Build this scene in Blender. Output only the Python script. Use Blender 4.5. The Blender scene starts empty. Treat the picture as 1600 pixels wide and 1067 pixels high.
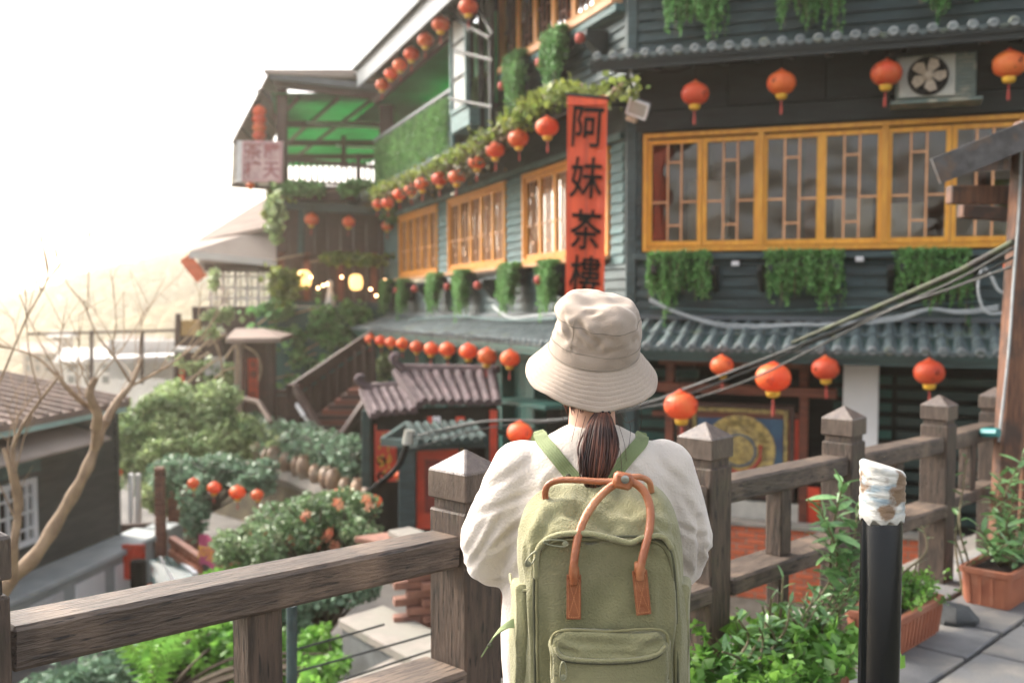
import bpy, bmesh, math, random
import numpy as np
from mathutils import Vector, Matrix, noise
R = math.radians
rnd = random.Random(7)
sc = bpy.context.scene
C = sc.collection

# ------------------------------------------------------------------ camera
F, CX, CY, HOR, CH = 1555.0, 800.0, 533.5, 450.0, 1.62
PITCH = math.atan((CY - HOR) / F)
cam_data = bpy.data.cameras.new('camera')
cam = bpy.data.objects.new('camera', cam_data); C.objects.link(cam)
cam.location = (0, 0, CH); cam.rotation_euler = (R(90) - PITCH, 0, 0)
cam_data.sensor_width = 36; cam_data.lens = 36 * F / 1600
cam_data.clip_start = .05; cam_data.clip_end = 6000
cam_data.dof.use_dof = True; cam_data.dof.focus_distance = 2.2
cam_data.dof.aperture_fstop = 3.2
sc.camera = cam

# ------------------------------------------------------------------ light
world = bpy.data.worlds.new('World'); sc.world = world; world.use_nodes = True
wn = world.node_tree; wn.nodes.clear()
SUN_EL, SUN_AZ = 38, -56          # degrees; azimuth measured from +Y towards +X
sky = wn.nodes.new('ShaderNodeTexSky'); sky.sky_type = 'NISHITA'; sky.sun_disc = False
sky.sun_elevation = R(SUN_EL); sky.sun_rotation = R(SUN_AZ)
sky.air_density = 1.0; sky.dust_density = 5.0; sky.ozone_density = 1.0
hs = wn.nodes.new('ShaderNodeHueSaturation'); hs.inputs['Saturation'].default_value = .35
bg = wn.nodes.new('ShaderNodeBackground'); bg.inputs['Strength'].default_value = .15
wo = wn.nodes.new('ShaderNodeOutputWorld')
wn.links.new(sky.outputs[0], hs.inputs['Color']); wn.links.new(hs.outputs[0], bg.inputs['Color'])
wn.links.new(bg.outputs[0], wo.inputs['Surface'])
sl = bpy.data.lights.new('sun', 'SUN'); sl.energy = 1.3; sl.angle = R(14); sl.color = (1, .89, .74)
so = bpy.data.objects.new('sun', sl); C.objects.link(so)
sdir = Vector((math.sin(R(SUN_AZ)) * math.cos(R(SUN_EL)), math.cos(R(SUN_AZ)) * math.cos(R(SUN_EL)), math.sin(R(SUN_EL))))
so.rotation_euler = (-sdir).to_track_quat('-Z', 'Y').to_euler(); so.location = sdir * 50
sc.view_settings.view_transform = 'Standard'; sc.view_settings.look = 'None'
sc.view_settings.gamma = 1; sc.view_settings.use_curve_mapping = False
sc.view_settings.exposure = 1.9
sc.cycles.use_denoising = True
sc.cycles.max_bounces = 8; sc.cycles.diffuse_bounces = 3; sc.cycles.glossy_bounces = 3
sc.cycles.transparent_max_bounces = 12; sc.cycles.volume_bounces = 2
sc.cycles.sample_clamp_indirect = 6; sc.cycles.caustics_reflective = False; sc.cycles.caustics_refractive = False

# ------------------------------------------------------------------ pixel helpers
cp, sp = math.cos(PITCH), math.sin(PITCH)
def ray(x, y):
    u = (x - CX) / F; v = (CY - y) / F
    return Vector((u, cp + v * sp, -sp + v * cp))
def P(x, y, Y):
    r = ray(x, y); return Vector((0, 0, CH)) + r * (Y / r.y)
class Fac:
    """a vertical working plane: local X to the right, local Y away, Z up"""
    def __init__(s, o, d, slope=0):
        s.o = Vector(o); dx = Vector((d[0], d[1], 0)).normalized()
        s.ay = Vector((-dx.y, dx.x, 0))
        s.ax = Vector((dx.x, dx.y, slope)).normalized(); s.az = s.ax.cross(s.ay)
        s.M = Matrix((( s.ax.x, s.ay.x, s.az.x, s.o.x), (s.ax.y, s.ay.y, s.az.y, s.o.y), (s.ax.z, s.ay.z, s.az.z, s.o.z), (0, 0, 0, 1)))
        s.I = s.M.inverted()
    def w(s, x, y, off=0):               # pixel -> world point on plane at local y=off
        r = ray(x, y); c = Vector((0, 0, CH)); q = s.o + s.ay * off
        return c + r * ((q - c).dot(s.ay) / r.dot(s.ay))
    def l(s, x, y, off=0):
        return s.I @ s.w(x, y, off)
    def at(s, a, b, c): return s.M @ Vector((a, b, c))
    def T(s, a, b, c): return s.M @ Matrix.Translation((a, b, c))

# ------------------------------------------------------------------ mesh builder
class MB:
    def __init__(s): s.v = []; s.f = []; s.uv = None
    def add(s, vs, fs, M=None):
        b = len(s.v)
        for q in vs:
            q = Vector(q); s.v.append(M @ q if M else q)
        s.f += [tuple(b + i for i in f) for f in fs]; return s
    def box(s, x0, x1, y0, y1, z0, z1, M=None):
        if x0 > x1: x0, x1 = x1, x0
        if y0 > y1: y0, y1 = y1, y0
        if z0 > z1: z0, z1 = z1, z0
        return s.add([(x0,y0,z0),(x1,y0,z0),(x1,y1,z0),(x0,y1,z0),(x0,y0,z1),(x1,y0,z1),(x1,y1,z1),(x0,y1,z1)],
              [(0,3,2,1),(4,5,6,7),(0,1,5,4),(1,2,6,5),(2,3,7,6),(3,0,4,7)], M)
    def bar(s, a, b, w, h=None, up=(0,0,1)):
        a = Vector(a); b = Vector(b); h = h or w; t = (b - a); L = t.length; t.normalize()
        u = Vector(up); sd = t.cross(u)
        if sd.length < 1e-4: sd = t.cross(Vector((1,0,0)))
        sd.normalize(); u = sd.cross(t)
        M = Matrix(((t.x,sd.x,u.x,a.x),(t.y,sd.y,u.y,a.y),(t.z,sd.z,u.z,a.z),(0,0,0,1)))
        return s.box(0, L, -w/2, w/2, -h/2, h/2, M)
    def tube(s, pts, r, n=8, cap=True, sx=1.0):
        pts = [Vector(p) for p in pts]; k = len(pts)
        rs = r if isinstance(r, (list, tuple)) else [r] * k
        b = len(s.v); up = None
        for i, p in enumerate(pts):
            t = (pts[min(i+1,k-1)] - pts[max(i-1,0)]).normalized()
            if up is None:
                up = t.cross(Vector((0,0,1)));
                if up.length < .05: up = t.cross(Vector((0,1,0)))
                up.normalize()
            up = (up - t * up.dot(t)).normalized(); w = t.cross(up)
            for j in range(n):
                a = 2 * math.pi * j / n
                s.v.append(p + up * math.cos(a) * rs[i] * sx + w * math.sin(a) * rs[i])
        for i in range(k - 1):
            for j in range(n):
                q = (j + 1) % n
                s.f.append((b+i*n+j, b+i*n+q, b+(i+1)*n+q, b+(i+1)*n+j))
        if cap:
            s.f.append(tuple(b + j for j in reversed(range(n)))); s.f.append(tuple(b + (k-1)*n + j for j in range(n)))
        return s
    def lathe(s, prof, n=24, M=None, mod=None, close=True):
        b = len(s.v); k = len(prof)
        for (r, z) in prof:
            for j in range(n):
                a = 2 * math.pi * j / n; m = mod(a, r, z) if mod else 1
                q = Vector((r*m*math.cos(a), r*m*math.sin(a), z)); s.v.append(M @ q if M else q)
        for i in range(k-1):
            for j in range(n):
                q = (j+1) % n
                s.f.append((b+i*n+j, b+i*n+q, b+(i+1)*n+q, b+(i+1)*n+j))
        if close:
            s.f.append(tuple(b + j for j in reversed(range(n)))); s.f.append(tuple(b + (k-1)*n + j for j in range(n)))
        return s
    def prism(s, poly, a0, a1, axis='y', M=None):
        n = len(poly); vs = []
        for t in (a0, a1):
            for (p, q) in poly:
                vs.append((p, t, q) if axis == 'y' else ((t, p, q) if axis == 'x' else (p, q, t)))
        fs = [tuple(range(n)), tuple(reversed(range(n, 2*n)))] + [(i, n+i, n+(i+1)%n, (i+1)%n) for i in range(n)]
        return s.add(vs, fs, M)
    def grid(s, fn, nu, nv, wrapu=False):
        b = len(s.v)
        for j in range(nv):
            for i in range(nu):
                s.v.append(Vector(fn(i / (nu if wrapu else nu-1), j / (nv-1))))
        for j in range(nv-1):
            for i in range(nu if wrapu else nu-1):
                q = (i+1) % nu
                s.f.append((b+j*nu+i, b+j*nu+q, b+(j+1)*nu+q, b+(j+1)*nu+i))
        return s
    def ball(s, c, rx, ry=None, rz=None, n=16, m=10, M=None):
        ry = ry or rx; rz = rz or rx; c = Vector(c); prof = []
        b = len(s.v)
        for i in range(1, m):
            t = math.pi * i / m - math.pi/2
            for j in range(n):
                a = 2*math.pi*j/n
                q = c + Vector((rx*math.cos(t)*math.cos(a), ry*math.cos(t)*math.sin(a), rz*math.sin(t)))
                s.v.append(M @ q if M else q)
        for i in range(m-2):
            for j in range(n):
                q = (j+1) % n; s.f.append((b+i*n+j, b+i*n+q, b+(i+1)*n+q, b+(i+1)*n+j))
        s.f.append(tuple(b + j for j in reversed(range(n)))); s.f.append(tuple(b + (m-2)*n + j for j in range(n)))
        return s
    def mesh(s, name, mat=None, smooth=None, bevel=0, fix=False):
        me = bpy.data.meshes.new(name); me.from_pydata([tuple(v) for v in s.v], [], s.f)
        if bevel or fix:
            bm = bmesh.new(); bm.from_mesh(me)
            bmesh.ops.recalc_face_normals(bm, faces=bm.faces)
            if bevel: bmesh.ops.bevel(bm, geom=bm.edges[:], offset=bevel, segments=1, affect='EDGES', clamp_overlap=True)
            bm.to_mesh(me); bm.free()
        if smooth is not None:
            me.shade_smooth()
            if smooth < 179: me.set_sharp_from_angle(angle=R(smooth))
        if mat: me.materials.append(mat)
        me.validate(); return me
W = {}
def O(name, mb, mat=None, parent=None, M=None, smooth=None, bevel=0, kind=None, label=None, fix=False):
    me = mb.mesh(name, mat, smooth, bevel, fix) if isinstance(mb, MB) else mb
    if mat and not len(me.materials): me.materials.append(mat)
    o = bpy.data.objects.new(name, me); C.objects.link(o)
    M = M.copy() if M is not None else Matrix()
    W[o.name] = M
    if parent: o.parent = parent; o.matrix_basis = W[parent.name].inverted() @ M
    else: o.matrix_basis = M
    if kind: o['kind'] = kind
    if label: o['label'] = label
    return o
def thing(name, label, cat, M=None, group=None):
    o = bpy.data.objects.new(name, None); C.objects.link(o); o.empty_display_size = .1
    if M is None: M = Matrix()
    if not isinstance(M, Matrix): M = Matrix.Translation(M)
    W[o.name] = M; o.matrix_basis = M
    o['label'] = label; o['category'] = cat
    if group: o['group'] = group
    return o
def tag(o, label, cat, group=None):
    o['label'] = label; o['category'] = cat
    if group: o['group'] = group
    return o
def dup(root, M, label, group=None):
    r = root.copy(); C.objects.link(r); r.matrix_basis = M; r['label'] = label; W[r.name] = M
    if group: r['group'] = group
    for ch in root.children:
        c = ch.copy(); C.objects.link(c); c.parent = r; c.matrix_basis = ch.matrix_basis.copy()
        W[c.name] = M @ c.matrix_basis
        for g in ch.children:
            d = g.copy(); C.objects.link(d); d.parent = c; d.matrix_basis = g.matrix_basis.copy()
    return r
def TM(v, rz=0, s=1): return Matrix.Translation(v) @ Matrix.Rotation(rz, 4, 'Z') @ Matrix.Scale(s, 4)
def spline(pts, n=6):
    pts = [Vector(p) for p in pts]; out = []
    for i in range(len(pts)-1):
        p0 = pts[max(i-1,0)]; p1 = pts[i]; p2 = pts[i+1]; p3 = pts[min(i+2,len(pts)-1)]
        for k in range(n):
            t = k/n
            out.append(.5*((2*p1)+(p2-p0)*t+(2*p0-5*p1+4*p2-p3)*t*t+(3*p1-p0-3*p2+p3)*t**3))
    out.append(pts[-1]); return out
# leaves: numpy, each a folded diamond
def leaf_mesh(name, pts, size, mat, seed=1, droop=.3, slim=.45, up=None):
    g = np.random.default_rng(seed); p = np.asarray(pts, float); n = len(p)
    d = g.normal(size=(n,3)); d[:,2] = d[:,2]*.6 - droop; d /= np.linalg.norm(d,axis=1)[:,None]
    e = g.normal(size=(n,3)); e -= (e*d).sum(1)[:,None]*d; e /= np.linalg.norm(e,axis=1)[:,None]
    f = np.cross(d, e)
    s = g.uniform(size[0], size[1], n)[:,None]
    v = np.empty((n,4,3)); v[:,0] = p - d*s*.5; v[:,2] = p + d*s*.5
    v[:,1] = p + e*s*slim*.5 + f*s*.1; v[:,3] = p - e*s*slim*.5 + f*s*.1
    me = bpy.data.meshes.new(name); me.vertices.add(4*n); me.vertices.foreach_set('co', v.reshape(-1))
    idx = np.arange(n)[:,None]*4
    loops = np.concatenate([idx, idx+1, idx+2, idx, idx+2, idx+3], 1).reshape(-1)
    me.loops.add(6*n); me.loops.foreach_set('vertex_index', loops.astype(np.int32))
    me.polygons.add(2*n); me.polygons.foreach_set('loop_start', np.arange(0, 6*n, 3, dtype=np.int32))
    me.update(calc_edges=True); me.validate()
    if mat: me.materials.append(mat)
    return me
def cloud(c, r, n, seed=1, clumps=14, shell=.6):
    """points in clumps through an ellipsoid crown"""
    g = np.random.default_rng(seed); c = np.array(c); r = np.array(r)
    d = g.normal(size=(clumps,3)); d /= np.linalg.norm(d,axis=1)[:,None]
    cc = c + d*r*g.uniform(shell*.6, 1, clumps)[:,None]*.75
    k = g.integers(0, clumps, n); w = g.normal(size=(n,3)); w /= np.linalg.norm(w,axis=1)[:,None]
    rad = g.uniform(.25, 1, n)[:,None]**.5 * g.uniform(.28, .5, clumps)[k][:,None]
    return cc[k] + w*rad*r

# ------------------------------------------------------------------ materials
def mat(name, c1, c2=None, rough=.7, scale=6, stretch=(1,1,1), bump=0, bscale=None, metal=0, spec=.5, detail=5,
        island=0, trans=0, sheen=0, contrast=(.35,.65), c3=None, s3=2, t3=(.5,.62), sss=0, coat=0, c4=None, s4=40, t4=(.60,.66), rv=.14):
    m = bpy.data.materials.new(name); m.use_nodes = True; nt = m.node_tree; N = nt.nodes; L = nt.links
    p = N['Principled BSDF']; p.inputs['Roughness'].default_value = rough; p.inputs['Metallic'].default_value = metal
    p.inputs['Specular IOR Level'].default_value = spec
    if sheen: p.inputs['Sheen Weight'].default_value = sheen; p.inputs['Sheen Roughness'].default_value = .5
    if sss: p.inputs['Subsurface Weight'].default_value = sss; p.inputs['Subsurface Radius'].default_value = (.02,.008,.004); p.inputs['Subsurface Scale'].default_value = .5
    if coat: p.inputs['Coat Weight'].default_value = coat; p.inputs['Coat Roughness'].default_value = .15
    col = None; tc = N.new('ShaderNodeTexCoord'); mp = N.new('ShaderNodeMapping')
    mp.inputs['Scale'].default_value = stretch; L.new(tc.outputs['Object'], mp.inputs['Vector'])
    oi = N.new('ShaderNodeObjectInfo')
    ad = N.new('ShaderNodeVectorMath'); ad.operation = 'ADD'; L.new(mp.outputs[0], ad.inputs[0])
    ml = N.new('ShaderNodeMath'); ml.operation = 'MULTIPLY'; ml.inputs[1].default_value = 37; L.new(oi.outputs['Random'], ml.inputs[0])
    L.new(ml.outputs[0], ad.inputs[1])
    nz = N.new('ShaderNodeTexNoise'); nz.inputs['Scale'].default_value = scale; nz.inputs['Detail'].default_value = detail
    L.new(ad.outputs[0], nz.inputs['Vector'])
    if c2 is None: c2 = tuple(c*.75 for c in c1)
    rp = N.new('ShaderNodeMapRange'); rp.inputs['From Min'].default_value = contrast[0]; rp.inputs['From Max'].default_value = contrast[1]
    L.new(nz.outputs['Fac'], rp.inputs['Value'])
    mx = N.new('ShaderNodeMix'); mx.data_type = 'RGBA'; mx.inputs['A'].default_value = (*c1,1); mx.inputs['B'].default_value = (*c2,1)
    L.new(rp.outputs[0], mx.inputs['Factor']); col = mx.outputs['Result']
    if c3:
        n3 = N.new('ShaderNodeTexNoise'); n3.inputs['Scale'].default_value = s3; n3.inputs['Detail'].default_value = 4
        L.new(ad.outputs[0] if stretch == (1,1,1) else tc.outputs['Object'], n3.inputs['Vector'])
        r3 = N.new('ShaderNodeMapRange'); r3.inputs['From Min'].default_value = t3[0]; r3.inputs['From Max'].default_value = t3[1]
        L.new(n3.outputs['Fac'], r3.inputs['Value'])
        m3 = N.new('ShaderNodeMix'); m3.data_type = 'RGBA'; m3.inputs['B'].default_value = (*c3,1)
        L.new(r3.outputs[0], m3.inputs['Factor']); L.new(col, m3.inputs['A']); col = m3.outputs['Result']
    if c4:
        n4 = N.new('ShaderNodeTexNoise'); n4.inputs['Scale'].default_value = s4; n4.inputs['Detail'].default_value = 3
        L.new(ad.outputs[0], n4.inputs['Vector'])
        r5 = N.new('ShaderNodeMapRange'); r5.inputs['From Min'].default_value = t4[0]; r5.inputs['From Max'].default_value = t4[1]
        L.new(n4.outputs['Fac'], r5.inputs['Value'])
        m4 = N.new('ShaderNodeMix'); m4.data_type = 'RGBA'; m4.inputs['B'].default_value = (*c4,1)
        L.new(r5.outputs[0], m4.inputs['Factor']); L.new(col, m4.inputs['A']); col = m4.outputs['Result']
    if island:
        ge = N.new('ShaderNodeNewGeometry'); hv = N.new('ShaderNodeHueSaturation')
        r4 = N.new('ShaderNodeMapRange'); r4.inputs['To Min'].default_value = 1-island; r4.inputs['To Max'].default_value = 1+island
        L.new(ge.outputs['Random Per Island'], r4.inputs['Value']); L.new(r4.outputs[0], hv.inputs['Value']); L.new(col, hv.inputs['Color']); col = hv.outputs[0]
    if rv:
        hr_ = N.new('ShaderNodeHueSaturation'); r6 = N.new('ShaderNodeMapRange'); r6.inputs['To Min'].default_value = 1-rv; r6.inputs['To Max'].default_value = 1+rv
        L.new(oi.outputs['Random'], r6.inputs['Value']); L.new(r6.outputs[0], hr_.inputs['Value']); L.new(col, hr_.inputs['Color']); col = hr_.outputs[0]
    L.new(col, p.inputs['Base Color'])
    if bump:
        nb = N.new('ShaderNodeTexNoise'); nb.inputs['Scale'].default_value = bscale or scale*4; nb.inputs['Detail'].default_value = 6
        L.new(ad.outputs[0], nb.inputs['Vector'])
        bp = N.new('ShaderNodeBump'); bp.inputs['Strength'].default_value = bump; bp.inputs['Distance'].default_value = .01
        L.new(nb.outputs['Fac'], bp.inputs['Height']); L.new(bp.outputs[0], p.inputs['Normal'])
    if trans:
        tr = N.new('ShaderNodeBsdfTranslucent'); L.new(col, tr.inputs['Color'])
        ms = N.new('ShaderNodeMixShader'); ms.inputs[0].default_value = trans
        out = N['Material Output']; L.new(p.outputs[0], ms.inputs[1]); L.new(tr.outputs[0], ms.inputs[2]); L.new(ms.outputs[0], out.inputs['Surface'])
    return m
def emis(name, col, st):
    m = bpy.data.materials.new(name); m.use_nodes = True; p = m.node_tree.nodes['Principled BSDF']
    p.inputs['Base Color'].default_value = (*col,1); p.inputs['Emission Color'].default_value = (*col,1); p.inputs['Emission Strength'].default_value = st
    return m
def glass(name, tint, gl, rough=.03, wav=.12):
    m = bpy.data.materials.new(name); m.use_nodes = True; N = m.node_tree.nodes; L = m.node_tree.links
    N.remove(N['Principled BSDF'])
    t = N.new('ShaderNodeBsdfTransparent'); t.inputs[0].default_value = (*tint,1)
    g = N.new('ShaderNodeBsdfGlossy'); g.inputs['Roughness'].default_value = rough
    lw = N.new('ShaderNodeFresnel'); lw.inputs[0].default_value = 1.5
    ad = N.new('ShaderNodeMath'); ad.operation = 'ADD'; ad.inputs[1].default_value = gl; ad.use_clamp = True
    L.new(lw.outputs[0], ad.inputs[0])
    tc = N.new('ShaderNodeTexCoord'); nz = N.new('ShaderNodeTexNoise'); nz.inputs['Scale'].default_value = 2.3; nz.inputs['Detail'].default_value = 1
    oi = N.new('ShaderNodeObjectInfo'); va = N.new('ShaderNodeVectorMath'); va.operation = 'ADD'; mu = N.new('ShaderNodeMath'); mu.operation = 'MULTIPLY'; mu.inputs[1].default_value = 50
    L.new(oi.outputs['Random'], mu.inputs[0]); L.new(tc.outputs['Object'], va.inputs[0]); L.new(mu.outputs[0], va.inputs[1]); L.new(va.outputs[0], nz.inputs['Vector'])
    bp = N.new('ShaderNodeBump'); bp.inputs['Strength'].default_value = wav; bp.inputs['Distance'].default_value = .6
    L.new(nz.outputs['Fac'], bp.inputs['Height']); L.new(bp.outputs[0], g.inputs['Normal'])
    ms = N.new('ShaderNodeMixShader'); L.new(ad.outputs[0], ms.inputs[0]); L.new(t.outputs[0], ms.inputs[1]); L.new(g.outputs[0], ms.inputs[2])
    L.new(ms.outputs[0], N['Material Output'].inputs['Surface']); return m
M_ = {}
M_['fence'] = mat('fence_wood', (.108,.078,.058), (.046,.032,.024), .62, 7, (1,8,8), .8, 18, c4=(.014,.009,.007), s4=11, t4=(.60,.65), c3=(.20,.14,.10), s3=5, t3=(.55,.8))
M_['fence_v'] = mat('fence_wood_upright', (.098,.066,.048), (.040,.028,.021), .6, 7, (8,8,1), .8, 18, c4=(.014,.010,.008), s4=11, t4=(.59,.65), c3=(.07,.075,.035), s3=4, t3=(.58,.8))
M_['cap'] = mat('post_cap_wood', (.10,.072,.056), (.05,.034,.027), .35, 8, (6,6,1.5), .35, 30, spec=.7)
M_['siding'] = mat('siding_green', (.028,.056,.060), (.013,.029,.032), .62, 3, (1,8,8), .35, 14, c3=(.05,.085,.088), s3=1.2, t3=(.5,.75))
M_['siding_lit'] = mat('siding_green_lit', (.085,.165,.165), (.045,.095,.098), .65, 3, (1,8,8), .4, 14, c3=(.11,.17,.17), s3=1.5, t3=(.5,.7))  # lighter copy of the siding: the side wing's lit tone is in its colour
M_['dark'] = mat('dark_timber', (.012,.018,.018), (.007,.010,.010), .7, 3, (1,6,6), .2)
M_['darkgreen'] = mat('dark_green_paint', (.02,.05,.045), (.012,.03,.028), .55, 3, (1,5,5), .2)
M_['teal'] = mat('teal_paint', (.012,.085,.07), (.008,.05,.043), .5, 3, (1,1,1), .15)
M_['brown'] = mat('brown_timber', (.06,.027,.02), (.034,.016,.012), .65, 4, (1,6,6), .25)
M_['redwood'] = mat('red_brown_timber', (.17,.045,.022), (.10,.028,.015), .6, 4, (1,6,6), .25)
M_['polewood'] = mat('pole_timber', (.17,.075,.038), (.075,.032,.02), .6, 6, (8,8,1), .4, c3=(.05,.028,.02), s3=4)
M_['frame'] = mat('window_frame_ochre', (.66,.32,.03), (.54,.23,.02), .45, 5, (4,4,1), .15)
M_['frame2'] = mat('window_frame_orange', (.62,.26,.025), (.50,.18,.017), .45, 5, (4,4,1), .15)
M_['lattice'] = mat('lattice_peach', (.60,.32,.16), (.48,.23,.11), .55, 6, (1,1,1), .1)
M_['glass'] = glass('window_glass', (.88,.86,.82), .015, .05, .07)
M_['glassb'] = glass('window_glass_sheen', (.7,.75,.75), .10)
M_['glassw'] = glass('window_glass_bright', (.8,.85,.85), .85, .06, 0)
M_['curtain'] = mat('white_sheet', (.75,.77,.76), (.68,.70,.70), .8, 2, (6,6,1), .1, trans=.4)
M_['tile'] = mat('roof_tile_grey', (.11,.145,.15), (.055,.075,.08), .55, 7, (1,1,1), .4, 30, c3=(.10,.13,.06), s3=3, t3=(.6,.75), spec=.6)
M_['tile_eave'] = mat('eave_tile_grey', (.20,.22,.225), (.11,.125,.13), .6, 7, (1,1,1), .4, 30, c3=(.14,.16,.05), s3=1.5, t3=(.58,.7))
M_['tile_brown'] = mat('roof_tile_brown', (.11,.075,.08), (.06,.042,.047), .85, 6, (1,1,1), .4, 25)
M_['lantern'] = mat('lantern_silk', (.80,.095,.032), (.80,.20,.055), .45, 5, (1,1,1), .12, 40, trans=.35)
M_['lantern_f'] = mat('lantern_silk_faded', (.78,.22,.05), (.72,.10,.03), .5, 3.2, (1,1,1), .12, 40, trans=.35)
M_['lantern_p'] = mat('lantern_silk_orange', (.78,.13,.04), (.66,.075,.03), .5, 3, (1,1,1), .12, 40, trans=.35)
M_['gold'] = mat('lantern_gold', (.75,.45,.04), (.6,.32,.03), .45, 30, (1,1,1), .3)
M_['tassel'] = mat('tassel_red', (.42,.06,.04), (.3,.04,.03), .7, 30, (8,8,1), .3)
M_['ink'] = mat('black_ink', (.006,.006,.006), (.010,.010,.010), .85, spec=.1)
M_['banner'] = mat('red_banner', (.70,.085,.02), (.54,.055,.015), .5, 3, (6,6,.5), .25, 6)
M_['redpanel'] = mat('red_panel', (.62,.055,.02), (.45,.04,.015), .5, 5, (1,1,1), .1)
M_['leafA'] = mat('leaf_hanging', (.19,.38,.13), (.08,.20,.06), .55, 3, island=.45, trans=.35, spec=.35)
M_['leafA2'] = mat('leaf_hanging_dark', (.15,.34,.10), (.07,.19,.055), .55, 3, island=.45, trans=.35, spec=.35)
M_['leafY'] = mat('leaf_yellow_green', (.24,.28,.06), (.10,.16,.04), .55, 3, island=.45, trans=.4, spec=.35)
M_['leafS'] = mat('leaf_shrub', (.40,.48,.24), (.18,.27,.11), .5, 2, island=.5, trans=.3)
M_['leafP'] = mat('leaf_planter', (.24,.46,.08), (.10,.25,.045), .45, 4, island=.4, trans=.45)
M_['leafB'] = mat('leaf_broad', (.15,.28,.10), (.08,.18,.065), .35, 8, island=.25, trans=.2, spec=.6)
M_['leafH'] = mat('leaf_hedge', (.22,.34,.22), (.10,.18,.11), .5, 3, island=.5, trans=.25)
M_['stem'] = mat('green_brown_stem', (.14,.12,.06), (.09,.07,.035), .7, 20)
M_['twig'] = mat('dark_twig', (.07,.05,.03), (.04,.028,.018), .85, 20)
M_['bark'] = mat('pale_bark', (.33,.235,.15), (.20,.135,.085), .8, 9, (1,1,1), .6, 30)
M_['tarp'] = mat('green_tarpaulin', (.06,.36,.15), (.045,.27,.11), .5, 1.2, (1,1,1), .1, trans=.75)
M_['tarpw'] = mat('clear_corrugated_sheet', (.62,.60,.55), (.45,.42,.38), .5, 2, (1,1,1), .1, trans=.5)
M_['greywall'] = mat('grey_metal_fascia', (.085,.105,.12), (.06,.075,.085), .5, 3, (1,1,1), .15)
M_['darkmetal'] = mat('dark_metal_sheet', (.10,.095,.095), (.05,.045,.045), .6, 12, (1,1,1), .3, c3=(.13,.08,.05), s3=9, t3=(.55,.75), spec=.4)
M_['white'] = mat('white_paint', (.72,.72,.73), (.62,.62,.63), .6, 2, (1,1,1), .1)
M_['concrete'] = mat('concrete', (.25,.22,.19), (.15,.135,.12), .85, 4, (1,1,1), .4, 30, c3=(.20,.19,.16), s3=2)
M_['concreteb'] = mat('pale_concrete', (.42,.45,.45), (.32,.35,.36), .85, 3, (1,1,1), .3, 20)
M_['stone'] = mat('paving_stone', (.17,.17,.172), (.11,.112,.115), .8, 5, (1,1,1), .5, 60, c3=(.23,.215,.195), s3=2.5)
M_['mortar'] = mat('mortar', (.05,.05,.048), (.03,.03,.03), .9, 10)
M_['street'] = mat('street_stone', (.14,.13,.12), (.08,.075,.07), .85, 2, (1,1,1), .3)
M_['mortarp'] = mat('pale_mortar', (.30,.26,.22), (.2,.17,.14), .9, 10)
M_['brick'] = mat('brick', (.55,.135,.06), (.42,.10,.045), .85, 10, (1,1,1), .4, 60)
M_['brickold'] = mat('brick_old', (.26,.12,.08), (.16,.075,.055), .85, 10, (1,1,1), .4, 60)
M_['terra'] = mat('terracotta', (.36,.13,.07), (.27,.09,.05), .6, 6, (1,1,1), .2, 40, c3=(.42,.22,.15), s3=4, t3=(.55,.75))
M_['soil'] = mat('soil', (.035,.022,.015), (.02,.012,.008), .95, 30, (1,1,1), .8)
M_['bollard'] = mat('black_gloss_metal', (.004,.005,.006), (.006,.007,.009), .14, 3, (3,3,1), .02, 8, spec=.28)
M_['tape'] = mat('torn_white_wrap', (.58,.57,.53), (.24,.31,.35), .45, 16, (1,1,3.0), .7, 18, c3=(.20,.13,.08), s3=20, t3=(.52,.60), contrast=(.46,.62))
M_['rock'] = mat('rock', (.07,.075,.078), (.035,.038,.04), .8, 8, (1,1,1), .8, 20)
M_['cable'] = mat('cable_grey', (.035,.037,.036), (.02,.021,.02), .6, 20)
M_['cablew'] = mat('cable_pale', (.42,.45,.46), (.3,.33,.34), .5, 20)
M_['bamboo'] = mat('mossy_pole', (.06,.075,.03), (.03,.03,.022), .7, 12, c3=(.035,.03,.028), s3=6)
M_['plastic'] = mat('off_white_plastic', (.36,.36,.32), (.28,.28,.25), .4, 6)
M_['beige'] = mat('beige_blade', (.42,.34,.25), (.34,.27,.20), .45, 6)
M_['acgreen'] = mat('ac_casing_green', (.10,.14,.125), (.07,.10,.09), .5, 6, c3=(.25,.25,.2), s3=6)
M_['bgwhite'] = mat('far_white_wall', (.62,.60,.58), (.5,.48,.46), .8, 1)
M_['bgcol'] = mat('far_roof', (.36,.30,.26), (.26,.21,.18), .8, 1)
M_['lit'] = emis('lit_lantern', (1, .58, .20), .75)
M_['bulb'] = emis('lit_bulb', (1, .55, .25), 4)
M_['jar'] = mat('clay_jar', (.30,.19,.11), (.17,.11,.08), .55, 4, (1,1,1), .2, c3=(.40,.33,.25), s3=2)
M_['pink'] = mat('pink_banner', (.55,.10,.22), (.45,.08,.18), .6, 4)
M_['roofpink'] = mat('mossy_brown_roof', (.25,.185,.155), (.16,.12,.10), .85, 2, (1,5,1), .5, 12)
M_['house'] = mat('slate_green_boards', (.055,.06,.058), (.035,.04,.04), .7, 3, (1,6,6), .25)
M_['cyan'] = mat('cyan_fascia', (.36,.55,.52), (.28,.44,.42), .6, 3)
M_['hill'] = mat('hill_forest', (.04,.065,.025), (.022,.038,.018), .9, .08, (1,1,1), .6, .3, c3=(.16,.13,.05), s3=.03)
M_['ground'] = mat('lower_ground', (.09,.085,.06), (.05,.055,.035), .95, .6)
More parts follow.
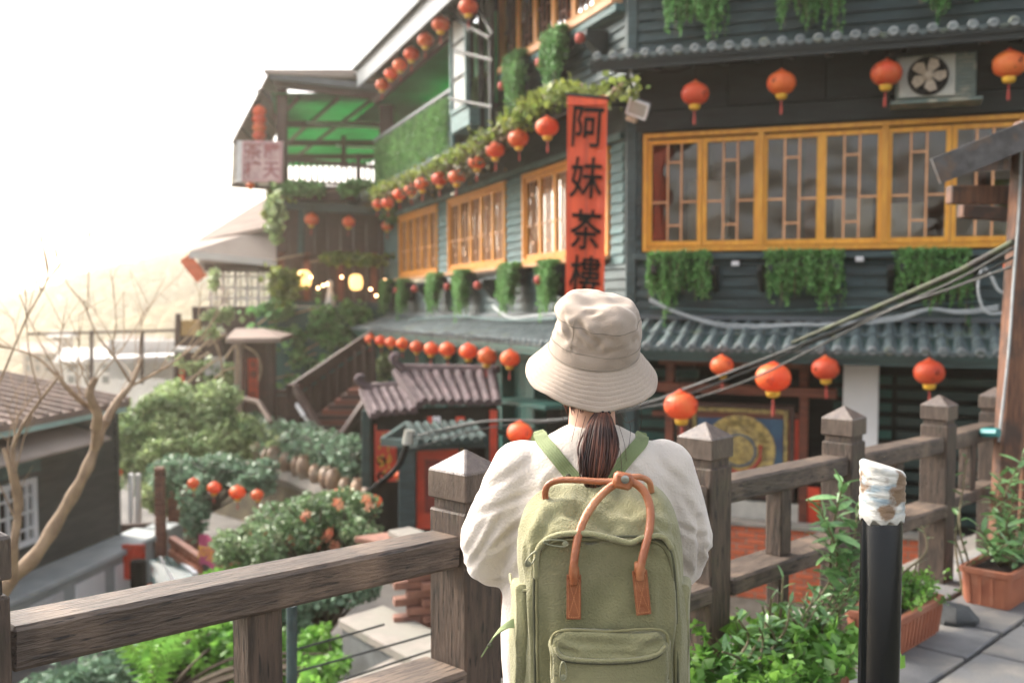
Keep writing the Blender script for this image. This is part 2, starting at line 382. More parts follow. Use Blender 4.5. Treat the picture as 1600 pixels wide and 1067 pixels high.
# ================================================================== SETTING
FF = Fac((-.143, 3.04, -.008), (.68, .733), -.0365)        # the fence line, origin under post A
FF0 = Fac((-.143, 3.04, -.008), (.68, .733))
def T0(x, y, z):                      # upright frame standing on the sloping fence line
    return FF0.T(x, y, z - .0365*x)
def TR(x, y, z):                      # frame of a rail that follows the slope
    q = T0(x, y, z); M = FF.M.copy(); M.translation = q.translation; return M
FA = Fac((1.59, 11.95, 0), (3.6, -1.35))                      # front of the tea house (right wing)
FB = Fac((1.45, 12.0, 0), (.365, -.931), .02)                 # side of the tea house (left wing), s runs negative to the left
FH = Fac(P(175, 450, 14.0).to_tuple()[:2] + (0,), (.19, .98))

# ground: one big sheet, falling away to the left and behind
def gz(x, y):
    z = -2.75
    if y > 26: z -= min((y-26)*.22, 60)
    if x < -12: z -= min((-x-12)*.3, 40)
    if x > 9: z += min((x-9)*.25, 6)
    if y > 400: z -= 60
    return z
xs = [-4000,-1500,-600,-300,-120,-60,-35,-25,-18,-12,-6,0,5,9,14,30,60,150,600,1500,4000]
ys = [-300,-50,-10,0,5,10,15,20,26,30,36,50,80,130,200,300,500,900,2000,4500]
g = MB()
for y in ys:
    for x in xs: g.v.append(Vector((x, y, gz(x, y))))
nx = len(xs)
for j in range(len(ys)-1):
    for i in range(nx-1): g.f.append((j*nx+i, j*nx+i+1, (j+1)*nx+i+1, (j+1)*nx+i))
O('ground', g, M_['ground'], kind='structure', smooth=40)
# lower lane of pale stone in front of the left house
def quadsheet(pts): return MB().add(pts, [(0,1,2,3)])
O('lane', quadsheet([(-9,6,-2.70),(1.8,6,-2.70),(-2.2,24,-2.70),(-9,24,-2.70)]), M_['street'], kind='structure')
# hills
def ridge(px):                      # ridge height in photo pixels for a photo x
    pts = [(-900,560),(-300,540),(0,484),(60,468),(120,445),(190,425),(300,405),(420,380),(700,330),(1000,300),(1400,330),(2400,420)]
    for a, b in zip(pts, pts[1:]):
        if a[0] <= px <= b[0]: return a[1] + (b[1]-a[1])*(px-a[0])/(b[0]-a[0])
    return 500
hb = MB(); nu, nv = 120, 14
def hillpt(u, v):
    px = -900 + u*3300; r = P(px, ridge(px) - 2, 255)
    top = r.z; Y = 140 + 115*v; base = -55
    z = base + (top-base)*(math.sin(v*math.pi/2)**.8)
    x = (px-800)/F*Y
    k = noise.noise(Vector((x*.036, Y*.036, 3)))*8 + noise.noise(Vector((x*.15, Y*.15, 1)))*2.5
    return (x, Y + k*1.5, z + k*(.35+.65*(1-v)))
hb.grid(hillpt, nu, nv)
O('hills', hb, M_['hill'], kind='structure', smooth=180)
# woods on the hill: lumpy tree crowns as one mass
gw = np.random.default_rng(5); tp = []
for i in range(2600):
    u, v = gw.uniform(.2,.5), gw.uniform(.35,1)
    q = hillpt(u, v); tp.append(q)
wv = MB()
for q in tp[:2600]:
    r = gw.uniform(.8, 1.9); wv.ball((q[0], q[1], q[2]+r*.5), r*1.2, r*1.2, r, 6, 5)
O('woods', wv, M_['hill'], kind='stuff', smooth=60)
# thin mist over the whole place; peach tint added for the sun glow
hz = MB().box(-4100, 4100, -310, 4600, -240, 34)
hm = bpy.data.materials.new('haze'); hm.use_nodes = True; hn = hm.node_tree
hn.nodes.remove(hn.nodes['Principled BSDF']); vn = hn.nodes.new('ShaderNodeVolumePrincipled')
vn.inputs['Color'].default_value = (1, .90, .76, 1); vn.inputs['Density'].default_value = .0019; vn.inputs['Anisotropy'].default_value = .72
hn.links.new(vn.outputs[0], hn.nodes['Material Output'].inputs['Volume'])
O('haze', hz, hm, kind='stuff')

# pavement beside the fence: sheet + slabs, retaining wall below the fence
g = MB().box(-3.2, 8, -3.2, .16, -.12, -.03)
O('pavement_bed', g, M_['mortar'], M=FF.M, kind='structure')
pv = bpy.data.objects.new('pavement', None); C.objects.link(pv); pv['kind'] = 'structure'; W['pavement'] = FF.M.copy(); pv.matrix_basis = FF.M
r1 = random.Random(3)
y = .15
for row in range(7):
    dpt = [.36,.42,.34,.46,.40,.44,.38][row]; x = -.4 - r1.random()*.5
    while x < 6.4:
        w = r1.uniform(.45, .85); j = .009
        a, b = x+j, x+w-j; c, d = y-dpt+j, y-j; t = r1.uniform(-.004, .004)
        poly = [(a+r1.uniform(0,.012), c+r1.uniform(0,.012)), (b-r1.uniform(0,.012), c+r1.uniform(0,.012)), (b-r1.uniform(0,.012), d-r1.uniform(0,.012)), (a+r1.uniform(0,.012), d-r1.uniform(0,.012))]
        O('paving_slab', MB().prism(poly, -.045, t, 'z'), M_['stone'], pv, FF.M, bevel=.006, fix=True)
        x += w
    y -= dpt
g = MB().box(-3.2, 8, .165, .45, -3.2, -.10)
O('retaining_wall', g, M_['concrete'], M=FF.M, kind='structure')
# ================================================================== FENCE
fence = thing('wooden_railing', 'dark weathered timber railing with square capped posts that the person stands at', 'railing', FF.M)
c = .08
pm = MB().box(-c, c, -c, c, -.02, .955).mesh('post', M_['fence_v'], bevel=.006)
gm = MB().box(-c+.012, c-.012, -c+.012, c-.012, .956, .985).mesh('groove', M_['fence_v'])
cb = MB()
k = c+.003
cb.add([(-k,-k,.988),(k,-k,.988),(k,k,.988),(-k,k,.988),(-k,-k,1.075),(k,-k,1.075),(k,k,1.075),(-k,k,1.075),(0,0,1.135)],
       [(0,3,2,1),(0,1,5,4),(1,2,6,5),(2,3,7,6),(3,0,4,7),(4,5,8),(5,6,8),(6,7,8),(7,4,8)])
cm = cb.mesh('cap', M_['cap'], bevel=.004)
PX = [-1.447, 0, 1.375, 2.68, 4.0]
posts = []
for x in PX:
    T = T0(x, 0, 0)
    p = O('post', pm, None, fence, T)
    O('neck', gm, None, p, T); O('cap', cm, None, p, T)
# end post where the fence turns at the shelter
pe = P(1553, 700, 6.9); T5 = FF0.M.copy(); T5.translation = Vector((pe.x, pe.y, FF.at(5.25,0,0).z))
p = O('post', pm, None, fence, T5); O('neck', gm, None, p, T5); O('cap', cm, None, p, T5)
def beam(name, x0, x1, z0, z1, hw, y=0, zoff=0, bev=.01):
    m_ = (x0+x1)/2; return O(name, MB().box(x0-m_, x1-m_, -hw, hw, 0, z1-z0), M_['fence'], fence, TR(m_, y, z0), bevel=bev)
x5 = (FF.I @ Vector((pe.x, pe.y, 0))).x; y5 = (FF.I @ Vector((pe.x, pe.y, 0))).y
for i in range(4):
    a, b = PX[i]+c+.002, PX[i+1]-c-.002
    beam('top_rail', a, b, .79, .885, .065)
    beam('lower_rail', a, b, .41, .485, .095)
    m = (a+b)/2
    O('baluster', MB().box(-.05, .05, -.04, .04, .486, .789), M_['fence_v'], fence, T0(m-.02, 0, 0), bevel=.006)
    if i: O('bracing_post', MB().box(-.045, .045, -.035, .035, 0, .409), M_['fence_v'], fence, T0(m-.02, 0, 0), bevel=.006)
# nearest section: thick post panel under the rail
a, b = FF.at(PX[4], 0, 0), FF.at(x5, y5, 0)
for z0, h, hw in ((.84,.095,.13),(.45,.075,.12)):
    O('top_rail' if z0 > .6 else 'lower_rail', MB().bar(a+Vector((0,0,z0))+(b-a).normalized()*.085, b+Vector((0,0,z0))-(b-a).normalized()*.085, hw, h), M_['fence'], fence, bevel=.008)
mm = (a+b)/2
O('baluster', MB().box(-.045,.045,-.04,.04,.49,.79), M_['fence_v'], fence, Matrix.Translation(mm) @ FF0.M.to_3x3().to_4x4(), bevel=.006)

# ================================================================== BOLLARD
bz = P(1380, 700, 1.9); b0 = Vector((bz.x, bz.y, -.02))
bol = thing('bollard', 'glossy black pipe bollard with its top wrapped in torn white tape', 'bollard', b0)
O('pipe', MB().lathe([(.0385,0),(.0385,1.235),(.036,1.24)], 32), M_['bollard'], bol, W[bol.name], smooth=40)
O('base_flange', MB().lathe([(.07,.0),(.07,.012),(.04,.02)], 32), M_['bollard'], bol, W[bol.name], smooth=40)
def tapemod(a, r, z): return 1 + .035*noise.noise(Vector((math.cos(a)*2.5, math.sin(a)*2.5, z*45))) + .02*noise.noise(Vector((math.cos(a)*7, math.sin(a)*7, z*90)))
pr = [(.0395,1.195),(.041,1.197)] + [(.0415+.0008*math.sin(i*2.1), 1.203+.0047*i) for i in range(20)] + [(.041,1.296),(.037,1.300),(.001,1.301)]
tb = MB().lathe(pr, 48, mod=tapemod)
for i, v in enumerate(tb.v):                 # top cut at a slant, ragged lower edge
    if v.z > 1.24: v.z += -(v.x*.30) * min(1,(v.z-1.24)/.05)
    if v.z < 1.202:
        a = math.atan2(v.y, v.x); v.z -= .018*max(0, noise.noise(Vector((math.cos(a)*3, math.sin(a)*3, 7)))) + .004*math.sin(a*9)
O('tape_wrap', tb, M_['tape'], bol, W[bol.name], smooth=50)

# ================================================================== PLANTERS
def planter(name, label, M, L, Wd, H):
    t = thing(name, label, 'planter', M, 'terracotta trough planters along the railing')
    g = MB(); e = .9
    def ring(l, w, z, r=.03, n=4):
        out = []
        for sx, sy, a0 in ((1,1,0),(-1,1,90),(-1,-1,180),(1,-1,270)):
            for k in range(n+1):
                a = R(a0 + 90*k/n); out.append(Vector((sx*(l/2-r)+r*math.cos(a), sy*(w/2-r)+r*math.sin(a), z)))
        return out
    rings = [ring(L*e, Wd*e-.02, 0), ring(L*.97, Wd*.95, H-.035), ring(L, Wd, H-.033), ring(L+.006, Wd+.006, H-.004), ring(L, Wd, H), ring(L-.045, Wd-.045, H), ring(L-.05, Wd-.05, H-.03), ring(L*.93-.04, Wd*.9-.04, .03)]
    n = len(rings[0])
    for r_ in rings: g.v += r_
    for i in range(len(rings)-1):
        for j in range(n): q = (j+1)%n; g.f.append((i*n+j, i*n+q, (i+1)*n+q, (i+1)*n+j))
    g.f.append(tuple(reversed(range(n)))); g.f.append(tuple((len(rings)-1)*n+j for j in range(n)))
    O('trough', g, M_['terra'], t, M, smooth=35)
    rb = MB()
    k = int(L/.045)
    for i in range(k):
        x = -L*.43 + i*(L*.86)/(k-1)
        for sy in (-1, 1): rb.bar((x*.97, sy*(Wd*.45-.008), .012), (x, sy*(Wd*.475), H-.04), .018, .012)
    for i in range(4):
        yy = -Wd*.33 + i*Wd*.22
        for sx in (-1, 1): rb.bar((sx*L*.45, yy*.95, .012), (sx*L*.485, yy, H-.04), .018, .012)
    O('rib', rb, M_['terra'], t, M, kind='stuff')
    O('soil', MB().box(-L*.46, L*.46, -Wd*.42, Wd*.42, H-.06, H-.032), M_['soil'], t, M)
    return t
LP2 = 0.62
c2 = FF.I @ P(1478, 940, 4.95)
def plM(x, y, z=0): return FF.T(x, y, z)
yb = -.26
q3 = FF.I @ P(1497, 900, 5.5)
planter('trough_planter', 'terracotta trough behind the black bollard, second along the railing', plM(c2.x-.31, c2.y+.13), .62, .26, .19)
planter('trough_planter', 'terracotta trough at the far end of the railing holding tall leafy shrubs', plM(q3.x+.40, q3.y-.14), .80, .28, .21)
q1 = FF.I @ P(1338, 1020, 4.0)
planter('trough_planter', 'terracotta trough overgrown with bright green herbs, nearest along the railing', plM(q1.x-.42, q1.y+.13), .84, .27, .19)
PL = [(c2.x-.31, c2.y+.13), (q3.x+.40, q3.y-.14), (q1.x-.42, q1.y+.13)]
# rocks by the foot of post D
for (px, py, Y, s, lb) in ((1490, 968, 5.15, .13, 'dark grey rock on the paving between the two far troughs'), (1528, 640, 5.0, 0, '')):
    if not s: continue
    q = P(px, py, Y); g = MB().ball((0,0,0), s, s*.75, s*.5, 14, 10)
    for v in g.v: v += v.normalized()*s*.3*noise.noise(v*14+Vector((px,0,0)))
    o = O('rock', g, M_['rock'], M=Matrix.Translation((q.x, q.y, q.z+.02)), smooth=35); tag(o, lb, 'rock')

def st(b, tips, wob=.03, seed=1):
    g = random.Random(seed); out = []
    for tp_ in tips:
        b_ = Vector(b)+Vector((g.uniform(-.03,.03), g.uniform(-.03,.03), 0)); tt = Vector(tp_)
        m1 = b_.lerp(tt,.35)+Vector((g.uniform(-wob,wob),g.uniform(-wob,wob),0)); m2 = b_.lerp(tt,.7)+Vector((g.uniform(-wob,wob),g.uniform(-wob,wob),0))
        out.append([b_, m1, m2, tt])
    return out
# ---- herbs: low leafy mass of stems in a trough
def herb(name, label, M, L, Wd, H, n, seed, size=(.018,.042), mtl='leafP', rad=.16):
    t = thing(name, label, 'plant', M); g = np.random.default_rng(seed); st = MB(); pts = []
    for i in range(n):
        x, y = g.uniform(-L/2, L/2), g.uniform(-Wd/2, Wd/2)
        h = H*g.uniform(.55, 1.1)*(1-.3*abs(x/(L/2)))
        tip = Vector((x*1.15+g.normal()*rad*.5, y*1.4+g.normal()*rad*.5, h)); b = Vector((x, y, 0)); m = (b+tip)/2+Vector((g.normal()*.02, g.normal()*.02, h*.12))
        sp_ = spline([b, m, tip], 3); st.tube(sp_, [.003,.003,.0025,.0022,.002,.0018,.0012][:len(sp_)], 4, False)
        for k in range(9):
            f = g.uniform(.25, 1); q = b*(1-f)**2 + m*2*f*(1-f) + tip*f*f
            for w in range(2): pts.append(tuple(q + Vector(g.normal(size=3))*.016))
    O('stems', st, M_['stem'], t, M)
    O('foliage', leaf_mesh('foliage', pts, size, M_[mtl], seed, .1, .62), None, t, M, kind='stuff')
    return t
x_, y_ = PL[2]
herb('herb_plant', 'bushy bright green herb filling the nearest trough', plM(x_, y_, .15), .8, .28, .20, 150, 3, (.03,.085), rad=.26)
sh_ = [st((0,0,0), [(dx*1.1+.03*k, .05*math.sin(k*3), .22+.10*math.sin(k*1.9)**2)], .03, k)[0] for k, dx in enumerate((-.38,-.3,-.22,-.15,-.08,0,.08,.15,.22,.30,.36,-.34,-.12,.12,.27,-.26,.04,.33))]
for k, (pts_, dx) in enumerate(zip(sh_, (-.38,-.3,-.22,-.15,-.08,0,.08,.15,.22,.30,.36,-.34,-.12,.12,.27,-.26,.04,.33))): pts_[0] = Vector((dx, .04*math.sin(k*2), 0)); pts_[1] = pts_[0].lerp(Vector(pts_[3]), .4)
HERB = (plM(x_, y_, .15), sh_)
herb('herb_plant', 'small bright green herb in the trough behind the bollard', plM(PL[0][0]+.1, PL[0][1], .15), .36, .2, .18, 70, 4, (.02,.042))
# ---- broad leaved plants: every leaf its own part
def broadleaf():
    g = MB(); n = 6
    for i in range(n+1):
        t = i/n; w = .5*.30*math.sin(math.pi*min(1,(t*.92+.04)))**.8; z = -.22*t*t + .04
        for s_ in (-1, 0, 1): g.v.append(Vector((t, s_*w, z + (.06*abs(s_)*w*4))))
    for i in range(n):
        for j in range(2): g.f.append((i*3+j, i*3+j+1, (i+1)*3+j+1, (i+1)*3+j))
    return g.mesh('leaf', M_['leafB'], 180)
LEAF = broadleaf()
def stem_plant(name, label, M, stems, seed, ls=(.07,.12), every=.03, start=.45):
    t = thing(name, label, 'plant', M); g = np.random.default_rng(seed)
    for pts in stems:
        sp_ = spline(pts, 5); L = len(sp_)
        sp_ = [Vector(p) for p in sp_]
        s_ = O('stem', MB().tube(sp_, [.0065*(1-.6*i/L)+.0012 for i in range(L)], 6), M_['stem'], t, M, smooth=60)
        acc = 0; ang = g.uniform(0, 6)
        for i in range(1, L):
            seg = sp_[i]-sp_[i-1]; acc += seg.length
            if i/L < start: acc = 0; continue
            while acc > every:
                acc -= every; ang += 2.4 + g.normal()*.3
                s = g.uniform(*ls)*(1 if i < L-2 else .8); el = g.uniform(-.1, .9) + (.5 if i > L-3 else 0)
                Q = Matrix.Translation(sp_[i]-seg*(acc/max(seg.length,.001))) @ Matrix.Rotation(ang,4,'Z') @ Matrix.Rotation(-el,4,'Y') @ Matrix.Rotation(g.normal()*.4,4,'X') @ Matrix.Scale(s,4)
                O('leaf', LEAF, None, s_, M @ Q)
    return t
def loc(M, v): return M.inverted() @ v
# plant before post C: leaves at (1270-1345, 745-870)
stem_plant('leafy_shrub', 'row of short leafy shoots with pointed leaves standing out of the herb trough', HERB[0], HERB[1], 15, (.045,.085), .022, .25)
M1 = plM((FF.I @ P(1305, 980, 4.25)).x, (FF.I @ P(1305, 980, 4.25)).y, .14)
stem_plant('leafy_shrub', 'slender shrub with broad pointed leaves in front of the second free post', M1,
   st((0,0,0), [loc(M1, P(*q)) for q in ((1318,752,4.2),(1283,800,4.15),(1340,790,4.3),(1300,840,4.2),(1325,872,4.1))], .05, 5), 5, (.09,.145), .015, .45)
M2 = plM((FF.I @ P(1232, 1000, 4.0)).x, (FF.I @ P(1232, 1000, 4.0)).y, .14)
stem_plant('leafy_shrub', 'thin young shoots rising from the herbs beside the red brick wall', M2,
   st((0,0,0), [loc(M2, P(*q)) for q in ((1224,900,4.0),(1262,925,4.05),(1300,930,4.1),(1205,935,3.95))], .03, 9), 9, (.05,.09), .028, .5)
M3 = plM(PL[1][0]-.05, PL[1][1], .16)
stem_plant('leafy_shrub', 'tall dense shrub with long narrow leaves in the far trough', M3,
   st((0,0,0), [loc(M3, P(*q)) for q in ((1565,740,5.6),(1590,730,5.5),(1600,705,5.6),(1560,800,5.5),(1530,825,5.4),(1585,790,5.3),(1545,860,5.3),(1600,840,5.3),(1620,760,5.4),(1575,850,5.2))], .06, 6)
   + st((.28,0,0), [loc(M3, P(*q)) for q in ((1610,800,5.6),(1640,760,5.6),(1625,850,5.6),(1590,870,5.4))], .06, 8), 6, (.07,.13), .026, .2)
M4 = plM(PL[0][0]+.02, PL[0][1]+.02, .15)
stem_plant('leafy_shrub', 'single bent bare stem with a leafy tip in the trough behind the bollard', M4,
   st((0,0,0), [loc(M4, P(*q)) for q in ((1440,820,5.0),(1432,880,4.9))], .07, 3), 7, (.05,.09), .03, .72)
M5 = plM((FF.I @ P(1500, 960, 5.6)).x, (FF.I @ P(1500, 960, 5.6)).y, .02)
stem_plant('leafy_shrub', 'pale yellowish seedling growing between the rails beside the shelter pole', M5,
   st((0,0,0), [loc(M5, P(*q)) for q in ((1500,790,5.7),(1492,840,5.6),(1510,710,5.9),(1520,880,5.5))], .05, 4), 8, (.05,.08), .045, .5)
# wisps of greenery round the trough edges
pts = []
gg = np.random.default_rng(12)
# ================================================================== SHELTER at the right edge
sh = thing('shelter', 'timber shelter with leaning brown pole and sloping dark metal roof at the picture edge', 'shelter', P(1590, 900, 6.6))
pole_a, pole_b = P(1567, 790, 6.5), P(1606, 190, 6.5)
O('pole', MB().bar(Vector((pole_a.x-.012, pole_a.y, -.35)), pole_b, .135, .13, up=(0,1,0)), M_['polewood'], sh, bevel=.012)
O('pole', MB().bar(P(1602, 900, 7.3), P(1606, 300, 7.3), .12, .12, up=(0,1,0)), M_['polewood'], sh, bevel=.01)
for (a, b, h) in ((P(1482, 305, 6.7), P(1680, 305, 6.7), .12), (P(1500, 330, 7.4), P(1700, 345, 7.4), .1)):
    O('cross_beam', MB().bar(a, b, .10, h), M_['polewood'], sh, bevel=.008)
ra, rb_ = P(1462, 268, 6.0), P(1720, 164, 6.0)
rf = MB().bar(ra, rb_, .03, .16); O('roof_fascia', rf, M_['darkmetal'], sh)
ra2, rb2 = ra+Vector((0,.03,.05)), rb_+Vector((0,.03,.05))
off = Vector((1.35, 2.0, .25)); g = MB().add([ra2, rb2, rb2+off, ra2+off, ra2+Vector((0,0,.03)), rb2+Vector((0,0,.03)), rb2+off+Vector((0,0,.03)), ra2+off+Vector((0,0,.03))], [(0,3,2,1),(4,5,6,7),(0,1,5,4),(1,2,6,5),(2,3,7,6),(3,0,4,7)])
O('roof_sheet', g, M_['darkmetal'], sh)
for k in range(4):
    q = ra2.lerp(rb2, .12+.25*k)
    O('rafter', MB().bar(q+Vector((0,.04,-.06)), q+off*.95+Vector((0,0,-.06)), .06, .08), M_['polewood'], sh)
O('cable_clip', MB().tube([P(1535,676,6.4), P(1560,676,6.3)], .03, 8), mat('teal_plastic', (.02,.22,.22), rough=.35), sh)
wr = MB().tube(spline([P(1597,190,6.3), P(1592,330,6.35), P(1583,450,6.35), P(1575,560,6.35), P(1560,690,6.35)], 5), .008, 6)
O('wire', wr, M_['cablew'], sh, smooth=60)
# rope of cables strung across the lane
cb_ = thing('cable_bundle', 'mossy pole and bundle of grey cables strung slanting across the front of the tea house', 'cable', P(1583, 383, 6.4))
path = [P(1583,383,6.4), P(1500,428,6.7), P(1400,474,7.1), P(1300,517,7.5), P(1180,565,8.0), P(1080,600,8.4), P(1010,624,8.7), P(870,652,9.2), P(755,657,9.6), P(640,682,10)]
O('pole', MB().tube([path[0]+Vector((0,0,.02)), path[1]+Vector((0,0,.02)), path[2]+Vector((0,0,.03)), path[3].lerp(path[4],.5)+Vector((0,0,.03))], [.022,.02,.02,.015], 8), M_['bamboo'], cb_, smooth=60)
for k, (dx, dz) in enumerate(((0,-.02),(.02,-.045),(-.01,-.09))):
    sp_ = spline([p+Vector((dx, 0, dz*(1+.6*math.sin(i*1.3+k)))) for i, p in enumerate(path)], 5)
    O('cable', MB().tube(sp_, .009 if k else .013, 6), M_['cable'] if k < 3 else M_['bamboo'], cb_, smooth=60)
O('insulator', MB().tube([P(640,672,10), P(637,694,10)], [.05,.055], 8), M_['plastic'], cb_)
for k in range(2): O('cable', MB().tube(spline([P(637,690,10), P(622,728,10.1), P(590,758,10.2), P(550,785,10.3+k*.2)], 5), .03-.012*k, 6), M_['ink'], cb_, smooth=60)
tw = thing('hanging_wire', 'loose looped pale wire hanging before the dark wall by the shelter', 'wire', P(1540, 420, 9.5))
O('loop', MB().tube(spline([P(1535,415,9.5), P(1528,450,9.5), P(1538,485,9.5), P(1560,490,9.5), P(1580,480,9.5)], 5), .012, 6), M_['cablew'], tw)
O('loop', MB().tube(spline([P(1535,415,9.5), P(1548,430,9.5), P(1562,455,9.5), P(1590,460,9.5)], 5), .014, 6), M_['cablew'], tw)
# ================================================================== TEA HOUSE
tea = thing('teahouse', 'large dark green timber tea house with ochre lattice windows and grey tiled eaves', 'building', FA.at(0, 0, -2.2))
def TA(name, mb, m, M=None, parent=None, **k):    # part in front frame
    return O(name, mb, M_[m] if isinstance(m, str) else m, parent or tea, (FA.M if M is None else M), **k)
def TB(name, mb, m, M=None, parent=None, **k):
    return O(name, mb, M_[m] if isinstance(m, str) else m, parent or tea, (FB.M if M is None else M), **k)
SA1 = 6.4
# --- lap siding: boards overlap like clapboards; each board a part
def siding(fn, x0, x1, z0, z1, pitch, m, seed, y=0, joints=(1.3, 2.4), M=None):
    g = random.Random(seed); z = z0
    while z < z1-.01:
        h = min(pitch, z1-z); x = x0; first = True
        while x < x1-.02:
            L = g.uniform(*joints) * (g.uniform(.4,1) if first else 1); first = False
            e = min(x+L, x1)
            if x1-e < .3: e = x1
            o = g.uniform(-.003,.003)
            b = MB().add([(x+.002,y,z-.008),(e-.002,y,z-.008),(e-.002,y,z+h),(x+.002,y,z+h),(x+.002,y-.042+o,z-.008),(e-.002,y-.042+o,z-.008),(e-.002,y-.008,z+h),(x+.002,y-.008,z+h)],
                         [(0,1,2,3),(7,6,5,4),(0,4,5,1),(1,5,6,2),(2,6,7,3),(3,7,4,0)])
            fn('siding_board', b, m, M)
            x = e
        z += pitch
# front: core walls (set back a little) split round the window openings
WX0, WX1, WZ0, WZ1 = .02, 4.0, 2.10, 3.40
TA('wall', MB().box(-.1, SA1, 0, .12, .95, WZ0-.12), 'dark')
TA('wall', MB().box(-.1, SA1, 0, .12, WZ1+.06, 6.6), 'dark')
TA('wall', MB().box(-.1, WX0-.03, 0, .12, WZ0-.12, WZ1+.06), 'dark')
TA('wall', MB().box(WX1+.05, SA1, 0, .12, WZ0-.12, WZ1+.06), 'dark')
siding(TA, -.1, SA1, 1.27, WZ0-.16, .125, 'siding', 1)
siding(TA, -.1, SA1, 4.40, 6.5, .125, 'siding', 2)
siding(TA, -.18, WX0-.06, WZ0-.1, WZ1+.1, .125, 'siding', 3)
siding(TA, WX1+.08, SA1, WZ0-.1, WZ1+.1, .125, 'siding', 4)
TA('lintel_board', MB().box(-.12, SA1, -.05, .0, WZ1+.07, WZ1+.30), 'dark', bevel=.005)
for i in range(6):
    TA('panel_board', MB().box(-.12+i*1.085, -.12+(i+1)*1.085-.006, -.028, 0, WZ1+.31, 4.25), 'dark', bevel=.004)
TA('sill_board', MB().box(-.12, SA1, -.10, .0, WZ0-.15, WZ0-.075), 'siding', bevel=.006)
TA('corner_post', MB().box(-.22, -.10, -.05, .12, -2.2, 6.6), 'siding', bevel=.006)
TA('corner_post', MB().box(WX1+.10, WX1+.24, -.07, .0, WZ0-.1, 4.2), 'darkgreen', bevel=.006)
# windows of the front: three pairs of sashes in an ochre frame
def lattice_mb(w, h, t=.023, dep=.016, style=0):
    b = MB(); a, c = w*.35, w*.65
    for x in (a, c): b.box(x-t/2, x+t/2, -dep/2, dep/2, 0, h)
    for z in ((.81,.16) if style == 0 else (.84,.5,.16)): b.box(a+t/2, c-t/2, -dep/2+.001, dep/2-.001, h*z-t/2, h*z+t/2)
    for z in ((.40,) if style == 0 else (.68,.32)):
        b.box(0, a-t/2, -dep/2+.001, dep/2-.001, h*z-t/2, h*z+t/2); b.box(c+t/2, w, -dep/2+.001, dep/2-.001, h*z-t/2, h*z+t/2)
    return b
def frame_mb(x0, x1, z0, z1, w, y0, y1, wb=None):
    wb = wb or w; b = MB()
    b.box(x0, x0+w, y0, y1, z0, z1); b.box(x1-w, x1, y0, y1, z0, z1)
    b.box(x0+w+.0005, x1-w-.0005, y0+.001, y1-.001, z0, z0+wb); b.box(x0+w+.0005, x1-w-.0005, y0+.001, y1-.001, z1-w, z1); return b
nS = 6; sw = (WX1-WX0)/nS
w_fr = TA('window_frame', frame_mb(WX0-.04, WX1+.04, WZ0-.05, WZ1+.04, .055, -.045, .06), 'frame', bevel=.003)
for i in (2, 4): TA('mullion', MB().box(WX0+i*sw-.035, WX0+i*sw+.035, -.055, .06, WZ0+.006, WZ1-.016), 'frame', parent=w_fr, bevel=.003)
sash_me = frame_mb(0, sw-.02, 0, WZ1-WZ0-.05, .052, -.02, .02, .06).mesh('window', M_['frame'], bevel=.002)
hh = WZ1-WZ0-.05
pane_me = MB().box(.05, sw-.07, .008, .014, .055, hh-.05).mesh('pane', M_['glass'])
lat = lattice_mb(sw-.126, hh-.114)
lat_me = lat.mesh('lattice', M_['lattice'])
for i in range(nS):
    T = FA.T(WX0+i*sw+.01+(.012 if i in (2,4) else (-.012 if i in (1,3) else 0)), .0, WZ0+.012)
    s_ = O('window', sash_me, None, tea, T)
    O('pane', pane_me, None, s_, T); O('lattice', lat_me, None, s_, T @ Matrix.Translation((.053, -.004, .062)))
# room behind the front windows
TA('room_wall', MB().box(-.1, SA1, 4.0, 4.1, .9, 4.4), 'brown')
TA('room_floor', MB().box(-.1, SA1, .13, 4.0, .9, 1.0), 'brown')
TA('room_ceiling', MB().box(-.1, SA1, .13, 4.0, 4.0, 4.08), 'brown')
for x in (.5, 1.7, 2.8, 3.7): TA('room_post', MB().box(x, x+.14, 1.8, 1.94, 1.0, 4.0), 'redwood')
for (x, z, w, h, y) in ((.3,2.25,.5,.75,1.2),(3.35,2.15,.55,.5,.8),(2.1,2.2,.45,.5,1.0),(2.75,2.15,.35,.45,.7),(3.9,2.2,.5,.9,1.5)):
    TA('paper_blind', MB().box(x, x+w, y, y+.02, z, z+h), 'curtain')
TA('green_screen', MB().box(3.78, 3.98, .3, .32, 2.2, 2.8), 'leafY')
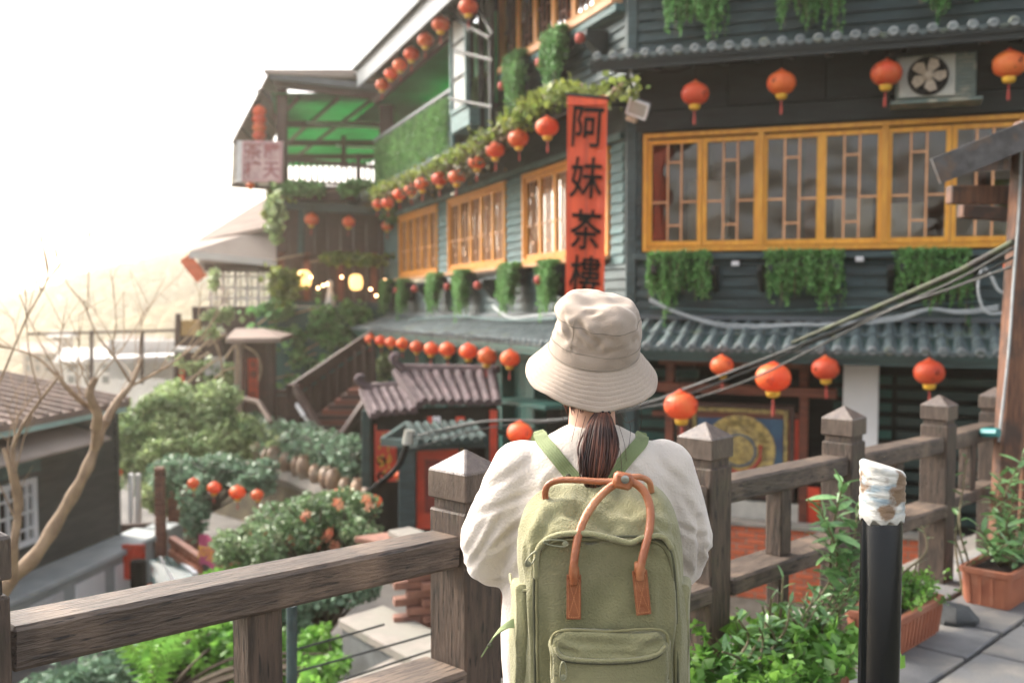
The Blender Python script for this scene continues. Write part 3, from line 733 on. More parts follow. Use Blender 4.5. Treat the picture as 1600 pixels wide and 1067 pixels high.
# ---- lower canopy with barrel tiles (front)
def canopy(fn, F_, x0, x1, z_e, z_w, out, pitch, m, single=True, rows=3, eave_r=.052, label=None, under='darkgreen', back=0):
    """rows of curved tiles from the wall down to the eave; local y negative is out"""
    L = math.hypot(out-back, z_w-z_e); ang = math.atan2(z_w-z_e, out-back)
    bed = fn('canopy', MB().prism([(-out, z_e-.03), (-back, z_w-.03), (-back, z_w-.07), (-out, z_e-.09)], x0, x1, 'x'), under)
    n = int(round((x1-x0)/pitch)); rowL = L/rows
    tl = MB(); K = 8
    for s_ in (0, 1):
        for k in range(K+1):
            a = math.pi*k/K; r = pitch*.27*(1-.10*s_)
            tl.v.append(Vector((r*math.cos(a), -rowL*1.06*(1-s_), r*math.sin(a)*.95 - .006*s_)))
    for k in range(K): tl.f.append((k, k+1, K+2+k, K+1+k))
    tl.f.append(tuple(range(K+1)))
    tm = tl.mesh('roof_tile', M_[m], 50)
    pan = MB()
    for s_ in (0,1):
        for k in range(5):
            u = -1+2*k/4; pan.v.append(Vector((u*pitch*.36, -rowL*1.05*(1-s_), -.022*(1-u*u)+.006 + (.008 if not s_ else 0))))
    for k in range(4): pan.f.append((k, k+1, 6+k, 5+k))
    pan.f.append((0,1,2,3,4)); pm_ = pan.mesh('pan_tile', M_[m], 50)
    em = MB(); 
    for k in range(12):
        a = 2*math.pi*k/12; em.v.append(Vector((eave_r*math.cos(a), 0, eave_r*math.sin(a))))
    for k in range(12):
        a = 2*math.pi*k/12; em.v.append(Vector((eave_r*.8*math.cos(a), -.018, eave_r*.8*math.sin(a))))
    for k in range(12): em.f.append((k, 12+k, 12+(k+1)%12, (k+1)%12))
    em.f.append(tuple(range(12,24))); emm = em.mesh('eave_tile', M_['tile_eave'], 40)
    dr = MB().prism([(-pitch*.3,0),(pitch*.3,0),(pitch*.2,-.035),(0,-.05),(-pitch*.2,-.035)], -.012, 0, 'y').mesh('drip_tile', M_['tile_eave'])
    stuffmb = MB()
    for i in range(n):
        x = x0 + (i+.5)*pitch
        for r_ in range(rows):
            T = F_.M @ Matrix.Translation((x, -back - math.cos(ang)*rowL*r_, z_w-.02-math.sin(ang)*rowL*r_)) @ Matrix.Rotation(ang, 4, 'X')
            if single:
                O('roof_tile', tm, None, bed, T)
            else:
                Tl = F_.I @ T
                stuffmb.add(tl.v, tl.f, Tl)
            T2 = T @ Matrix.Translation((pitch*.5, 0, 0)); stuffmb.add(pan.v, pan.f, F_.I @ T2)
        Te = F_.T(x, -out-.012, z_e+.0)
        if single: O('eave_tile', emm, None, bed, Te)
        else: stuffmb.add(em.v, em.f, F_.I @ Te)
        stuffmb.add([v for v in MB().prism([(-pitch*.3,0),(pitch*.3,0),(pitch*.2,-.035),(0,-.05),(-pitch*.2,-.035)], -.012, 0, 'y').v],
                    [tuple(range(5)), tuple(reversed(range(5,10)))] + [(i_,5+i_,5+(i_+1)%5,(i_+1)%5) for i_ in range(5)], F_.I @ F_.T(x+pitch*.5, -out, z_e-.005))
    fn('tile_courses', stuffmb, m, parent=bed, kind='stuff', smooth=50)
    fn('fascia_board', MB().box(x0, x1, -out+.03, -out+.055, z_e-.16, z_e-.05), under, parent=bed)
    return bed
canopy(TA, FA, -.35, 4.15, .98, 1.27, .90, .168, 'tile', rows=2)
canopy(TA, FA, -.45, 5.3, 4.20, 4.37, .85, .182, 'tile', rows=2, under='dark')
# flat concrete end of the lower canopy by the shelter, ridge tile
TA('canopy_end', MB().prism([(-.92,.99),(-.02,1.26),(-.02,1.20),(-.92,.90)], 4.16, 4.75, 'x'), 'concreteb', bevel=.005)
TA('flashing', MB().box(-.1, 4.75, -.10, .0, 1.25, 1.30), 'greywall')
# rafters under both eaves
for i in range(14):
    for (ze, zw) in ((.98,1.27),(4.20,4.37)):
        TA('rafter', MB().bar((-.2+i*.38, -.80, ze-.13), (-.2+i*.38, 0, zw-.16), .05, .07), 'darkgreen' if ze < 2 else 'dark')
# brackets (corbels) on the upper and lower siding where the hanging plants sit
corb = MB().prism([(0,0),(-.34,0),(-.34,-.07),(-.06,-.30),(0,-.30)], -.03, .03, 'x').mesh('bracket', M_['dark'], bevel=.004)
def corbel(F_, x, z): O('bracket', corb, None, tea, F_.T(x, -.012, z))
for x in (.18,.86,1.38,1.5,2.2,2.75,2.88,3.6,4.1): corbel(FA, x, WZ0-.22)
for x in (.35,1.2,1.75,2.55,3.2,3.9,4.6): corbel(FA, x, 5.18)
TA('bracket_board', MB().box(-.1, SA1, -.36, -.012, 5.185, 5.21), 'siding')
# white junction boxes
for (px, py) in ((1149,412),(1343,405)):
    q = FA.l(px, py, -.12)
    TA('junction_box', MB().box(-.045, .045, -.04, 0, -.028, .028), 'white', M=FA.T(q.x, -.09, q.z), bevel=.008)
# ---- ground floor of the front: dark recess, beams, pillar, teal shutters, panel
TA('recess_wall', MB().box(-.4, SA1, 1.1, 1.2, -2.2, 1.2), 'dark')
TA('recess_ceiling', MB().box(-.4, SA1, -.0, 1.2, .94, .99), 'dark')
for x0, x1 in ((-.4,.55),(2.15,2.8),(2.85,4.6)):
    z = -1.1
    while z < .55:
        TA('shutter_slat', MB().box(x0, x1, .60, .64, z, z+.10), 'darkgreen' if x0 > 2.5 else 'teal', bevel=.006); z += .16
pl = FA.l(1318, 560, -.25); pr_ = FA.l(1374, 560, -.25)
TA('white_pillar', MB().box(pl.x, pr_.x, -.25, .1, -1.6, 1.0), 'white', bevel=.012)
q0 = FA.l(1025, 566, .1); q1_ = FA.l(1320, 620, .1)
def beamA(x0, y0, x1, y1, t, off=.1, m='redwood'):
    a, b = FA.l(x0, y0, off), FA.l(x1, y1, off)
    return TA('frame_beam', MB().bar((a.x, off, a.z), (b.x, off, b.z), .09, t), m, bevel=.006)
beamA(1030, 563, 1255, 570, .09); beamA(990, 602, 1308, 615, .11, .0)
beamA(1048, 560, 1044, 900, .10, .14); beamA(1257, 566, 1254, 830, .10, .14)
beamA(1020, 645, 1256, 650, .07, .15)
# gold disc picture on the shop front
pic = thing('framed_picture', 'framed gold disc painting with blue corners leaning in the shop front', 'picture', FA.at(.9, .12, -.6))
a, b = FA.l(1090, 640, .12), FA.l(1222, 778, .12)
x0, x1, z0, z1 = a.x, b.x, b.z+.08, a.z
def PIC(name, mb, m, **k): return O(name, mb, M_[m] if isinstance(m, str) else m, pic, FA.M, **k)
goldf = mat('dull_gold', (.42,.31,.10), (.20,.15,.06), .5, 14, (1,1,1), .3, contrast=(.4,.6))
PIC('frame', frame_mb(x0-.13, x1+.13, z0-.1, z1+.1, .055, .06, .12), M_['brown'], bevel=.004)
PIC('inner_border', frame_mb(x0-.06, x1+.06, z0-.04, z1+.04, .05, .085, .113), goldf, bevel=.004)
PIC('background', MB().box(x0, x1, .115, .125, z0, z1), mat('deep_blue', (.02,.05,.12), (.03,.09,.16), .5, 8))
xm, zm, rr = (x0+x1)/2, (z0+z1)/2, (x1-x0)/2*.84
MD = Matrix.Translation((xm, .11, zm)) @ Matrix.Rotation(R(90), 4, 'X')
PIC('disc', MB().lathe([(rr,0),(rr,.012),(rr*.9,.018),(rr*.86,.010),(rr*.5,.012),(rr*.46,.024),(.001,.022)], 40, MD), goldf, smooth=40)
ch = MB(); g = random.Random(4)
for i in range(26):
    a_ = i*.62; r_ = rr*(.55+.3*g.random()); c_ = Vector((xm+r_*math.cos(a_), .085, zm+r_*math.sin(a_)))
    t_ = Vector((-math.sin(a_+g.uniform(-.6,.6)), 0, math.cos(a_)))*rr*.16
    ch.tube([c_-t_, c_+Vector((0,-.006,0)), c_+t_], [.006,.013,.004], 6)
PIC('red_crescent', MB().tube(spline([Vector((xm+rr*.62*math.cos(a_), .088, zm+rr*.62*math.sin(a_))) for a_ in (-2.4,-1.7,-1.0,-.3,.3)], 5), .022, 8), M_['tassel'], smooth=180)
PIC('blue_ring', MB().lathe([(rr*.40,0),(rr*.44,.01),(rr*.48,0)], 30, Matrix.Translation((xm,.09,zm)) @ Matrix.Rotation(R(90),4,'X'), close=False), mat('dull_blue', (.05,.10,.16), rough=.5))
for k in range(3): ch.lathe([(rr*(.14+.1*k),0),(rr*(.16+.1*k),.006),(rr*(.18+.1*k),0)], 30, Matrix.Translation((xm,.088,zm)) @ Matrix.Rotation(R(90),4,'X'), close=False)
PIC('relief', ch, mat('bronze_relief', (.16,.10,.035), (.30,.24,.09), .5, 20), smooth=60)
# red strips beside the picture; pale poster with vases under it
for (ax, ay, bx, by, m) in ((1228, 655, 1250, 742, 'redpanel'), (1252, 760, 1280, 830, 'redpanel'), (1058, 655, 1082, 760, 'redwood')):
    a, b = FA.l(ax, ay, .13), FA.l(bx, by, .13)
    TA('door_panel', MB().box(a.x, b.x, .12, .16, b.z, a.z), m, bevel=.004)
ps = thing('display_counter', 'pale display board with small black and blue vases on a red ledge', 'display', FA.at(1.2, .05, -1.3))
a, b = FA.l(1085, 776, .1), FA.l(1246, 872, .1)
O('board', MB().box(a.x, b.x, .10, .14, b.z, a.z), mat('pale_board', (.50,.48,.42), rough=.6), ps, FA.M)
O('ledge', MB().box(a.x, b.x, -.15, .099, b.z-.03, b.z+.07), M_['redpanel'], ps, FA.M)
for (px, s, m) in ((1152, 1, 'ink'), (1162, .7, 'blue'), (1188, 1.0, 'blue'), (1215,.6,'blue')):
    q = FA.l(px, 850, -.05); mm_ = M_['ink'] if m == 'ink' else mat('blue_glaze', (.08,.25,.38), (.45,.55,.6), .25, 9)
    O('vase', MB().lathe([(.02*s,0),(.05*s,.02*s),(.075*s,.08*s),(.05*s,.14*s),(.018*s,.19*s),(.015*s,.28*s),(.026*s,.32*s)], 16), mm_, ps, FA.T(q.x, -.05, b.z+.072), smooth=60)
# brick base of the front
bw = thing('brick_wall', 'low red brick wall at the foot of the tea house behind the railing', 'wall', FA.at(2.5, -.6, -2.4))
a, b = FA.l(1090, 835, -.45), FA.l(1500, 835, -.45)
bz0 = -2.4
O('wall_core', MB().box(a.x-.8, 5.6, -.448, -.30, bz0, -1.04), M_['mortarp'], bw, FA.M)
bm_ = MB().box(.006, .203, -.46, -.36, .004, .061).mesh('brick', M_['brick'], bevel=.004)
r2 = random.Random(8); cnt = 0
for r_ in range(12):
    z = -1.12 - r_*.068
    for i in range(25):
        x = a.x-.3 + i*.212 + (.106 if r_%2 else 0)
        if x > 5.0 or cnt > 296: continue
        O('brick', bm_, None, bw, FA.T(x, r2.uniform(-.006,.006), z)); cnt += 1
O('coping', MB().box(a.x-.8, 5.6, -.50, -.28, -1.05, -1.0), M_['concrete'], bw, FA.M, bevel=.006)
# ---- air conditioner under the upper eave
q = FA.l(1460, 117, -.45)
ac = thing('air_conditioner', 'old air conditioner outdoor unit with beige fan blades under the upper eave', 'air conditioner', FA.T(q.x, -.45, q.z-.24))
Mac = W[ac.name] 
O('casing', MB().box(-.37, .40, .02, .30, 0, .46), M_['acgreen'], ac, Mac, bevel=.012)
O('grille_plate', MB().box(-.34, .20, .0, .018, .02, .44), M_['plastic'], ac, Mac, bevel=.006)
O('fan_well', MB().lathe([(.20,0),(.20,-.015),(.185,-.018),(.185,.02),(.001,.02)], 32, Matrix.Translation((-.06,-.005,.23)) @ Matrix.Rotation(R(-90),4,'X')), M_['ink'], ac, Mac, smooth=40, fix=True)
fan = MB().lathe([(.035,0),(.035,.03),(.001,.035)], 16)
for i in range(5):
    fan.add([(.03,-.02,.012),(.11,-.075,.03),(.172,-.035,.03),(.175,.035,.008),(.10,.04,0),(.03,.022,.0)], [(0,1,2,3,4,5)], Matrix.Rotation(i*2*math.pi/5, 4, 'Z'))
O('fan', fan, M_['beige'], ac, Mac @ Matrix.Translation((-.06,-.045,.23)) @ Matrix.Rotation(R(90),4,'X'))
gr = MB()
for i in range(3): gr.lathe([(.06+i*.055,-.001),(.063+i*.055,0),(.06+i*.055,.001)], 28, Matrix.Translation((-.06,-.07,.23)) @ Matrix.Rotation(R(90),4,'X'), close=False)
O('guard', gr, M_['darkmetal'], ac, Mac)
sv = MB()
for i in range(9): sv.box(.22, .37, .0, .016, .05+i*.042, .06+i*.042)
O('vent_slats', sv, M_['acgreen'], ac, Mac)
O('bracket', MB().box(-.42, .46, -.02, .34, -.045, -.008), M_['acgreen'], ac, Mac, bevel=.005)
# floodlight at the corner
q = P(998, 170, 10.9)
fl = thing('floodlight', 'white framed floodlight tilted on the corner under the eave', 'floodlight', q)
Mf = Matrix.Translation(q) @ Matrix.Rotation(R(25),4,'Y') @ Matrix.Rotation(R(-20),4,'Z') @ Matrix.Rotation(R(30),4,'X')
O('housing', MB().box(-.10,.10,-.02,.10,-.08,.08), M_['darkmetal'], fl, Mf, bevel=.01)
O('bezel', frame_mb(-.12,.12,-.09,.09,.022,-.045,-.02), M_['white'], fl, Mf, bevel=.003)
O('lens', MB().box(-.098,.098,-.035,-.022,-.068,.068), M_['plastic'], fl, Mf)
O('bracket', MB().tube([q+Vector((.0,.02,.05)), q+Vector((-.02,.1,.22)), P(985,110,11.3)], .018, 8), M_['plastic'], fl)
O('lower_lamp', MB().box(-.1,.02,-.04,.03,-.16,-.11), M_['beige'], fl, Mf, bevel=.006)
# red cable brackets / pipe under eave
for k in range(3):
    TA('conduit', MB().tube(spline([FA.I @ FA.w(900+k*12, 150+k*8, -.7), FA.I @ FA.w(980, 165, -.3), FA.I @ FA.w(1000, 120, -.2)], 4), .014, 6), 'dark')
# drooping pale hoses over the lower canopy
hose = thing('drooping_hose', 'pale hose drooping along the top of the lower tiled canopy on the front', 'hose', FA.at(1, -.2, 1.3))
hp = [FA.w(x, y, -.35) for x, y in ((1015,470),(1060,490),(1120,505),(1180,508),(1250,506),(1330,507),(1400,500),(1450,485),(1500,487),(1560,478))]
for k in range(3):
    O('hose', MB().tube(spline([p+Vector((0,0,.018*k*math.sin(i+k))) for i, p in enumerate(hp)], 5), .013, 6), M_['cablew'], hose, smooth=60)
# low, middle thin wires on the lower siding
O('wire', MB().tube(spline([FA.w(x, y, -.1) for x, y in ((1015,480),(1100,484),(1200,486),(1300,482),(1420,478),(1540,470))], 4), .01, 6), M_['siding_lit'], hose, smooth=60)

# ================================================================== LEFT WING (side) of the tea house
LB = -13.0
TB('wall', MB().box(LB, -.02, 0, .12, .95, 1.93), 'dark')
TB('wall', MB().box(LB, -.02, 0, .12, 3.42, 5.2), 'dark')
def sB(px, off=0): return FB.l(px, 400, off).x
wins = [(sB(820), sB(955), 'white'), (sB(703), sB(793), 'half'), (sB(626), sB(686), 'dark')]
zB0, zB1 = 2.06, 3.40
edges = [(LB, wins[2][0]), (wins[2][1], wins[1][0]), (wins[1][1], wins[0][0]), (wins[0][1], -.02)]
for i, (a, b) in enumerate(edges):
    TB('wall', MB().box(a, b, 0, .12, 1.93, 3.42), 'dark')
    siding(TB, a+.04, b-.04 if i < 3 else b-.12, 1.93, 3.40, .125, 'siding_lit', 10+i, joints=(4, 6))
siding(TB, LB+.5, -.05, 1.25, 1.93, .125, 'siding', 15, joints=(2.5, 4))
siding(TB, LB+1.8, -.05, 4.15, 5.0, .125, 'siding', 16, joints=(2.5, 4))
TB('panel', MB().box(LB, -.1, -.03, -.001, 3.48, 3.95), 'siding')
TB('rail_board', MB().box(LB, -.1, -.10, -.001, 3.42, 3.50), 'siding_lit', bevel=.006)
TB('corner_post', MB().box(-.07, .02, -.045, .1, -2.2, 6.6), 'siding', bevel=.006)
for wi, (a, b, kd) in enumerate(wins):
    fr = TB('window_frame', frame_mb(a, b, zB0-.02, zB1, .075, -.05, .05), 'frame2', bevel=.003)
    TB('sill', MB().box(a-.06, b+.06, -.14, -.051, zB0-.07, zB0-.021), 'lattice', bevel=.004)
    n = max(2, int(round((b-a)/.62))) ; w = (b-a-.15)/n
    for i in range(n):
        x = a+.075+i*w; T = FB.T(x, 0, zB0+.06); h = zB1-zB0-.14
        s_ = O('window', frame_mb(.004, w-.004, 0, h, .055, -.02, .02, .06), M_['frame2'], tea, T)
        O('pane', MB().box(.055, w-.055, .008, .014, .055, h-.05), M_['glassw' if (kd == 'white' and i > 0) or (kd == 'half' and i >= n//2) else 'glassb'], s_, T)
        O('lattice', lattice_mb(w-.12, h-.11, .026), M_['lattice'], s_, T @ Matrix.Translation((.06,-.004,.058)))
        if (kd == 'white' and i > 0) or (kd == 'half' and i >= n//2 and i < n-0):
            O('pane_backing', MB().box(.02, w-.02, .07, .08, .02 if kd == 'white' else h*.35, h-.02 if kd == 'white' else h*.8), M_['curtain'], s_, T)  # white sheet added behind the pane, stands in for reflected sky
TB('room_wall', MB().box(LB, -.3, 2.4, 2.5, .95, 6.5), 'brown')
TB('room_floor', MB().box(LB, -.3, .13, 2.4, .95, 1.0), 'brown'); TB('room_floor', MB().box(LB, -.3, .13, 2.4, 3.9, 3.96), 'brown')
# brackets with small red lamps below the windows
bk = MB().prism([(0,0),(-.30,0),(-.30,-.10),(-.08,-.32),(0,-.32)], -.09, .09, 'x').mesh('bracket', M_['dark'], bevel=.005)
redlamp = MB().lathe([(.001,-.07),(.05,-.05),(.066,0),(.05,.05),(.001,.07)], 14).mesh('red_lamp', M_['tassel'], 60)
for (px, py) in ((855,440),(758,448),(710,450),(658,453),(629,455)):
    q = FB.l(px, py, -.25); b_ = O('bracket', bk, None, tea, FB.T(q.x, -.03, q.z+.12)); O('red_lamp', redlamp, None, b_, FB.T(q.x, -.38, q.z+.02))
for (px, py) in ((921,64),(857,102),(797,138)):
    q = FB.l(px, py, -.25); b_ = O('bracket', bk, None, tea, FB.T(q.x, -.03, q.z+.12)); O('red_lamp', redlamp, None, b_, FB.T(q.x, -.38, q.z+.02))
for (px, py) in ((723,433),(704,441),(860,420)):
    q = FB.l(px, py, -.2); TB('spot_lamp', MB().lathe([(.03,0),(.05,.05),(.03,.08)], 12), 'white', M=FB.T(q.x, -.2, q.z), smooth=50)
canopy(TB, FB, LB+.5, -.0, .95, 1.25, .90, .19, 'tile', single=False, rows=2, under='teal')
canopy(TB, FB, LB+.5, .2, 3.86, 4.16, .80, .19, 'tile', single=False, rows=2, under='dark')
TB('flashing', MB().box(LB+.5, -.02, -.10, -.001, 1.23, 1.30), 'greywall')
# upper storey: window with sill
ux0, ux1 = sB(786), sB(1010)
for x0, x1 in ((ux0, -.15),):
    TB('window_frame', frame_mb(x0, x1, 5.12, 6.5, .09, -.05, .05), 'frame2', bevel=.003)
    n = 6; w = (x1-x0-.18)/n
    for i in range(n):
        x = x0+.09+i*w; T = FB.T(x, 0, 5.22); h = 1.18
        s_ = O('window', frame_mb(.004, w-.004, 0, h, .06, -.02, .02), M_['frame2'], tea, T)
        O('pane', MB().box(.055, w-.055, .008, .014, .055, h-.05), M_['glassw' if i > 2 else 'glassb'], s_, T)
        O('lattice', lattice_mb(w-.12, h-.11, .02), M_['redwood'], s_, T @ Matrix.Translation((.06,-.004,.058)))
        O('pane_backing', MB().box(.02, w-.02, .09, .10, .02, h*.62), M_['curtain'], s_, T)
TB('sill', MB().box(ux0-.3, -.1, -.20, -.052, 5.03, 5.115), 'lattice', bevel=.004)
TB('sill_board', MB().box(ux0-.3, -.05, -.17, -.001, 4.93, 5.025), 'siding_lit', bevel=.004)
TB('wall', MB().box(ux0-.9, ux0-.01, 0, .12, 5.1, 6.9), 'dark')
# upper roof eave and beam of the side wing, running out to the terrace
q = FB.l(566, 128, -1.0); xe = q.x
TB('roof_fascia', MB().box(xe-.4, .6, -1.02, -.96, 6.03, 6.40), 'greywall', bevel=.004)
TB('roof_soffit', MB().box(xe-2.2, .6, -.955, .1, 6.42, 6.46), 'dark')
TB('roof_edge', MB().box(xe-.45, .6, -1.12, -.94, 6.402, 6.47), 'greywall')
qa, qb = FB.l(592, 152, -.45), FB.l(740, 22, -.45)
TB('lantern_beam', MB().bar((qa.x-.3, -.45, qa.z-.02), (qb.x, -.45, qb.z), .12, .14), 'brown', bevel=.006)
TB('terrace_tarp', MB().box(LB-.4, ux0-.2, -.40, 3.4, 5.93, 5.95), 'tarp')
TB('terrace_tarp_wall', MB().box(LB+2.2, ux0-.25, 1.55, 1.58, 4.0, 6.0), 'tarp')
# glazed bay beside the terrace
a, b = FB.l(706, 100, -.6), FB.l(731, 100, -.6)
by = thing
bay = TB('bay_frame', frame_mb(a.x, b.x, 4.55, 6.2, .06, -.64, -.56), 'siding_lit')
TB('bay_pane', MB().box(a.x+.06, b.x-.06, -.60, -.59, 4.62, 6.14), 'curtain', parent=bay)
for z in (5.1,5.65): TB('bay_bar', MB().box(a.x+.06, b.x-.06, -.63, -.605, z-.015, z+.015), 'dark', parent=bay)
TB('bay_cabinet', MB().box(a.x-.02, b.x+.1, -.62, -.2, 4.25, 4.53), 'siding_lit', bevel=.01)
for px in (736, 752, 768):
    q = FB.l(px, 100, -.4); TB('bay_post', MB().box(q.x-.04, q.x+.04, -.44, -.36, 4.1, 6.2), 'dark')
TB('bay_tarp', MB().box(FB.l(734,100,-.3).x, FB.l(768,100,-.3).x, -.22, -.20, 4.6, 6.0), 'tarp')
for (x0,y0,x1,y1) in ((690,-5,735,50),(700,25,765,60),(735,-10,770,55),(712,80,770,95),(705,155,770,168)):
    a, b = FB.l(x0,y0,-.7), FB.l(x1,y1,-.7); TB('pipe', MB().tube([(a.x,-.7,a.z),(b.x,-.7,b.z)], .03, 6), 'dark')
# terrace front (facing the camera)
TZ = 22.6
ter = thing('terrace', 'roofed corner terrace of brown timber with a green tarpaulin ceiling above the side wing', 'terrace', P(515, 300, TZ))
def XZ(px, py, Y=TZ): p = P(px, py, Y); return p
def TT(name, mb, m, **k): return O(name, mb, M_[m] if isinstance(m, str) else m, ter, **k)
def slab0(x0, x1): return MB().box(x0, x1, TZ-.7, TZ+1.0, 6.28, 6.36)
for (x, y0, y1, w) in ((604, 140, 300, .30), (441, 118, 300, .22), (560, 240, 285, .1)):
    TT('post', MB().bar(P(x, y1, TZ), P(x, y0, TZ), w, w*.8, up=(0,1,0)), 'brown', bevel=.01)
TT('roof_strip', slab0(P(424,118,TZ).x, P(640,118,TZ).x), 'bgcol')
TT('eave_beam', MB().bar(P(430,128,TZ-.4), P(612,150,TZ-.4), .18, .24), 'brown', bevel=.01)
TT('roof_edge', MB().bar(P(424,114,TZ-.6), P(602,122,TZ-.6), .3, .10), 'bgcol')
TT('roof_edge', MB().bar(P(424,120,TZ-.55), P(600,140,TZ-.55), .3, .14), 'greywall')
a = P(430,135,TZ); b = P(612,150,TZ)
def slab(x0, x1, y0, y1, z0, z1, k=-.393):      # floor plan follows the side wing
    k0 = -.20; vs = [(x0+k0*(y0-TZ), y0), (x1+k*(y0-TZ), y0), (x1+k*(y1-TZ), y1), (x0+k0*(y1-TZ), y1)]
    return MB().prism(vs, z0, z1, 'z')
TT('tarpaulin', slab(a.x-.1, b.x+2.5, TZ-.2, TZ+13, 5.93, 5.95), 'tarp')
0 and TT('tarpaulin_back', slab(a.x-.1, b.x+2.5, TZ+9.9, TZ+10, 4.6, 5.95), 'tarp')
for Y in (TZ+3.2, TZ+6.5, TZ+9.5): TT('ceiling_beam', slab(a.x-.1, b.x+2.3, Y, Y+.14, 5.74, 5.90), 'brown')
for k, x in enumerate((a.x+.5, a.x+1.4, a.x+2.2)): TT('ceiling_strut', MB().bar((x, TZ, 5.86), (x-5, TZ+12.8, 5.86), .06, .08), 'brown')
for (Y, x0, x1) in ((TZ+2.0, a.x+.3, b.x-.2), (TZ+6.0, a.x+.3, b.x-.1)): TT('tube_light', MB().bar((x0, Y, 5.66), (x1, Y+.8, 5.62), .06, .05), 'white')
fl_z = P(500, 292, TZ).z
TT('floor', slab(a.x-.2, b.x+1.5, TZ-.2, TZ+13, fl_z-.30, fl_z), 'brown', fix=True)
TT('back_post', MB().bar(P(537,160,TZ+6), P(537,262,TZ+6), .12, .12, up=(0,1,0)), 'brown')
TT('top_rail', MB().bar(P(436,248,TZ), P(592,262,TZ), .12, .08), 'brown')
TT('low_rail', MB().bar(P(436,284,TZ), P(592,290,TZ), .1, .06), 'brown')
bl = MB().box(-.022,.022,-.02,.02,0,.52).mesh('baluster', M_['brown'])
for i in range(17):
    x = 440 + i*9.3; q = P(x, 288, TZ); O('baluster', bl, None, ter, Matrix.Translation((q.x, TZ, q.z+.0)))
# side awning of the terrace, sloping out to the left
g = MB(); p1, p2 = P(420,112,TZ-.3), P(366,214,TZ-.3)
dpt = Vector((-.4, 4.0, 0))
g.add([p1, p2, p2+dpt, p1+dpt, p1-Vector((0,0,.06)), p2-Vector((0,0,.06)), p2+dpt-Vector((0,0,.06)), p1+dpt-Vector((0,0,.06))], [(0,1,2,3),(7,6,5,4),(0,4,5,1),(1,5,6,2),(2,6,7,3),(3,7,4,0)])
TT('side_awning', g, 'bgcol')
for k in range(6):
    t = k/5; q = p1.lerp(p2, t); TT('awning_rib', MB().bar(q+Vector((0,0,-.1)), q+dpt+Vector((0,0,-.1)), .05, .07), 'brown')
TT('awning_post', MB().bar(P(368,214,TZ), P(364,292,TZ), .07, .07, up=(0,1,0)), 'tarpw')
TT('awning_post', MB().bar(P(405,140,TZ), P(400,292,TZ), .08, .08, up=(0,1,0)), 'brown')
for k in range(7):
    TT('side_slat', MB().bar(P(364,222+k*11,TZ+.1), P(384,222+k*11,TZ+1.5), .03, .10), 'tarpw' if k%2 else 'brown')
TT('low_rail', MB().bar(P(362,290,TZ), P(440,296,TZ), .1, .08), 'brown')
TT('side_mesh', MB().box(P(380,280,TZ+.4).x, P(438,280,TZ+.4).x, TZ+.4, TZ+.42, P(400,292,TZ).z, P(400,265,TZ).z), 'tarpw')
# ---- brown storey beneath the terrace
for (x0, x1, Y) in ((430, 625, TZ+.6),):
    a, b = P(x0,300,Y), P(x1,300,Y)
    x = a.x
    while x < b.x:
        TT('wall_board', MB().box(x+.006, x+.294, Y, Y+.06, P(500,478,Y).z, fl_z-.31), 'brown', bevel=.006); x += .3
TT('green_frame', MB().bar(P(472,320,TZ), P(470,400,TZ), .13, .13, up=(0,1,0)), 'darkgreen')
TT('green_frame', MB().bar(P(438,320,TZ-.05), P(612,330,TZ-.05), .12, .2), 'darkgreen')
TT('eave_beam', MB().bar(P(430,305,TZ-.1), P(618,312,TZ-.1), .15, .16), 'brown')
for x in (440, 480, 532, 585, 615): TT('post', MB().bar(P(x,478,TZ+.2), P(x,395,TZ+.2), .14, .12, up=(0,1,0)), 'redwood')
TT('window_beam', MB().bar(P(436,402,TZ+.2), P(618,404,TZ+.2), .12, .12), 'brown')
TT('counter', MB().bar(P(436,474,TZ+.15), P(618,476,TZ+.15), .2, .12), 'darkgreen')
TT('statue', MB().lathe([(.10,0),(.12,.1),(.08,.3),(.05,.42),(.07,.50),(.06,.58),(.001,.62)], 12, Matrix.Translation(P(516,480,TZ))), 'white', smooth=60)
# green wall below, down to the stairs
GY = TZ+.1
a, b = P(420,480,GY), P(640,480,GY)
TT('green_wall', MB().box(a.x-.3, b.x+1, GY, GY+.2, -3.2, a.z), mat('green_plaster', (.03,.10,.085), (.02,.07,.06), .8, 1.5, (1,1,1), .3, 8), kind=None)
TT('brick_side_wall', MB().box(P(300,480,GY+.6).x, a.x-.32, GY+.6, GY+1.2, -3.2, P(350,480,GY).z), 'brown')

# lower floor of side wing: teal timber
TB('recess_wall', MB().box(LB+.5, -.02, .9, 1.0, -2.3, 1.0), 'dark')
q = FB.l(610, 540, .2)
for i, px in enumerate((788, 838, 760, 730, 700, 668)):
    q = FB.l(px, 560, -.1); TB('teal_post', MB().box(q.x-.14, q.x+.14, -.2, 0, -2.2, .95), 'teal', bevel=.01)
TB('teal_beam', MB().box(LB+.5, -.02, -.22, -.02, .60, .86), 'teal', bevel=.01)
for (x0, x1) in ((LB+1, -7.6), (-7.4, -5.2), (-5.0,-3.2)):
    n = int((x1-x0)/.22)
    for i in range(n): TB('wall_board', MB().box(x0+i*.22, x0+i*.22+.21, .0, .05, -2.2, .62), 'teal', bevel=.006)
TB('teal_awning', MB().bar((-2.9,-.5,.05), (-.9,-.5,.12), .5, .05), 'teal')
TB('teal_awning', MB().bar((-2.4,-.6,-.35), (-.6,-.6,-.3), .5, .06), 'teal')
hose2 = thing('drooping_hose', 'white hose sagging on the wall above the side canopy left of the hat', 'hose', FB.at(-2,-.3,1.4))
O('hose', MB().tube(spline([FB.w(x, y, -.3) for x, y in ((770,478),(782,488),(800,497),(830,494),(868,490),(900,488))], 6), .016, 6), M_['cablew'], hose2, smooth=60)
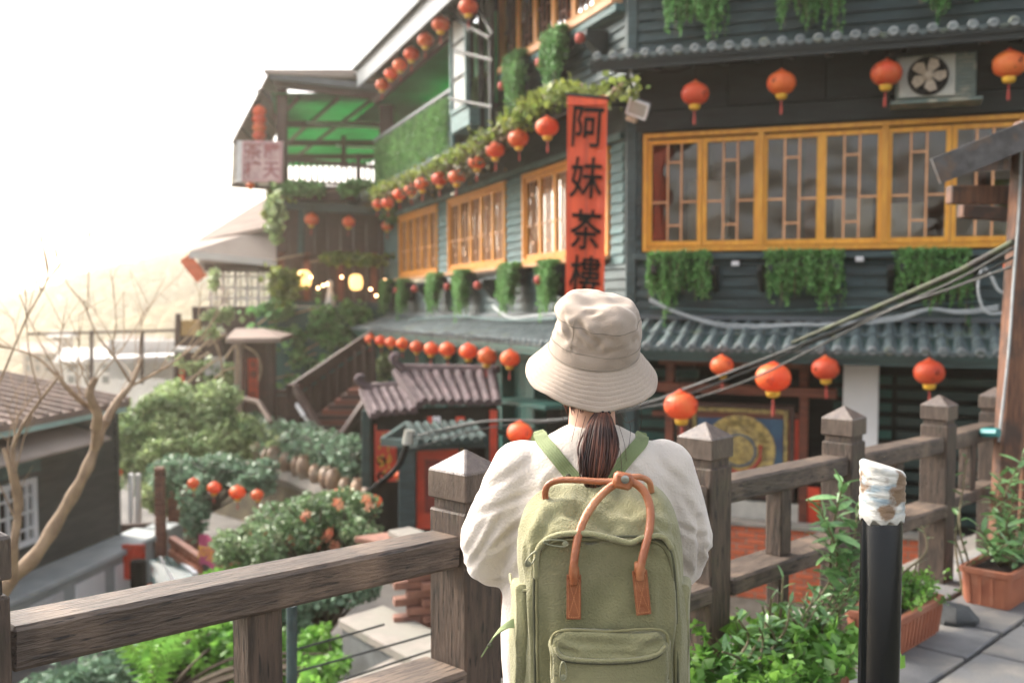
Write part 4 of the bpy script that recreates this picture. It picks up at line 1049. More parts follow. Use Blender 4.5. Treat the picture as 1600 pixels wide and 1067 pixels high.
O('hose', MB().tube(spline([FB.w(x, y, -.4) for x, y in ((640,500),(680,496),(720,494),(790,500),(868,498))], 6), .016, 6), M_['siding_lit'], hose2, smooth=60)
# ================================================================== LANTERNS
def lantern_proto(kind):
    mm = {'red':'lantern','faded':'lantern_f','orange':'lantern_p'}[kind]
    K = 22
    pr = []
    for i in range(13):
        t = math.pi*(.10 + .80*i/12) - math.pi/2; pr.append((.15*math.cos(t)**.82, .118*math.sin(t)))
    body = MB().lathe(pr, K*4, mod=lambda a, r, z: 1 - .028*(math.cos(a*K)*.5+.5)).mesh('body', M_[mm], 180)
    capm = MB().lathe([(.045,.108),(.05,.114),(.05,.124),(.02,.132),(.012,.15),(.001,.15)], 18).mesh('top_cap', M_['lantern'], 40)
    low = MB().lathe([(.042,-.108),(.06,-.116),(.062,-.130),(.056,-.145),(.05,-.16),(.03,-.172),(.001,-.174)], 20, mod=lambda a, r, z: 1+.06*math.cos(a*10)*(z < -.13)).mesh('gold_collar', M_['gold'], 60)
    ts = MB(); ts.tube([(0,0,-.17),(0,0,-.20)], .005, 5); ts.ball((0,0,-.205), .013, n=8, m=6)
    for j in range(9):
        a = j*.7; ts.tube([(0,0,-.21),(.010*math.cos(a),.010*math.sin(a),-.25),(.013*math.cos(a),.013*math.sin(a),-.31-.01*(j%3))], .004, 4)
    tsm = ts.mesh('tassel', M_['tassel'], 60)
    mk = MB()                            # dark brush marks and gold sprigs on the silk
    g = random.Random(2)
    for a0 in (0, 2.1, 4.2):
        for k in range(7):
            a = a0 + g.uniform(-.22,.22); z = g.uniform(-.05,.05); r = .15*(1-(z/.118)**2)**.41+.0015
            a2 = a+g.uniform(-.12,.12); z2 = z+g.uniform(-.03,.03); r2_ = .15*(1-(z2/.118)**2)**.41+.0015
            mk.bar((r*math.cos(a), r*math.sin(a), z), (r2_*math.cos(a2), r2_*math.sin(a2), z2), .009, .003)
    mkm = mk.mesh('emblem', M_['tassel'] if kind == 'red' else M_['ink'])
    hook = MB().tube([(0,0,.148),(0,0,.30)], .004, 5).mesh('cord', M_['ink'])
    return [('body', body), ('top_cap', capm), ('gold_collar', low), ('tassel', tsm), ('emblem', mkm), ('cord', hook)]
LP = {k: lantern_proto(k) for k in ('red','faded','orange')}
def lantern(pos, diam, kind, label, group, rot=0, tilt=0, parts=6):
    s = diam/.30
    M = Matrix.Translation(pos) @ Matrix.Rotation(tilt, 4, 'Y') @ Matrix.Rotation(rot, 4, 'Z') @ Matrix.Scale(s, 4)
    t = thing('lantern', label, 'lantern', Matrix.Translation(pos), group)
    for n, me in LP[kind][:parts]: O(n, me, None, t, M, kind='stuff' if n == 'emblem' else None)
    return t
lr = random.Random(21)
def lan(px, py, d, Y, kind, label, group, **k):
    return lantern(P(px, py, Y), d/F*Y, kind, label, group, rot=lr.uniform(0,6), tilt=lr.uniform(-.06,.06), **k)
def lanF(Fc, off, px, py, d, kind, label, group, **k):
    w = Fc.w(px, py, off); return lantern(w, d/F*w.y, kind, label, group, rot=lr.uniform(0,6), tilt=lr.uniform(-.06,.06), **k)
G1 = 'lanterns hanging from the upper eave of the front'
for (x, y, d, k, lb) in ((1086,147,43,'orange','orange lantern under the upper eave nearest the white floodlight'),(1221,130,44,'faded','faded yellowish lantern under the upper eave, second from the floodlight'),
                    (1385,115,47,'red','bright red lantern hanging just beside the air conditioner'),(1577,101,50,'faded','faded orange lantern with a red tassel right of the air conditioner')):
    lanF(FA, -.62, x, y, d, k, lb, G1)
G2 = 'lanterns hanging before the ground floor of the front'
for (x, y, d, Y, k, lb) in ((1128,571,36,10.6,'red','small red lantern under the lower canopy, half behind the slanting cables'),(1208,590,55,8.9,'red','largest red lantern, hanging from the slanting cables before the shop'),
                    (1290,576,43,10.3,'orange','orange lantern beside the white pillar under the lower canopy'),(1452,582,47,9.7,'orange','orange lantern above the third free fence post right of the white pillar'),
                    (1064,634,53,8.4,'red','red lantern just right of the hat brim before the gold picture'),(1588,417,36,8.5,'red','red lantern half hidden by the leaning brown pole'),
                    (812,676,40,9.0,'red','red lantern peeping out behind the left shoulder of the person')):
    lan(x, y, d, Y, k, lb, G2)
G3 = 'lanterns along the vine covered middle eave of the side wing'
nm = ['first','second','third','fourth','fifth','sixth','seventh','eighth','ninth','tenth','eleventh']
mid = [(855,199,36,'red'),(810,217,32,'red'),(774,235,29,'red'),(746,253,28,'red'),(714,277,27,'red'),(687,280,25,'orange'),(660,288,24,'red'),(642,297,21,'red'),(624,304,21,'orange'),(606,317,20,'red'),(590,319,17,'red')]
for i, (x, y, d, k) in enumerate(mid): lanF(FB, -.95, x, y, d, k, f'red lantern under the vine covered eave, {nm[i]} from the red banner', G3)
G4 = 'lanterns along the lower canopy of the side wing'
low = [(797,560,31,'faded'),(761,557,31,'faded'),(732,549,29,'red'),(699,546,26,'red'),(674,545,24,'red'),(651,542,21.5,'red'),(629,537,20.5,'faded'),(611,535,19,'red'),(595,532,18,'red'),(579,530,17.5,'red')]
for i, (x, y, d, k) in enumerate(low): lanF(FB, -1.0, x, y, d, k, f'{"orange" if k=="faded" else "red"} lantern under the lower side canopy, {nm[i]} from the hat', G4)
G5 = 'lanterns under the roof of the upper terrace'
top = [(732,11,30),(689,38,28),(665,63,25.5),(643,85,24),(625,102,22.5),(611,116,21),(597,133,20.5)]
for i, (x, y, d) in enumerate(top): lanF(FB, -.85, x, y, d, 'orange' if i == 3 else 'red', f'red lantern under the topmost grey roof edge, {nm[i]} from the glazed bay', G5)
G6 = 'lanterns stacked on the terrace corner'
for i, (y, lb) in enumerate(((174,'topmost of the four stacked lanterns above the pink sign'),(187,'second of the four stacked lanterns above the pink sign'),(200,'third of the four stacked lanterns above the pink sign'),(213,'lowest of the four stacked lanterns above the pink sign'))):
    lan(405, y, 21, TZ-.2, 'orange' if i%2 else 'red', lb, G6, parts=2)
G7 = 'lanterns hanging on the brown storey below the terrace'
for (x, y, d, lb) in ((487,343,22,'red lantern on the brown wall below the pink sign end of the terrace'),(545,347,20,'red lantern in the middle of the brown wall below the terrace'),(605,353,18,'dim lantern in the corner between brown wall and side wing'),(391,290,13,'tiny orange lantern hanging under the pink sign')):
    lan(x, y, d, TZ-.3, 'red' if x != 391 else 'faded', lb, G7)
G8 = 'lanterns strung among the garden shrubs'
for (x, y, d, Y, lb) in ((183,738,16,15,'red lantern beside the corner of the left grey house'),(302,755,19,12.5,'first red lantern of the garden string below the leafy bank'),(335,762,22,12.2,'second red lantern of the garden string'),
                      (371,769,25,12,'third and largest red lantern of the garden string'),(402,773,20,11.8,'red lantern at the edge of the flowering shrub'),
                      (235,918,17,13,'small red lantern at the foot of the dark bollard in the lane'),(565,790,17,10.5,'lantern lying high in the flowering shrub near the gate'),(586,783,22,10.4,'red lantern at the gate edge of the flowering shrub'),(530,770,18,10.6,'red lantern tucked in the top of the flowering shrub'),
                      (624,742,15,13.4,'pink lantern between the red panel and the dark gate post'),(722,697,10,13.0,'tiny red lantern under the small dark roof of the gate')):
    lan(x, y, d, Y, 'red', lb, G8)
# the strings the lanterns hang from
def lstring(label, pts, dz=.0):
    pts = sorted(pts, key=lambda p: p.x); out = []
    for a, b in zip(pts, pts[1:]): out += [a, a.lerp(b,.5)+Vector((0,0,-.03))]
    out.append(pts[-1]); t = thing('lantern_string', label, 'string', out[0])
    O('cord', MB().tube([p+Vector((0,0,.26*(p.y/15)**0)) for p in out], .008, 5), M_['ink'], t)
lstring('dark cord carrying the lantern row below the lower side canopy', [FB.w(x, y, -1.0) for x, y, d, k in low])
lstring('dark cord carrying the lanterns along the vine covered eave', [FB.w(x, y, -.95) for x, y, d, k in mid])
lstring('dark cord carrying the short lantern string over the garden', [P(x, y, Y) for x, y, Y in ((302,755,12.5),(335,762,12.2),(371,769,12),(402,773,11.8))])
lstring('thin wire running under the upper front eave between the lanterns', [FA.w(x, y, -.62) for x, y in ((1030,150),(1086,140),(1221,122),(1385,108),(1577,95))])
# lit lamps on the brown storey
for (x, y, w, h, lb) in ((475,436,24,28,'glowing round paper lamp under the vines below the terrace'),(556,441,22,26,'glowing paper lamp behind the stairs landing')):
    q = P(x, y, TZ-.1); s = w/F*TZ/2
    o = O('paper_lamp', MB().lathe([(.001,s*1.15),(s*.5,s*1.1),(s*.85,s*.8),(s,0),(s*.85,-s*.8),(s*.5,-s*1.1),(.001,-s*1.15)], 18), M_['lit'], M=Matrix.Translation(q), smooth=180); tag(o, lb, 'lamp', 'glowing paper lamps')
for i, (x, y) in enumerate(((486,433),(497,450),(505,446),(511,444),(534,433),(601,438),(579,452),(588,462))):
    q = P(x, y, TZ-.3); o = O('light_bulb', MB().ball((0,0,0), .032, n=10, m=8), M_['bulb'], M=Matrix.Translation(q), smooth=180)
    tag(o, 'tiny glowing warm bulb '+('just right of the round paper lamp','below the round paper lamp, first of three in a row','middle one of three in a row between the paper lamps','last of three in a row between the paper lamps','above the row, left of the second paper lamp','in the corner beside the side wing','just right of the second paper lamp','low between the second paper lamp and the corner')[i], 'bulb', 'warm bulbs strung below the terrace')

# ================================================================== HANGING PLANTS
def hang_proto(w, h, seed, mt, thin=1.0, dense=1.0):
    g = np.random.default_rng(seed); pts = []; st_ = MB()
    n = int(90*w/.6*dense)
    gaps = g.uniform(0, 6.28)
    for i in range(n):
        x = g.uniform(-w/2, w/2); y = g.uniform(-.16, 0)
        env = .74 + .26*math.sin(x/w*9+gaps)*math.cos(x/w*4+gaps*2); L = h*max(.22, env*g.uniform(.35, 1.0)*(1.18 if g.uniform() > .82 else .92))
        out = g.uniform(.02,.10); k = int(L/.012)
        for j in range(k):
            t = j/max(1,k); z = .05 + .05*math.sin(min(1,t*4)*3.14) - L*t; px = x + .035*math.sin(z*9+i) ; py = y-.10 - out*(1-math.exp(-t*5))
            for _ in range(2): pts.append((px+g.normal()*.012*thin, py+g.normal()*.016, z+g.normal()*.01))
        if i%3 == 0: st_.tube([(x,y-.05,.05),(x,y-.10-out*.8,-.02),(x+.02*math.sin(i),y-.1-out,-L*.9)], .003, 3, False)
    top = g.uniform(size=(int(900*w),3))*np.array([w*1.02,.22,.09]) + np.array([-w*.51,-.26,.0]); pts += [tuple(q) for q in top]
    return [('trough', MB().box(-w*.48, w*.48, -.22, -.02, -.12, .03).mesh('trough', M_['dark'], bevel=.008)),
            ('stems', st_.mesh('stems', M_['stem'])), ('foliage', leaf_mesh('foliage', pts, (.02,.042), M_[mt], seed, .5, .7))]
HP = [hang_proto(.62, .50, 1, 'leafA2', dense=1.3), hang_proto(.66, .48, 2, 'leafA2', dense=1.3), hang_proto(.62, .52, 3, 'leafA2', dense=1.3)]
def place_plant(pr, M, label, group, sx=1, sz=1):
    t = thing('hanging_plant', label, 'hanging plant', Matrix.Translation(M.translation), group)
    for n, me in pr: O(n, me, None, t, M @ Matrix.Diagonal((sx, 1, sz, 1)), kind='stuff' if n == 'foliage' else None)
GP = 'hanging plants on the tea house walls'
for i, (x, y, w, h, lb) in enumerate(((1066,412,94,88,'dark green trailing plant below the front windows nearest the hat'),(1257,410,106,90,'dark green trailing plant below the middle of the front windows'),(1458,408,102,92,'dark green trailing plant below the front windows, behind the slanting pole'))):
    w_ = FA.w(x, y, -.05); q = FA.l(x, y, -.05)
    place_plant(HP[i], FA.T(q.x, -.03, q.z), lb, GP, w/F*w_.y/.64, h/F*w_.y/.44)
for i, (x, y, w, h, lb) in enumerate(((1088,-18,88,98,'bright trailing plant at the top above the eave nearest the corner'),(1268,-28,92,88,'bright trailing plant at the top above the second lantern'),(1488,-38,94,70,'bright trailing plant at the top above the air conditioner'))):
    w_ = FA.w(x, y, -.3); q = FA.l(x, y, -.3)
    place_plant([(a, b) for a, b in HP[(i+1)%3]], FA.T(q.x, -.22, q.z), lb, GP, w/F*w_.y/.64, h/F*w_.y/.42)
# narrow curtains of green on the side wing
HB = [hang_proto(.34, .62, 5, 'leafA', .8, 2.6), hang_proto(.34, .62, 6, 'leafA', .8, 2.6)]
lbB = ['nearest the hat','second from the hat','third from the hat','fourth from the hat','fifth from the hat','sixth from the hat']
for i, (x, y, w, h) in enumerate(((873,418,30,66),(810,424,33,66),(735,432,27,58),(691,437,25,54),(641,444,19,44),(613,446,16,44))):
    w_ = FB.w(x, y, -.1); q = FB.l(x, y, -.1)
    place_plant(HB[i%2], FB.T(q.x, -.05, q.z), f'curtain of bright hanging leaves below the side windows, {lbB[i]}', GP, (w/F*w_.y)/(.36*.62), h/F*w_.y/.46)
for i, (x, y, w, h) in enumerate(((886,62,40,72),(824,98,36,72),(771,132,27,58))):
    w_ = FB.w(x, y, -.1); q = FB.l(x, y, -.1)
    place_plant(HB[(i+1)%2], FB.T(q.x, -.08, q.z), f'curtain of bright hanging leaves above the vine covered eave, {["nearest the corner","in the middle","nearest the glazed bay"][i]}', GP, (w/F*w_.y)/(.36*.62), h/F*w_.y/.46)
# long green curtain over the upper terrace railing of the side wing
x0, x1 = FB.l(592, 230, -.5).x, FB.l(703, 180, -.5).x
g = np.random.default_rng(31); pts = []
for i in range(620):
    x = g.uniform(x0, x1); L = g.uniform(.6, .98)
    for j in range(int(L/.02)):
        z = 4.93 - j*.02; pts.append(tuple(FB.at(x+g.normal()*.02, -.55+g.normal()*.035, z+g.normal()*.01)))
gc = thing('green_curtain', 'long curtain of hanging greenery over the upper side railing', 'hanging plant', FB.at((x0+x1)/2, -.55, 3.9), GP)
O('railing', MB().box(x0-.1, x1+.1, -.50, -.44, 3.95, 5.0), M_['siding_lit'], gc, FB.M)
O('handrail', MB().box(x0-.3, x1+.25, -.56, -.42, 5.002, 5.06), M_['greywall'], gc, FB.M)
O('foliage', leaf_mesh('foliage', pts, (.03,.06), M_['leafA'], 31, .6, .5), None, gc, kind='stuff')
# vines along the middle eave
def vine(name, label, path, n, spread, size, mt, seed, droop=.0, parent=None, twig=True):
    g = np.random.default_rng(seed); sp_ = spline(path, 8); t = thing(name, label, 'vine', sp_[0]); pts = []
    for i in range(n):
        k = g.uniform(0, len(sp_)-1.001); a = sp_[int(k)].lerp(sp_[int(k)+1], k%1)
        den = noise.noise(a*1.3+Vector((seed,0,0)))
        if g.uniform() > .62+den: continue
        dz = -abs(g.normal())*droop*(.6+den)
        pts.append((a.x+g.normal()*spread[0], a.y+g.normal()*spread[1], a.z+g.normal()*spread[2]+dz))
    if twig: O('stem', MB().tube([p+Vector((0,0,.03*math.sin(i))) for i, p in enumerate(sp_)], .02, 5), M_['bark'], t, smooth=60)
    O('foliage', leaf_mesh('foliage', pts, size, M_[mt], seed, .35, .8), None, t, kind='stuff')
    return t
pe_ = [FB.w(x, y, -.92) for x, y in ((586,298),(640,276),(700,250),(750,222),(800,186),(850,155),(895,136))]
vine('eave_vine', 'yellow green vine creeping along the middle eave of the side wing', pe_, 4200, (.10,.10,.055), (.06,.13), 'leafY', 41, .12)
vine('eave_vine', 'darker vine tangle hanging under the middle eave near its far end', [p+Vector((0,0,-.15)) for p in pe_[:5]], 1600, (.10,.1,.06), (.05,.10), 'stem', 42, .15)
vine('corner_vine', 'sprigs of vine hanging where the side eave meets the front', [FB.w(905,135,-.8), FB.w(940,150,-.8), FB.w(965,140,-.7), FB.w(972,128,-.8)], 170, (.12,.1,.07), (.07,.13), 'leafY', 43, .05)
# ================================================================== RED BANNER SIGN
bt, bb = P(917, 152, 10.6), P(914, 470, 10.6)
H_ = bt.z-bb.z; Wd_ = 62/F*10.6
ban = thing('banner_sign', 'tall red vertical sign with four black characters hanging at the corner of the tea house', 'sign', Matrix.Translation(P(916, 470, 10.6)))
Mb = Matrix.Translation(P(918, 150, 10.6)) @ Matrix.Rotation(R(-6), 4, 'Z') @ Matrix.Rotation(R(.6), 4, 'Y')
g = MB(); nu, nv = 13, 40
def bfn(u, v):
    x = (u-.5)*Wd_*(1-.03*v); return (x, .012*math.sin(u*9+v*3)+.01*math.sin(v*7)+(.03*math.sin(u*3.14)), -v*H_-.0)
g.grid(bfn, nu, nv); b = len(g.v)
g.grid(lambda u, v: Vector(bfn(u, v))+Vector((0,.012,0)), nu, nv)
for i in range(nv*nu, len(g.f)): pass
O('cloth', g, M_['banner'], ban, Mb, smooth=180)
O('top_rod', MB().tube([(-Wd_*.56,0,.02),(Wd_*.56,0,-.03)], .018, 8), M_['dark'], ban, Mb)
O('hem', MB().box(-Wd_*.5, Wd_*.5, -.006, .018, -.10, -.0), M_['banner'], ban, Mb, bevel=.003)
def glyph(name, ch, size, m, parent, M, bold=0, ext=.004):
    cu = bpy.data.curves.new('glyph', 'FONT'); cu.body = ch; cu.size = size; cu.align_x = 'CENTER'; cu.align_y = 'CENTER'; cu.extrude = ext; cu.offset = bold; cu.resolution_u = 3
    tmp = bpy.data.objects.new('glyph_tmp', cu); C.objects.link(tmp); dg = bpy.context.evaluated_depsgraph_get(); dg.update()
    me = bpy.data.meshes.new_from_object(tmp.evaluated_get(dg)); bpy.data.objects.remove(tmp); bpy.data.curves.remove(cu)
    me.name = name; me.materials.clear(); me.materials.append(m)
    return O(name, me, None, parent, M)
cz = [-(y-152)/F*10.6 for y in (204, 283, 363, 434)]
for ch_, z, dx, sx in (('阿', cz[0], -.0, 1), ('妹', cz[1], .0, .98), ('茶', cz[2], .0, .95), ('樓', cz[3], .0, .95)):
    glyph('character', ch_, .43*sx, M_['ink'], ban, Mb @ Matrix.Translation((dx, -.022, z)) @ Matrix.Rotation(R(90),4,'X') @ Matrix.Rotation(R(-3),4,'Z') @ Matrix.Diagonal((.84,1.10,1,1)), .004)
O('seam', MB().box(.0, .008, -.008, .0, -H_*.98, -.12), mat('red_seam', (.42,.09,.06), rough=.7), ban, Mb)
# pink terrace sign 茶樓 露天
sg = thing('terrace_sign', 'pale pink framed sign with four dark red characters hung on the terrace corner', 'sign', P(410, 288, TZ-.5))
c_ = P(410, 253, TZ-.5); sw_, sh_ = 64/F*TZ/2, 62/F*TZ/2
Ms = Matrix.Translation(c_) @ Matrix.Rotation(R(-8),4,'Z') @ Matrix.Rotation(R(2),4,'Y')
pinkb = mat('pale_pink_board', (.62,.45,.45), (.5,.35,.36), .7, 4); pinkd = mat('dull_red_paint', (.35,.13,.14), rough=.7)
O('board', MB().box(-sw_, sw_, 0, .06, -sh_, sh_), pinkb, sg, Ms, bevel=.01)
O('frame', frame_mb(-sw_*.98, sw_*.98, -sh_*.97, sh_*.97, .05, -.03, -.001), mat('pink_frame', (.48,.28,.29), rough=.7), sg, Ms)
O('side_panel', MB().box(-sw_-.14, -sw_-.005, 0, .05, -sh_, sh_), mat('pale_grey_board', (.6,.6,.6), rough=.7), sg, Ms)
for ch_, x, z in (('茶',-.21,.2),('露',.21,.2),('樓',-.21,-.2),('天',.21,-.2)):
    glyph('character', ch_, .40, pinkd, sg, Ms @ Matrix.Translation((x, -.012, z)) @ Matrix.Rotation(R(90),4,'X'), .008)
# ================================================================== STAIRS, KIOSK, GATE, GARDEN (middle left)
stz = thing('staircase', 'dark brown wooden staircase climbing from the garden to the side wing', 'staircase', P(520, 660, 20))
SY = 19.6
def S(x, y, Y=SY): return P(x, y, Y)
O('handrail', MB().bar(S(452,612), S(588,520,20.6), .14, .22), M_['brown'], stz, bevel=.01)
O('handrail', MB().bar(S(462,606,19.2), S(500,672,18.2), .12, .16), M_['brown'], stz, bevel=.01)
O('handrail', MB().bar(S(590,600,18.6), S(535,680,17.9), .12, .14), M_['brown'], stz, bevel=.01)
O('newel_post', MB().bar(S(460,680), S(460,600), .28, .28, up=(0,1,0)), M_['brown'], stz, bevel=.01)
O('side_wall', MB().add([S(455,625,20.1), S(588,535,20.9), S(588,690,20.9), S(455,690,20.1), S(455,625,20.2), S(588,535,21.0), S(588,690,21.0), S(455,690,20.2)], [(0,1,2,3),(7,6,5,4),(0,4,5,1),(1,5,6,2),(2,6,7,3),(3,7,4,0)]), M_['brown'], stz, fix=True)
for k in range(9):
    t = k/8; a = S(505+75*t, 672-62*t, 19.0+.7*t)
    O('step', MB().box(-.42, .42, -.4, .35, -.05, .05), M_['brown'] if k%2 else M_['redwood'], stz, Matrix.Translation(a))
    x = 470+14*k; y0 = 606-9.5*k
    O('baluster', MB().bar(S(x, y0+75, SY+.5), S(x, y0, SY+.5), .07, .07, up=(0,1,0)), M_['brown'], stz)
for (x0,y0,x1,y1) in ((463,632,476,651),(478,654,493,672)):
    O('white_strip', MB().bar(S(x0,y0,18.9), S(x1,y1,18.5), .05, .09), M_['white'], stz, bevel=.01)
# wooden base wall of the stairs landing
lw = thing('low_board_wall', 'low brown board wall between the kiosk and the stairs', 'wall', P(430, 650, 20.4))
for i in range(7): O('board', MB().bar(P(405+i*9.5, 675, 20.5), P(405+i*9.5, 618, 20.5), .125, .05, up=(0,1,0)), M_['brown'], lw)
O('rail', MB().bar(P(396,612,20.3), P(466,612,20.3), .1, .1), M_['brown'], lw)
# kiosk with red panel
ks = thing('kiosk', 'narrow brown kiosk with pinkish tiled cap and a tall red character panel', 'kiosk', P(395, 640, 19))
KY = 19.0
g = MB(); a, b = P(352,529,KY-.6), P(437,528,KY-.6); c_, d_ = P(368,513,KY+.2), P(412,513,KY+.2)
a2, b2 = a+Vector((.1,1.6,0)), b+Vector((-.1,1.6,0))
g.add([a,b,b2,a2,c_,d_, a-Vector((0,0,.08)), b-Vector((0,0,.08)), b2-Vector((0,0,.08)), a2-Vector((0,0,.08))], [(0,1,5,4),(1,2,5),(2,3,4,5),(3,0,4),(9,8,7,6),(0,6,7,1),(1,7,8,2),(2,8,9,3),(3,9,6,0)])
O('roof', g, M_['roofpink'], ks, fix=True)
for x in (374, 424): O('post', MB().bar(P(x,655,KY), P(x,528,KY), .15, .15, up=(0,1,0)), M_['brown'] if x > 400 else M_['roofpink'], ks, bevel=.01)
O('back_wall', MB().box(P(378,600,KY+.3).x, P(426,600,KY+.3).x, KY+.3, KY+.36, -2.0, P(400,528,KY).z), M_['brown'], ks)
O('red_panel', MB().box(P(388,600,KY+.1).x, P(403,600,KY+.1).x, KY+.1, KY+.14, P(388,626,KY).z, P(388,561,KY).z), M_['redpanel'], ks)
for i, ch_ in enumerate('茶樓小吃'):
    glyph('character', ch_, .15, M_['brown'], ks, Matrix.Translation(P(395.5, 570+i*16, KY+.08)) @ Matrix.Rotation(R(90),4,'X'))
O('slanted_rail', MB().tube([P(378,622,KY-.6), P(404,628,KY-.8), P(424,660,KY-1.2)], .05, 6), M_['roofpink'], ks)
# ---- gate house with two tiled roofs and curled ridge ends
gate = thing('gatehouse', 'small gatehouse with stepped brown tiled roofs, curled ridges and red door panels', 'gatehouse', P(680, 820, 14))
def tiled(name, A, B, Cc, D, n, m, r, par):          # A,B eave left/right; D,C ridge left/right
    A, B, Cc, D = map(Vector, (A, B, Cc, D))
    nrm = (B-A).cross(D-A).normalized()
    bed = O(name, MB().add([A, B, Cc, D, A-nrm*.05, B-nrm*.05, Cc-nrm*.05, D-nrm*.05], [(0,1,2,3),(7,6,5,4),(0,4,5,1),(1,5,6,2),(2,6,7,3),(3,7,4,0)]), m, par, fix=True)
    for i in range(n):
        t = (i+.5)/n; p, q = A.lerp(B, t), D.lerp(Cc, t)
        O('roof_tile', MB().tube([p+(p-q).normalized()*.03, p.lerp(q,.33), p.lerp(q,.34)+nrm*.012, p.lerp(q,.66)+nrm*.012, p.lerp(q,.67)+nrm*.022, q+nrm*.02], [r, r, r*.98, r, r*.98, r], 8), m, bed, smooth=40)
    return bed
mb_ = M_['tile_brown']
tiled('roof', P(656,626,13.4), P(784,628,13.0), P(776,580,14.0), P(620,577,14.5), 9, mb_, .055, gate)
tiled('roof', P(583,645,13.6), P(652,640,13.3), P(632,604,14.2), P(566,608,14.6), 5, mb_, .055, gate)
O('verge', MB().bar(P(618,580,14.4), P(656,632,13.3), .10, .09), mb_, gate); O('verge', MB().bar(P(566,610,14.5), P(584,650,13.5), .10, .08), mb_, gate)
O('ridge', MB().bar(P(622,574,14.4), P(780,577,13.95), .13, .10), M_['ink'] if 0 else mb_, gate, bevel=.01)
O('ridge', MB().bar(P(566,604,14.5), P(632,600,14.15), .12, .08), mb_, gate, bevel=.01)
O('ridge_curl', MB().tube(spline([P(632,578,14.3), P(622,570,14.3), P(614,561,14.3), P(618,556,14.3), P(624,559,14.3)], 5), .06, 8), mb_, gate, smooth=60)
O('ridge_curl', MB().tube(spline([P(580,606,14.4), P(566,600,14.4), P(559,593,14.4), P(563,588,14.4), P(569,591,14.4)], 5), .05, 8), mb_, gate, smooth=60)
O('eave_beam', MB().bar(P(590,656,13.7), P(776,650,13.3), .12, .28), M_['ink'], gate)
for (x, y0, y1, Y, w) in ((573, 640, 760, 13.9, .13), (768, 640, 800, 13.6, .16)): O('post', MB().bar(P(x,y1,Y), P(x,y0,Y), w, w, up=(0,1,0)), M_['darkgreen'], gate, bevel=.01)
O('post', MB().bar(P(637,835,12.9), P(637,684,12.9), .22, .2, up=(0,1,0)), M_['siding'], gate, bevel=.012)
for (x0, x1, y0, y1, Y) in ((585, 619, 664, 752, 13.9),):
    O('red_panel', MB().box(P(x0,y0,Y).x, P(x1,y0,Y).x, Y, Y+.05, P(x0,y1,Y).z, P(x0,y0,Y).z), M_['redpanel'], gate)
    fl = MB(); g_ = random.Random(6)
    for k in range(16):
        p = P(g_.uniform(592,612), g_.uniform(678,744), Y-.02); fl.tube([p, p+Vector((g_.uniform(-.05,.05), 0, g_.uniform(.03,.10)))], .012, 5)
    O('gilt_pattern', fl, M_['gold'], gate, kind='stuff')
    for yy in (720, 744): O('black_ring', MB().lathe([(.03,0),(.05,.01),(.07,0)], 16, Matrix.Translation(P(596, yy, Y-.015)) @ Matrix.Rotation(R(90),4,'X'), close=False), M_['ink'], gate)
O('side_wall', MB().box(P(574,700,14).x, P(640,700,14).x, 14.02, 14.1, -2.0, P(600,650,14).z), M_['ink'], gate)
O('red_door', MB().box(P(650,700,13.0).x, P(716,700,13.0).x, 13.0, 13.06, P(660,826,13).z, P(660,700,13).z), M_['redpanel'], gate)
O('door_recess', MB().box(P(664,700,13.0).x, P(716,700,13.0).x, 12.97, 12.995, P(660,800,13).z, P(660,718,13).z), mat('dark_red', (.22,.02,.012), rough=.5), gate)
O('back_wall', MB().box(P(640,700,13.9).x, P(780,700,13.9).x, 13.9, 14.0, -2.0, P(700,640,13.9).z), M_['ink'], gate)
for (x0, x1, m) in ((668, 675, 'redpanel'), (676, 688, 'white'), (712, 726, 'redpanel')):
    O('small_sign', MB().box(P(x0,650,13.2).x, P(x1,650,13.2).x, 13.2, 13.23, P(x0,664,13.2).z, P(x0,651,13.2).z), M_[m], gate)
O('orange_pillar', MB().bar(P(771,760,13.2), P(771,640,13.2), .10, .1, up=(0,1,0)), M_['redpanel'], gate)
# lower green tiled roof
mg = mat('roof_tile_green', (.03,.055,.052), (.015,.03,.028), .95, 6, (1,1,1), .3, 20)
tiled('porch_roof', P(650,692,12.3), P(764,685,12.1), P(742,662,12.9), P(632,666,13.1), 8, mg, .05, gate)
O('porch_verge', MB().bar(P(600,690,12.9), P(640,664,13.1), .1, .12), mg, gate); O('porch_verge', MB().bar(P(598,690,12.9), P(660,694,12.4), .08, .1), mg, gate)
O('porch_beam', MB().bar(P(640,698,12.7), P(760,692,12.4), .1, .1), M_['siding'], gate)

# ---- terrace wall with clay jars and hedge
gw_ = thing('garden_wall', 'dirt coloured retaining wall under the hedge that carries the clay jars', 'wall', P(470, 760, 15.5))
wp = [P(330,690,19), P(400,712,18), P(470,735,16.8), P(540,765,15.4), P(620,800,14.2)]
g = MB(); n = len(wp)
for p in wp:
    for dz in (-2.5, -.16): g.v.append(p+Vector((0,0,dz)))
for p in wp:
    for dz in (-2.5, .30): g.v.append(p+Vector((.15,.6,dz)))
for i in range(n-1):
    g.f.append((2*i, 2*i+2, 2*i+3, 2*i+1)); g.f.append((2*n+2*i, 2*n+2*i+2, 2*n+2*i+3, 2*n+2*i+1)); g.f.append((2*i+1, 2*i+3, 2*n+2*i+2, 2*n+2*i))
O('wall', g, mat('earth_wall', (.15,.12,.07), (.07,.06,.04), .9, 4, (1,1,1), .6, 12), gw_, smooth=40)
O('ledge', MB().tube([p+Vector((0,.05,-.22)) for p in wp], .16, 6), M_['concrete'], gw_)
jar = MB().lathe([(.06,0),(.085,.03),(.115,.12),(.12,.20),(.10,.29),(.06,.33),(.07,.355),(.055,.36),(.05,.33)], 16).mesh('clay_jar', M_['jar'], 60)
